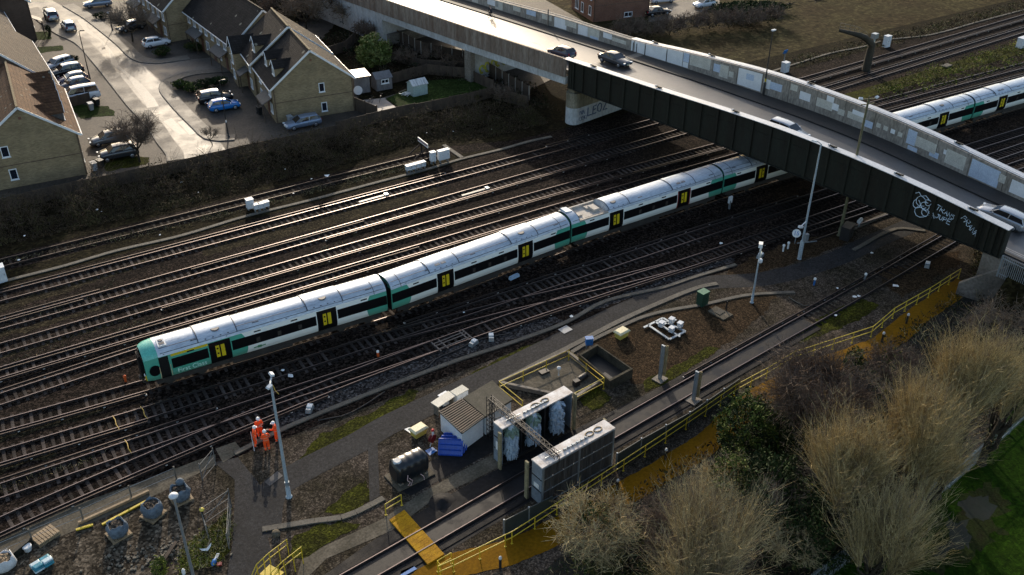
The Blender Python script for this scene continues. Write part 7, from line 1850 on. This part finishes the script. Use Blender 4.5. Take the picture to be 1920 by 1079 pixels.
def sprig(mb, p, d, ln, r, mi, rnd, seg=2, curl=.15):
    """one thin tapering three-sided shoot"""
    pts = [p]; v = d.normalized()
    for i in range(seg):
        v = (v+Vector((rnd.gauss(0,curl),rnd.gauss(0,curl),rnd.gauss(0,curl)))).normalized(); pts.append(pts[-1]+v*(ln/seg))
    n0 = v.orthogonal().normalized(); n1 = v.cross(n0)
    vs = []; k = len(pts)
    for i, q in enumerate(pts):
        rr = r*(1-.8*i/(k-1))
        for a in (0,2.094,4.189): vs.append(q+(n0*math.cos(a)+n1*math.sin(a))*rr)
    fs = []
    for i in range(k-1):
        for j in range(3): fs.append((i*3+j,i*3+(j+1)%3,(i+1)*3+(j+1)%3,(i+1)*3+j))
    mb.add(vs,fs,mi,False); return pts, v
def lump(p, f=.8, ofs=0): return mnoise.noise(Vector((p.x*f+ofs,p.y*f,p.z*f)))
def foliage_blob(mb, c, rad, n, size, rnd, mis, ofs=0, gap=-.12, low=.15):
    """leaf sized faces through an ellipsoid, thinned by noise so the outline breaks up"""
    made = 0; tries = 0
    while made < n and tries < n*5:
        tries += 1
        v = Vector((rnd.gauss(0,1),rnd.gauss(0,1),rnd.gauss(0,1))).normalized(); r = rnd.uniform(.45,1.0)**.6
        k = 1+.38*mnoise.noise(v*1.9+Vector((ofs,0,0)))
        p = Vector((v.x*rad[0]*r*k, v.y*rad[1]*r*k, v.z*rad[2]*r*k))
        if lump(p, 1.3/max(.6,rad[0]*.5), ofs) < gap: continue
        q = Vector(c)+p
        if q.z < low: continue
        leaf(mb, q, size*rnd.uniform(.6,1.35), rnd, mis[0 if lump(p,1.1,ofs+9) > rnd.uniform(-.25,.25) else 1] if len(mis) > 1 else mis[0]); made += 1
def trunk_mesh(parent, h, r, rnd, limbs=5, spread=1.0, mat=None, split=.45):
    mb = MB(); tips = []
    top = Vector((rnd.uniform(-.2,.2),rnd.uniform(-.2,.2),h*split)); mb.tube([(0,0,-.1),(0,0,.25),tuple(top*.55),tuple(top)],[r*1.5,r*1.1,r*.95,r*.8],7)
    for i in range(limbs):
        a = 2*PI*i/limbs+rnd.uniform(-.4,.4); e = Vector((math.cos(a)*spread,math.sin(a)*spread,h*rnd.uniform(.72,.95))); m_ = top.lerp(e,.5)+Vector((math.cos(a)*spread*.15,math.sin(a)*spread*.15,-.1*h*split))
        mb.tube([tuple(top*.9),tuple(m_),tuple(e)],[r*.62,r*.42,r*.18],5); tips.append((m_,e))
    return mb.build('trunk', mat or T_dark, parent), tips
def base_h(base, toppx):
    p = G(*base); return p, height_at(p, toppx)
def leafy(name, label, base, top, rad, n, size, mis, seed, group=None, cat='tree', zc=None, tr=.16, dens=None):
    p, h = base_h(base, top) if isinstance(top,(int,)) else (G(*base), top)
    t = thing(name, label, cat, tuple(p), 0, group); rnd = random.Random(seed)
    trunk_mesh(t, h*.8, tr, rnd, 5, rad*.55)
    mb = MB(); rz = h*.48 if zc is None else (h-zc)*.5; cz = h-rz
    foliage_blob(mb, (0,0,cz), (rad,rad*.92,rz), n, size, rnd, (0,1), seed*3.1)
    for k in range(7):
        a = rnd.uniform(0,6.3); q = rnd.uniform(.45,.85); foliage_blob(mb, (math.cos(a)*rad*q, math.sin(a)*rad*q, cz+rnd.uniform(-.5,.7)*rz), (rad*.38,rad*.38,rz*.35), n//14, size, rnd, (0,1), seed+k, -.4)
    mb.build('crown', list(mis), t, fix=False); return t
def bare(name, label, base, top, rad, n, seed, twig=T_grey, group=None, cat='tree', r=.11, up=.5, leaves=None, tw=.016, ln=(.7,1.5)):
    p, h = base_h(base, top) if isinstance(top,int) else (G(*base), top)
    t = thing(name, label, cat, tuple(p), 0, group); rnd = random.Random(seed)
    _, tips = trunk_mesh(t, h*.75, r, rnd, 7, rad*.6, T_dark, .35)
    mb = MB(); 
    for i in range(n//6):
        a, e = rnd.choice(tips); s = a.lerp(e, rnd.uniform(.1,1)); out = Vector((s.x,s.y,0)); out = out.normalized() if out.length > .05 else Vector((1,0,0))
        an = rnd.uniform(0,6.3); d = out*rnd.uniform(.2,1)+Vector((math.cos(an),math.sin(an),0))*.6+Vector((0,0,up*rnd.uniform(.4,1.8)))
        L0 = rad*rnd.uniform(.35,.75); pts, v = sprig(mb, s, d, L0, tw*2.0, 0, rnd, 3, .22)
        for k in range(5):
            q = pts[rnd.randint(1,3)]; dd = v*.6+Vector((rnd.gauss(0,.7),rnd.gauss(0,.7),rnd.gauss(.25,.5))); p2, v2 = sprig(mb, q, dd, rnd.uniform(*ln)*rad*.28, tw, 1 if rnd.random() < .35 else 0, rnd, 2, .3)
            if rnd.random() < .6: sprig(mb, p2[1], v2+Vector((rnd.gauss(0,.7),rnd.gauss(0,.7),rnd.gauss(.2,.5))), rnd.uniform(*ln)*rad*.16, tw*.7, 0, rnd, 2, .3)
    mb.build('crown', [twig, T_purp if twig is not T_purp else T_grey], t, fix=False)
    if leaves:
        nl, mis, lz = leaves; ml = MB(); foliage_blob(ml, (0,0,h*lz), (rad*.75,rad*.7,h*lz*.85), nl, .13, rnd, (0,1), seed, -.05); ml.build('foliage', list(mis), t, fix=False)
    return t
T_olv = vmat('dark olive twig', (.13,.105,.05))
def shooty(label, base, top, rad, n, seed, lean=(0,0), split=.34, mats=(T_tan,T_ochre,T_grey), r=.3, flare=.3, ivy=260):
    """pollard-like tree: forked trunk, knuckled limbs, each carrying a brush of upright pale shoots"""
    p, h = base_h(base, top) if isinstance(top,int) else (G(*base), top)
    t = thing('pollard_tree', label, 'tree', tuple(p), 0, 'leafless trees with upright shoots'); rnd = random.Random(seed)
    mb = MB(); limbs = []; forks = []
    for i in range(4):
        a = 2*PI*i/4+rnd.uniform(-.5,.5); forks.append(Vector((math.cos(a)*rad*.25+lean[0]*.25,math.sin(a)*rad*.25+lean[1]*.25,h*split*rnd.uniform(.55,.8))))
    for f in forks: mb.tube([(0,0,h*split*.25),tuple(f*.55+Vector((rnd.gauss(0,.1),rnd.gauss(0,.1),h*split*.12))),tuple(f)],[r*.8,r*.62,r*.5],7)
    for i in range(15):
        f = forks[i%4]; a = math.atan2(f.y,f.x)+rnd.uniform(-1.1,1.1); q = rad*rnd.uniform(.15,.68)
        e = Vector((math.cos(a)*q+lean[0]*.6,math.sin(a)*q+lean[1]*.6,h*(split+rnd.uniform(0,.30)*(1.1-q/rad))))
        m_ = f.lerp(e,.5)+Vector((rnd.gauss(0,.18),rnd.gauss(0,.18),rnd.uniform(-.1,.25))); mb.tube([tuple(f*.97),tuple(m_),tuple(e)],[r*.42,r*.3,r*.17],6); limbs.append((m_,e))
    mb.tube([(0,0,-.1),(0,0,.3),(.03,0,h*split*.3)],[r*1.6,r*1.15,r*.95],9); mb.build('trunk', T_dark, t)
    mb = MB(); per = int(n*1.7)//len(limbs)
    for a, e in limbs:
        out = Vector((e.x-lean[0]*.5,e.y-lean[1]*.5,0))/rad; reach = (h-e.z)*rnd.uniform(.72,1.03)
        k0 = rnd.randint(0,99)
        for i in range(per):
            s = a.lerp(e, rnd.uniform(.25,1.0)**.5)+Vector((rnd.gauss(0,.07),rnd.gauss(0,.07),rnd.gauss(0,.1)))
            d = Vector((out.x*flare+lean[0]*.08+rnd.uniform(-.26,.26),out.y*flare+lean[1]*.08+rnd.uniform(-.26,.26),1.0))
            ln = reach*rnd.triangular(.35,1.0,.85); mi = (0,0,0,1,1,2,3,3)[rnd.randint(0,7)]
            if mi == 3: ln *= .75
            pts, v = sprig(mb, s, d, ln, rnd.uniform(.009,.02), mi, rnd, 5, .085)
            for k in range(5):
                q = pts[rnd.randint(1,5)]; sprig(mb, q, v+Vector((rnd.gauss(0,.5),rnd.gauss(0,.5),rnd.uniform(-.1,.3))), ln*rnd.uniform(.08,.26), .008, mi, rnd, 2, .2)
    for i in range(n//2):
        a, e = rnd.choice(limbs); f = rnd.choice(forks); s = (a.lerp(e, rnd.random()) if rnd.random() < .6 else f*rnd.uniform(.4,1)); sprig(mb, s, Vector((rnd.gauss(0,.8),rnd.gauss(0,.8),.6)), rnd.uniform(.4,1.4), .014, rnd.choice((1,2,2)), rnd, 2, .2)
    mb.build('crown', list(mats)+[T_olv], t, fix=False)
    mi_ = MB()
    for k in range(ivy):
        f = rnd.choice(forks); q = f*rnd.uniform(.15,1.15)+Vector((rnd.gauss(0,.3),rnd.gauss(0,.3),rnd.gauss(0,.3)))
        if q.z > .1: leaf(mi_, q, .12*rnd.uniform(.6,1.3), rnd, 0 if rnd.random() < .5 else 1)
    mi_.build('ivy', [L_ivy,L_olive], t, fix=False); return t
shooty('tall leafless tree at the right, its fan of upright tan shoots reaching highest', (1752,930), 598, 2.5, 1300, 1, (.1,0), .50, r=.34)
shooty('leafless tree whose tan shoots lean over the palisade fence at the right edge', (1838,868), 662, 1.7, 560, 2, (1.2,-.3), .42)
shooty('big leafless tree in the middle of the clump by the palisade fence', (1664,1005), 705, 2.5, 1400, 3, (.1,0), .46)
shooty('broad leafless tree on the left of the clump, its shoots fanning wide', (1556,1035), 765, 2.7, 1500, 4, (-.1,0), .36, flare=.5)
shooty('leafless tree cut by the bottom edge with a broom of pale grey-tan shoots', (1300,1150), 918, 2.7, 1500, 5, (.2,.1), .26, (T_straw,T_grey,T_tan), flare=.7)
shooty('small leafless tree at the bottom edge under the palisade end', (1630,1120), 905, 2.0, 900, 6, (.3,0), .25, flare=.6)
shooty('lower leafless tree filling the gap under the tallest one', (1722,975), 805, 1.8, 700, 7, (.3,.0), .35, flare=.6)
for k, (b_, tp, r_, n_, tw_, lab) in enumerate((((1470,1075),985,1.8,1500,T_straw,'olive-brown scrub tree at the bottom edge beside the palisade end'),((1655,950),850,1.7,1300,T_grey,'grey scrub tree in the dark gap between the broad and the middle leafless trees'),((1420,800),730,1.3,900,T_grey,'thin grey scrub tree where the walkway bends'),((1230,990),930,1.2,900,T_purp,'low brown scrub tree just behind the low spreading one'))):
    bare('scrub_tree', lab, b_, tp, r_, n_, 140+k, tw_, 'scrub trees in the wood', 'tree', r=.08, tw=.013, leaves=(350,(L_olive,L_ivy),.4))
bare('bare_tree', 'wide bare purplish-brown tree between the walkway and the tan trees', (1508,850), 648, 3.5, 5200, 11, T_purp, r=.18, tw=.017)
bare('bare_tree', 'bushy leafless tree by the walkway near the washing units, ivy in its middle', (1112,1092), 912, 2.4, 3600, 12, T_straw, r=.13, tw=.016, leaves=(1500,(L_ever,L_olive),.42))
bare('bare_tree', 'low spreading leafless tree left of the broom-like one', (1245,1085), 930, 2.1, 2600, 13, T_grey, r=.11, tw=.013, leaves=(300,(L_ivy,L_ever),.35))
bare('bare_tree', 'rounded twiggy tree with greenish top beside the walkway', (1352,985), 860, 2.0, 2400, 14, T_straw, r=.1, tw=.015, leaves=(1500,(L_olive,L_ever2),.62))
bare('bare_tree', 'thin bare tree leaning out from the dark evergreens', (1455,1010), 850, 1.5, 700, 15, T_grey, r=.08, tw=.012)
bare('bare_tree', 'brown thicket tree beside the walkway bend', (1660,735), 650, 2.2, 1600, 16, T_purp, r=.09, tw=.014, leaves=(160,(L_ever,L_olive),.5))
bare('bare_tree', 'tangled straw-brown thicket at the foot of the wing wall', (1850,690), 560, 2.6, 1700, 17, T_grey, r=.09, tw=.014)
leafy('evergreen_bush', 'dark evergreen bush overhanging the walkway bend', (1392,862), 742, 2.3, 3600, .14, (L_ever2,L_ivy), 21, cat='bush')
leafy('evergreen_bush', 'deep green evergreen mass behind the rounded twiggy tree', (1430,985), 860, 2.7, 4000, .14, (L_ever,L_ivy), 22, cat='bush')
leafy('evergreen_bush', 'ivy-covered mound at the bottom edge under the broom-like tree', (1180,1105), 1005, 2.5, 2800, .14, (L_olive,L_ivy), 23, cat='bush')
leafy('evergreen_bush', 'small bright green bush among the brown thickets', (1598,700), 655, .9, 600, .13, (L_ever2,L_ever), 24, cat='bush')
leafy('evergreen_bush', 'dark ivy bush at the foot of the clump by the palisade', (1530,1060), 945, 2.5, 3200, .14, (L_ever,L_ivy), 25, cat='bush')
leafy('evergreen_bush', 'dark evergreen bush in the hollow between the walkway and the bare purplish tree', (1450,850), 770, 2.2, 2600, .14, (L_ivy,L_ever), 101, cat='bush')
leafy('evergreen_bush', 'dark evergreen bush under the middle of the clump', (1560,985), 900, 2.0, 2200, .14, (L_ivy,L_ever), 102, cat='bush')
leafy('evergreen_bush', 'ivy mass low behind the two tallest leafless trees', (1640,880), 800, 2.2, 2400, .14, (L_ivy,L_dry), 103, cat='bush')
leafy('evergreen_bush', 'yellow-green bush among the tan shoots', (1497,960), 905, .8, 500, .13, (L_lime,L_olive), 26, cat='bush')
leafy('evergreen_bush', 'small leafy shrub on the rubble at the bottom left', (302,1082), 1048, .55, 420, .09, (L_lime,L_ever2), 27, cat='bush')
leafy('garden_bush', 'big rounded evergreen bush in the back gardens near the viaduct', (702,128), 66, 2.6, 3200, .2, (vmat('bright bush leaf', (.15,.18,.06)),L_ever2), 28, cat='bush')
leafy('garden_bush', 'yellow-green clipped shrub on the drive by the white hatchback', (305,104), 1.2, 1.35, 700, .15, (L_olive,L_ever), 29, 'shrubs on the estate', 'bush')
leafy('garden_bush', 'green shrub against the terrace beyond the clipped one', (364,96), 1.3, 1.3, 600, .15, (L_ever,L_olive), 30, 'shrubs on the estate', 'bush')
for k, (x, y, r_, lab) in enumerate(((340,166,1.1,'leftmost shrub of the green hedge row beside the small blue hatchback'),(362,172,1.2,'second shrub from the left in the hedge row beside the small blue hatchback'),(386,165,1.15,'third shrub from the left in the hedge row beside the small blue hatchback'),(412,160,1.2,'last shrub of the hedge row, closest to the gabled houses'))):
    leafy('garden_bush', lab, (x,y), 1.25, r_, 620, .15, (L_ever2 if k < 2 else L_ever,L_ivy), 31+k, 'shrubs on the estate', 'bush')
leafy('garden_bush', 'dark shrub between the parked row and the pavement', (137,118), 1.1, .9, 420, .14, (L_ivy,L_ever), 36, 'shrubs on the estate', 'bush')
leafy('garden_bush', 'tiny clipped tree on the upper green verge', (93,68), 1.9, .45, 260, .12, (L_ever,L_ivy), 37, 'shrubs on the estate', 'bush')
leafy('garden_bush', 'pale shrub against the lawn fence', (890,188), 1.3, 1.0, 420, .13, (L_olive,L_dry), 38, 'shrubs on the estate', 'bush')
leafy('garden_bush', 'dark shrub beside the drive by the blue-silver estate car', (190,34), .9, 1.2, 420, .14, (L_ivy,L_ever), 39, 'shrubs on the estate', 'bush')
bare('bare_tree', 'bare rounded street tree between the parked cars and the fence', (262,304), 207, 2.6, 1800, 41, T_purp, 'bare trees on the estate', r=.13, tw=.022)
bare('bare_tree', 'bare street tree at the top standing over the dark car', (249,78), 6.2, 3.0, 1500, 42, T_grey, 'bare trees on the estate', r=.13, tw=.026)
bare('bare_tree', 'thin sapling by the kerb near the estate fence', (398,272), 2.6, 1.0, 500, 43, T_grey, 'bare trees on the estate', r=.05, tw=.018)
for k, (x, y, h, r_, lab) in enumerate(((575,60,6.5,3.4,'brown leafless tree behind the stepped-up gabled house'),(620,40,7.5,3.6,'leafless tree against the foot of the viaduct ramp'),(660,52,5.0,2.6,'lower leafless tree close to the pale ramp wall'),(530,22,8,3.6,'leafless tree behind the long terrace at the top edge'),(590,10,8,3.8,'tall leafless tree at the top edge beside the viaduct ramp'),(690,78,3.2,2.0,'scrubby tree beside the round evergreen bush'))):
    bare('bare_tree', lab, (x,y), h, r_, 1300, 50+k, T_purp if k % 2 else T_grey, 'bare trees behind the terraces', r=.14, tw=.03, leaves=(260,(L_dry,L_ivy),.3))
for k, (x, y, lab) in enumerate(((762,120,'scrub in the back gardens beyond the round bush'),(812,118,'scrub in the back gardens below the viaduct beam'),(850,132,'scrub beside the pale-posted garden fence'),(940,190,'scrub at the end of the garden fence by the pier'))):
    bare('thicket', lab, (x,y), 1.8, 1.7, 620, 60+k, T_purp, 'scrubby thickets in the gardens', 'thicket', r=.05, tw=.024, leaves=(260,(L_dry,L_ivy),.5))
# woods beyond the bridge
rnd = random.Random(77)
labs = ['first','second','third','fourth','fifth','sixth','seventh']
for k, (x, y, h, r_, ml) in enumerate(((1372,30,7,3.2,(L_ever,L_ivy)),(1405,20,8,3.4,(L_ivy,L_ever)),(1440,22,7,3.2,(L_ever,L_ivy)),(1480,8,8,3.6,(L_ivy,L_ever)),(1530,2,8,3.8,(L_ever,L_ivy)),(1590,-6,8,3.8,(L_ivy,L_dry)),(1650,-14,8,4,(L_ever,L_dry)))):
    leafy('evergreen_tree', labs[k]+' dark evergreen from the left along the top of the rough field', (x,y), h, r_, 1100, .26, ml, 70+k, 'evergreens along the field')
for k, (x, y) in enumerate(((1175,72),(1215,70),(1255,66),(1290,60),(1330,55),(1365,52),(1400,52),(1440,44))):
    bare('thicket', ('first','second','third','fourth','fifth','sixth','seventh','last')[k]+' brown thicket from the left in the scrub line beyond the parapet', (x,y), 2.3, 2.6, 700, 80+k, T_purp, 'brown thickets beyond the parapet', 'thicket', r=.06, tw=.03, leaves=(300,(L_dry,L_ivy),.5))
# bramble bank under the estate fence
def inpoly(x, y, poly):
    c = False; j = len(poly)-1
    for i in range(len(poly)):
        (xi,yi),(xj,yj) = poly[i][:2], poly[j][:2]
        if (yi > y) != (yj > y) and x < (xj-xi)*(y-yi)/(yj-yi)+xi: c = not c
        j = i
    return c
def brambles(name, pxpoly, n, hmax, size, mis, tws, seed, tall=None, dense=1.0):
    poly = PX(pxpoly); xs = [p[0] for p in poly]; ys = [p[1] for p in poly]; rnd = random.Random(seed)
    mb = MB(); k = 0; tr_ = 0
    while k < n and tr_ < n*12:
        tr_ += 1
        x, y = rnd.uniform(min(xs),max(xs)), rnd.uniform(min(ys),max(ys))
        if not inpoly(x,y,poly): continue
        nz = mnoise.noise(Vector((x*.35,y*.35,seed)))+.5*mnoise.noise(Vector((x*1.1,y*1.1,seed)))
        if nz < -.25 and rnd.random() < .7: continue
        hh = hmax*(.35+.9*max(0,nz+.3))*(tall(x,y) if tall else 1); z = hh*rnd.random()**.7
        if rnd.random() < .6:
            mi = 0 if nz+rnd.uniform(-.3,.3) > .1 else 1
            for q in range(2): leaf(mb, Vector((x+rnd.gauss(0,.15),y+rnd.gauss(0,.15),z+.03)), size*rnd.uniform(.6,1.3), rnd, mi)
        else: sprig(mb, Vector((x,y,max(0,z-.4))), Vector((rnd.gauss(0,.6),rnd.gauss(0,.6),rnd.uniform(.2,1))), rnd.uniform(.4,1.1)*max(.4,hh), .018, 2 if rnd.random() < .6 else 3, rnd, 2, .3)
        k += 1
    return tag(mb.build(name, list(mis)+list(tws), fix=False), kind='stuff')
fl = [V2(p) for p in [G2(x,y+14) for x,y in FEN[1:]]]
def seg_d(p, a, b):
    k = max(0,min(1,(p-a).dot(b-a)/(b-a).length_squared)); return (a+(b-a)*k-p).length
def bank(x, y):
    p = V2((x,y)); return max(.20, 1.75-.21*min(seg_d(p, fl[i], fl[i+1]) for i in range(len(fl)-1)))
L_bank = vmat('brown green bank leaf', (.046,.040,.014)); T_bank = vmat('brown bramble stem', (.105,.072,.042))
brambles('brambles', [(-30,408),(160,366),(325,330),(480,296),(640,262),(745,236),(875,212),(985,196),(1030,232),(900,262),(780,268),(640,310),(480,352),(340,388),(160,428),(-30,470)], 26000, 1.9, .11, (L_bank,L_dry), (T_bank,T_purp), 91, bank)
for k, (pp_, sd_) in enumerate((([(-30,602),(120,560),(220,525),(230,533),(120,585),(-30,630)],1),([(-30,690),(120,645),(300,590),(305,600),(120,655),(-30,700)],2),([(-30,915),(120,870),(200,845),(200,858),(120,885),(-30,940)],3),([(330,560),(520,500),(700,425),(702,432),(520,510),(335,572)],4))):
    brambles('weeds', pp_, 260, .16, .06, (L_bank,L_olive), (T_bank,T_straw), 120+sd_)
brambles('weeds', [(-30,500),(120,474),(340,428),(700,335),(780,316),(770,308),(690,326),(480,384),(340,420),(120,462)], 1500, .35, .09, (L_olive,L_dry), (T_straw,T_grey), 92)
brambles('brambles', [(1330,840),(1480,720),(1640,655),(1720,600),(1800,545),(1930,520),(1930,740),(1780,880),(1600,1030),(1480,1120),(1000,1120),(1100,990),(1240,890)], 11000, 1.0, .14, (L_ivy,L_dry), (T_purp,T_straw), 93)
brambles('brambles', [(1820,480),(1930,470),(1930,600),(1830,580),(1822,530)], 3000, 1.2, .13, (L_olive,L_dry), (T_straw,T_grey), 94, lambda x, y: 1.6)
brambles('grass_tufts', [(1630,165),(1720,132),(1900,80),(1930,90),(1930,120),(1720,178),(1660,190)], 2200, .5, .16, (L_lime,L_olive), (T_straw,T_straw), 95)
brambles('grass_tufts', [(1450,120),(1640,70),(1930,0),(1930,20),(1640,95),(1480,130)], 1600, .5, .16, (L_olive,L_dry), (T_straw,T_straw), 96)
brambles('grass_tufts', [(395,985),(430,955),(437,1000),(410,1060),(330,1079),(340,1030)], 1200, .3, .07, (L_lime,L_olive), (T_straw,T_straw), 97)
brambles('scrub', [(600,78),(670,60),(730,75),(860,112),(1000,160),(1050,210),(990,200),(930,160),(800,145),(740,152),(668,140),(640,100)], 4200, 1.0, .17, (L_ivy,L_dry), (T_purp,T_grey), 98)
# ================================================================== LIGHT
SUN_EL, SUN_AZ = R(18.5), R(67.0)
world = bpy.data.worlds.new('World'); scene.world = world; world.use_nodes = True
wn = world.node_tree; bg = wn.nodes['Background']
sky = wn.nodes.new('ShaderNodeTexSky'); sky.sky_type = 'NISHITA'; sky.sun_disc = False
sky.sun_elevation = SUN_EL; sky.sun_rotation = PI/2-SUN_AZ
sky.altitude = 50; sky.air_density = 1.0; sky.dust_density = 2.0; sky.ozone_density = 1.0
wb = wn.nodes.new('ShaderNodeMix'); wb.data_type = 'RGBA'; wb.blend_type = 'MULTIPLY'; wb.inputs[0].default_value = 1; wb.inputs[7].default_value = (1,.965,.915,1)
wn.links.new(sky.outputs[0], wb.inputs[6]); wn.links.new(wb.outputs[2], bg.inputs[0]); bg.inputs[1].default_value = .15
sd = bpy.data.lights.new('sun', 'SUN'); sd.energy = 2.6; sd.angle = R(.6); sd.color = (1,.86,.68)
so = bpy.data.objects.new('sun', sd); COL.objects.link(so)
dv = Vector((math.cos(SUN_AZ)*math.cos(SUN_EL), math.sin(SUN_AZ)*math.cos(SUN_EL), math.sin(SUN_EL)))
so.rotation_euler = dv.to_track_quat('Z','Y').to_euler()
so.location = (0,0,80)
scene.view_settings.view_transform = 'Standard'; scene.view_settings.look = 'None'
scene.view_settings.exposure = 0.82; scene.view_settings.gamma = 1
scene.view_settings.use_curve_mapping = False
try:
    scene.cycles.max_bounces = 6; scene.cycles.diffuse_bounces = 3; scene.cycles.glossy_bounces = 3
    scene.cycles.use_denoising = True
except Exception: pass
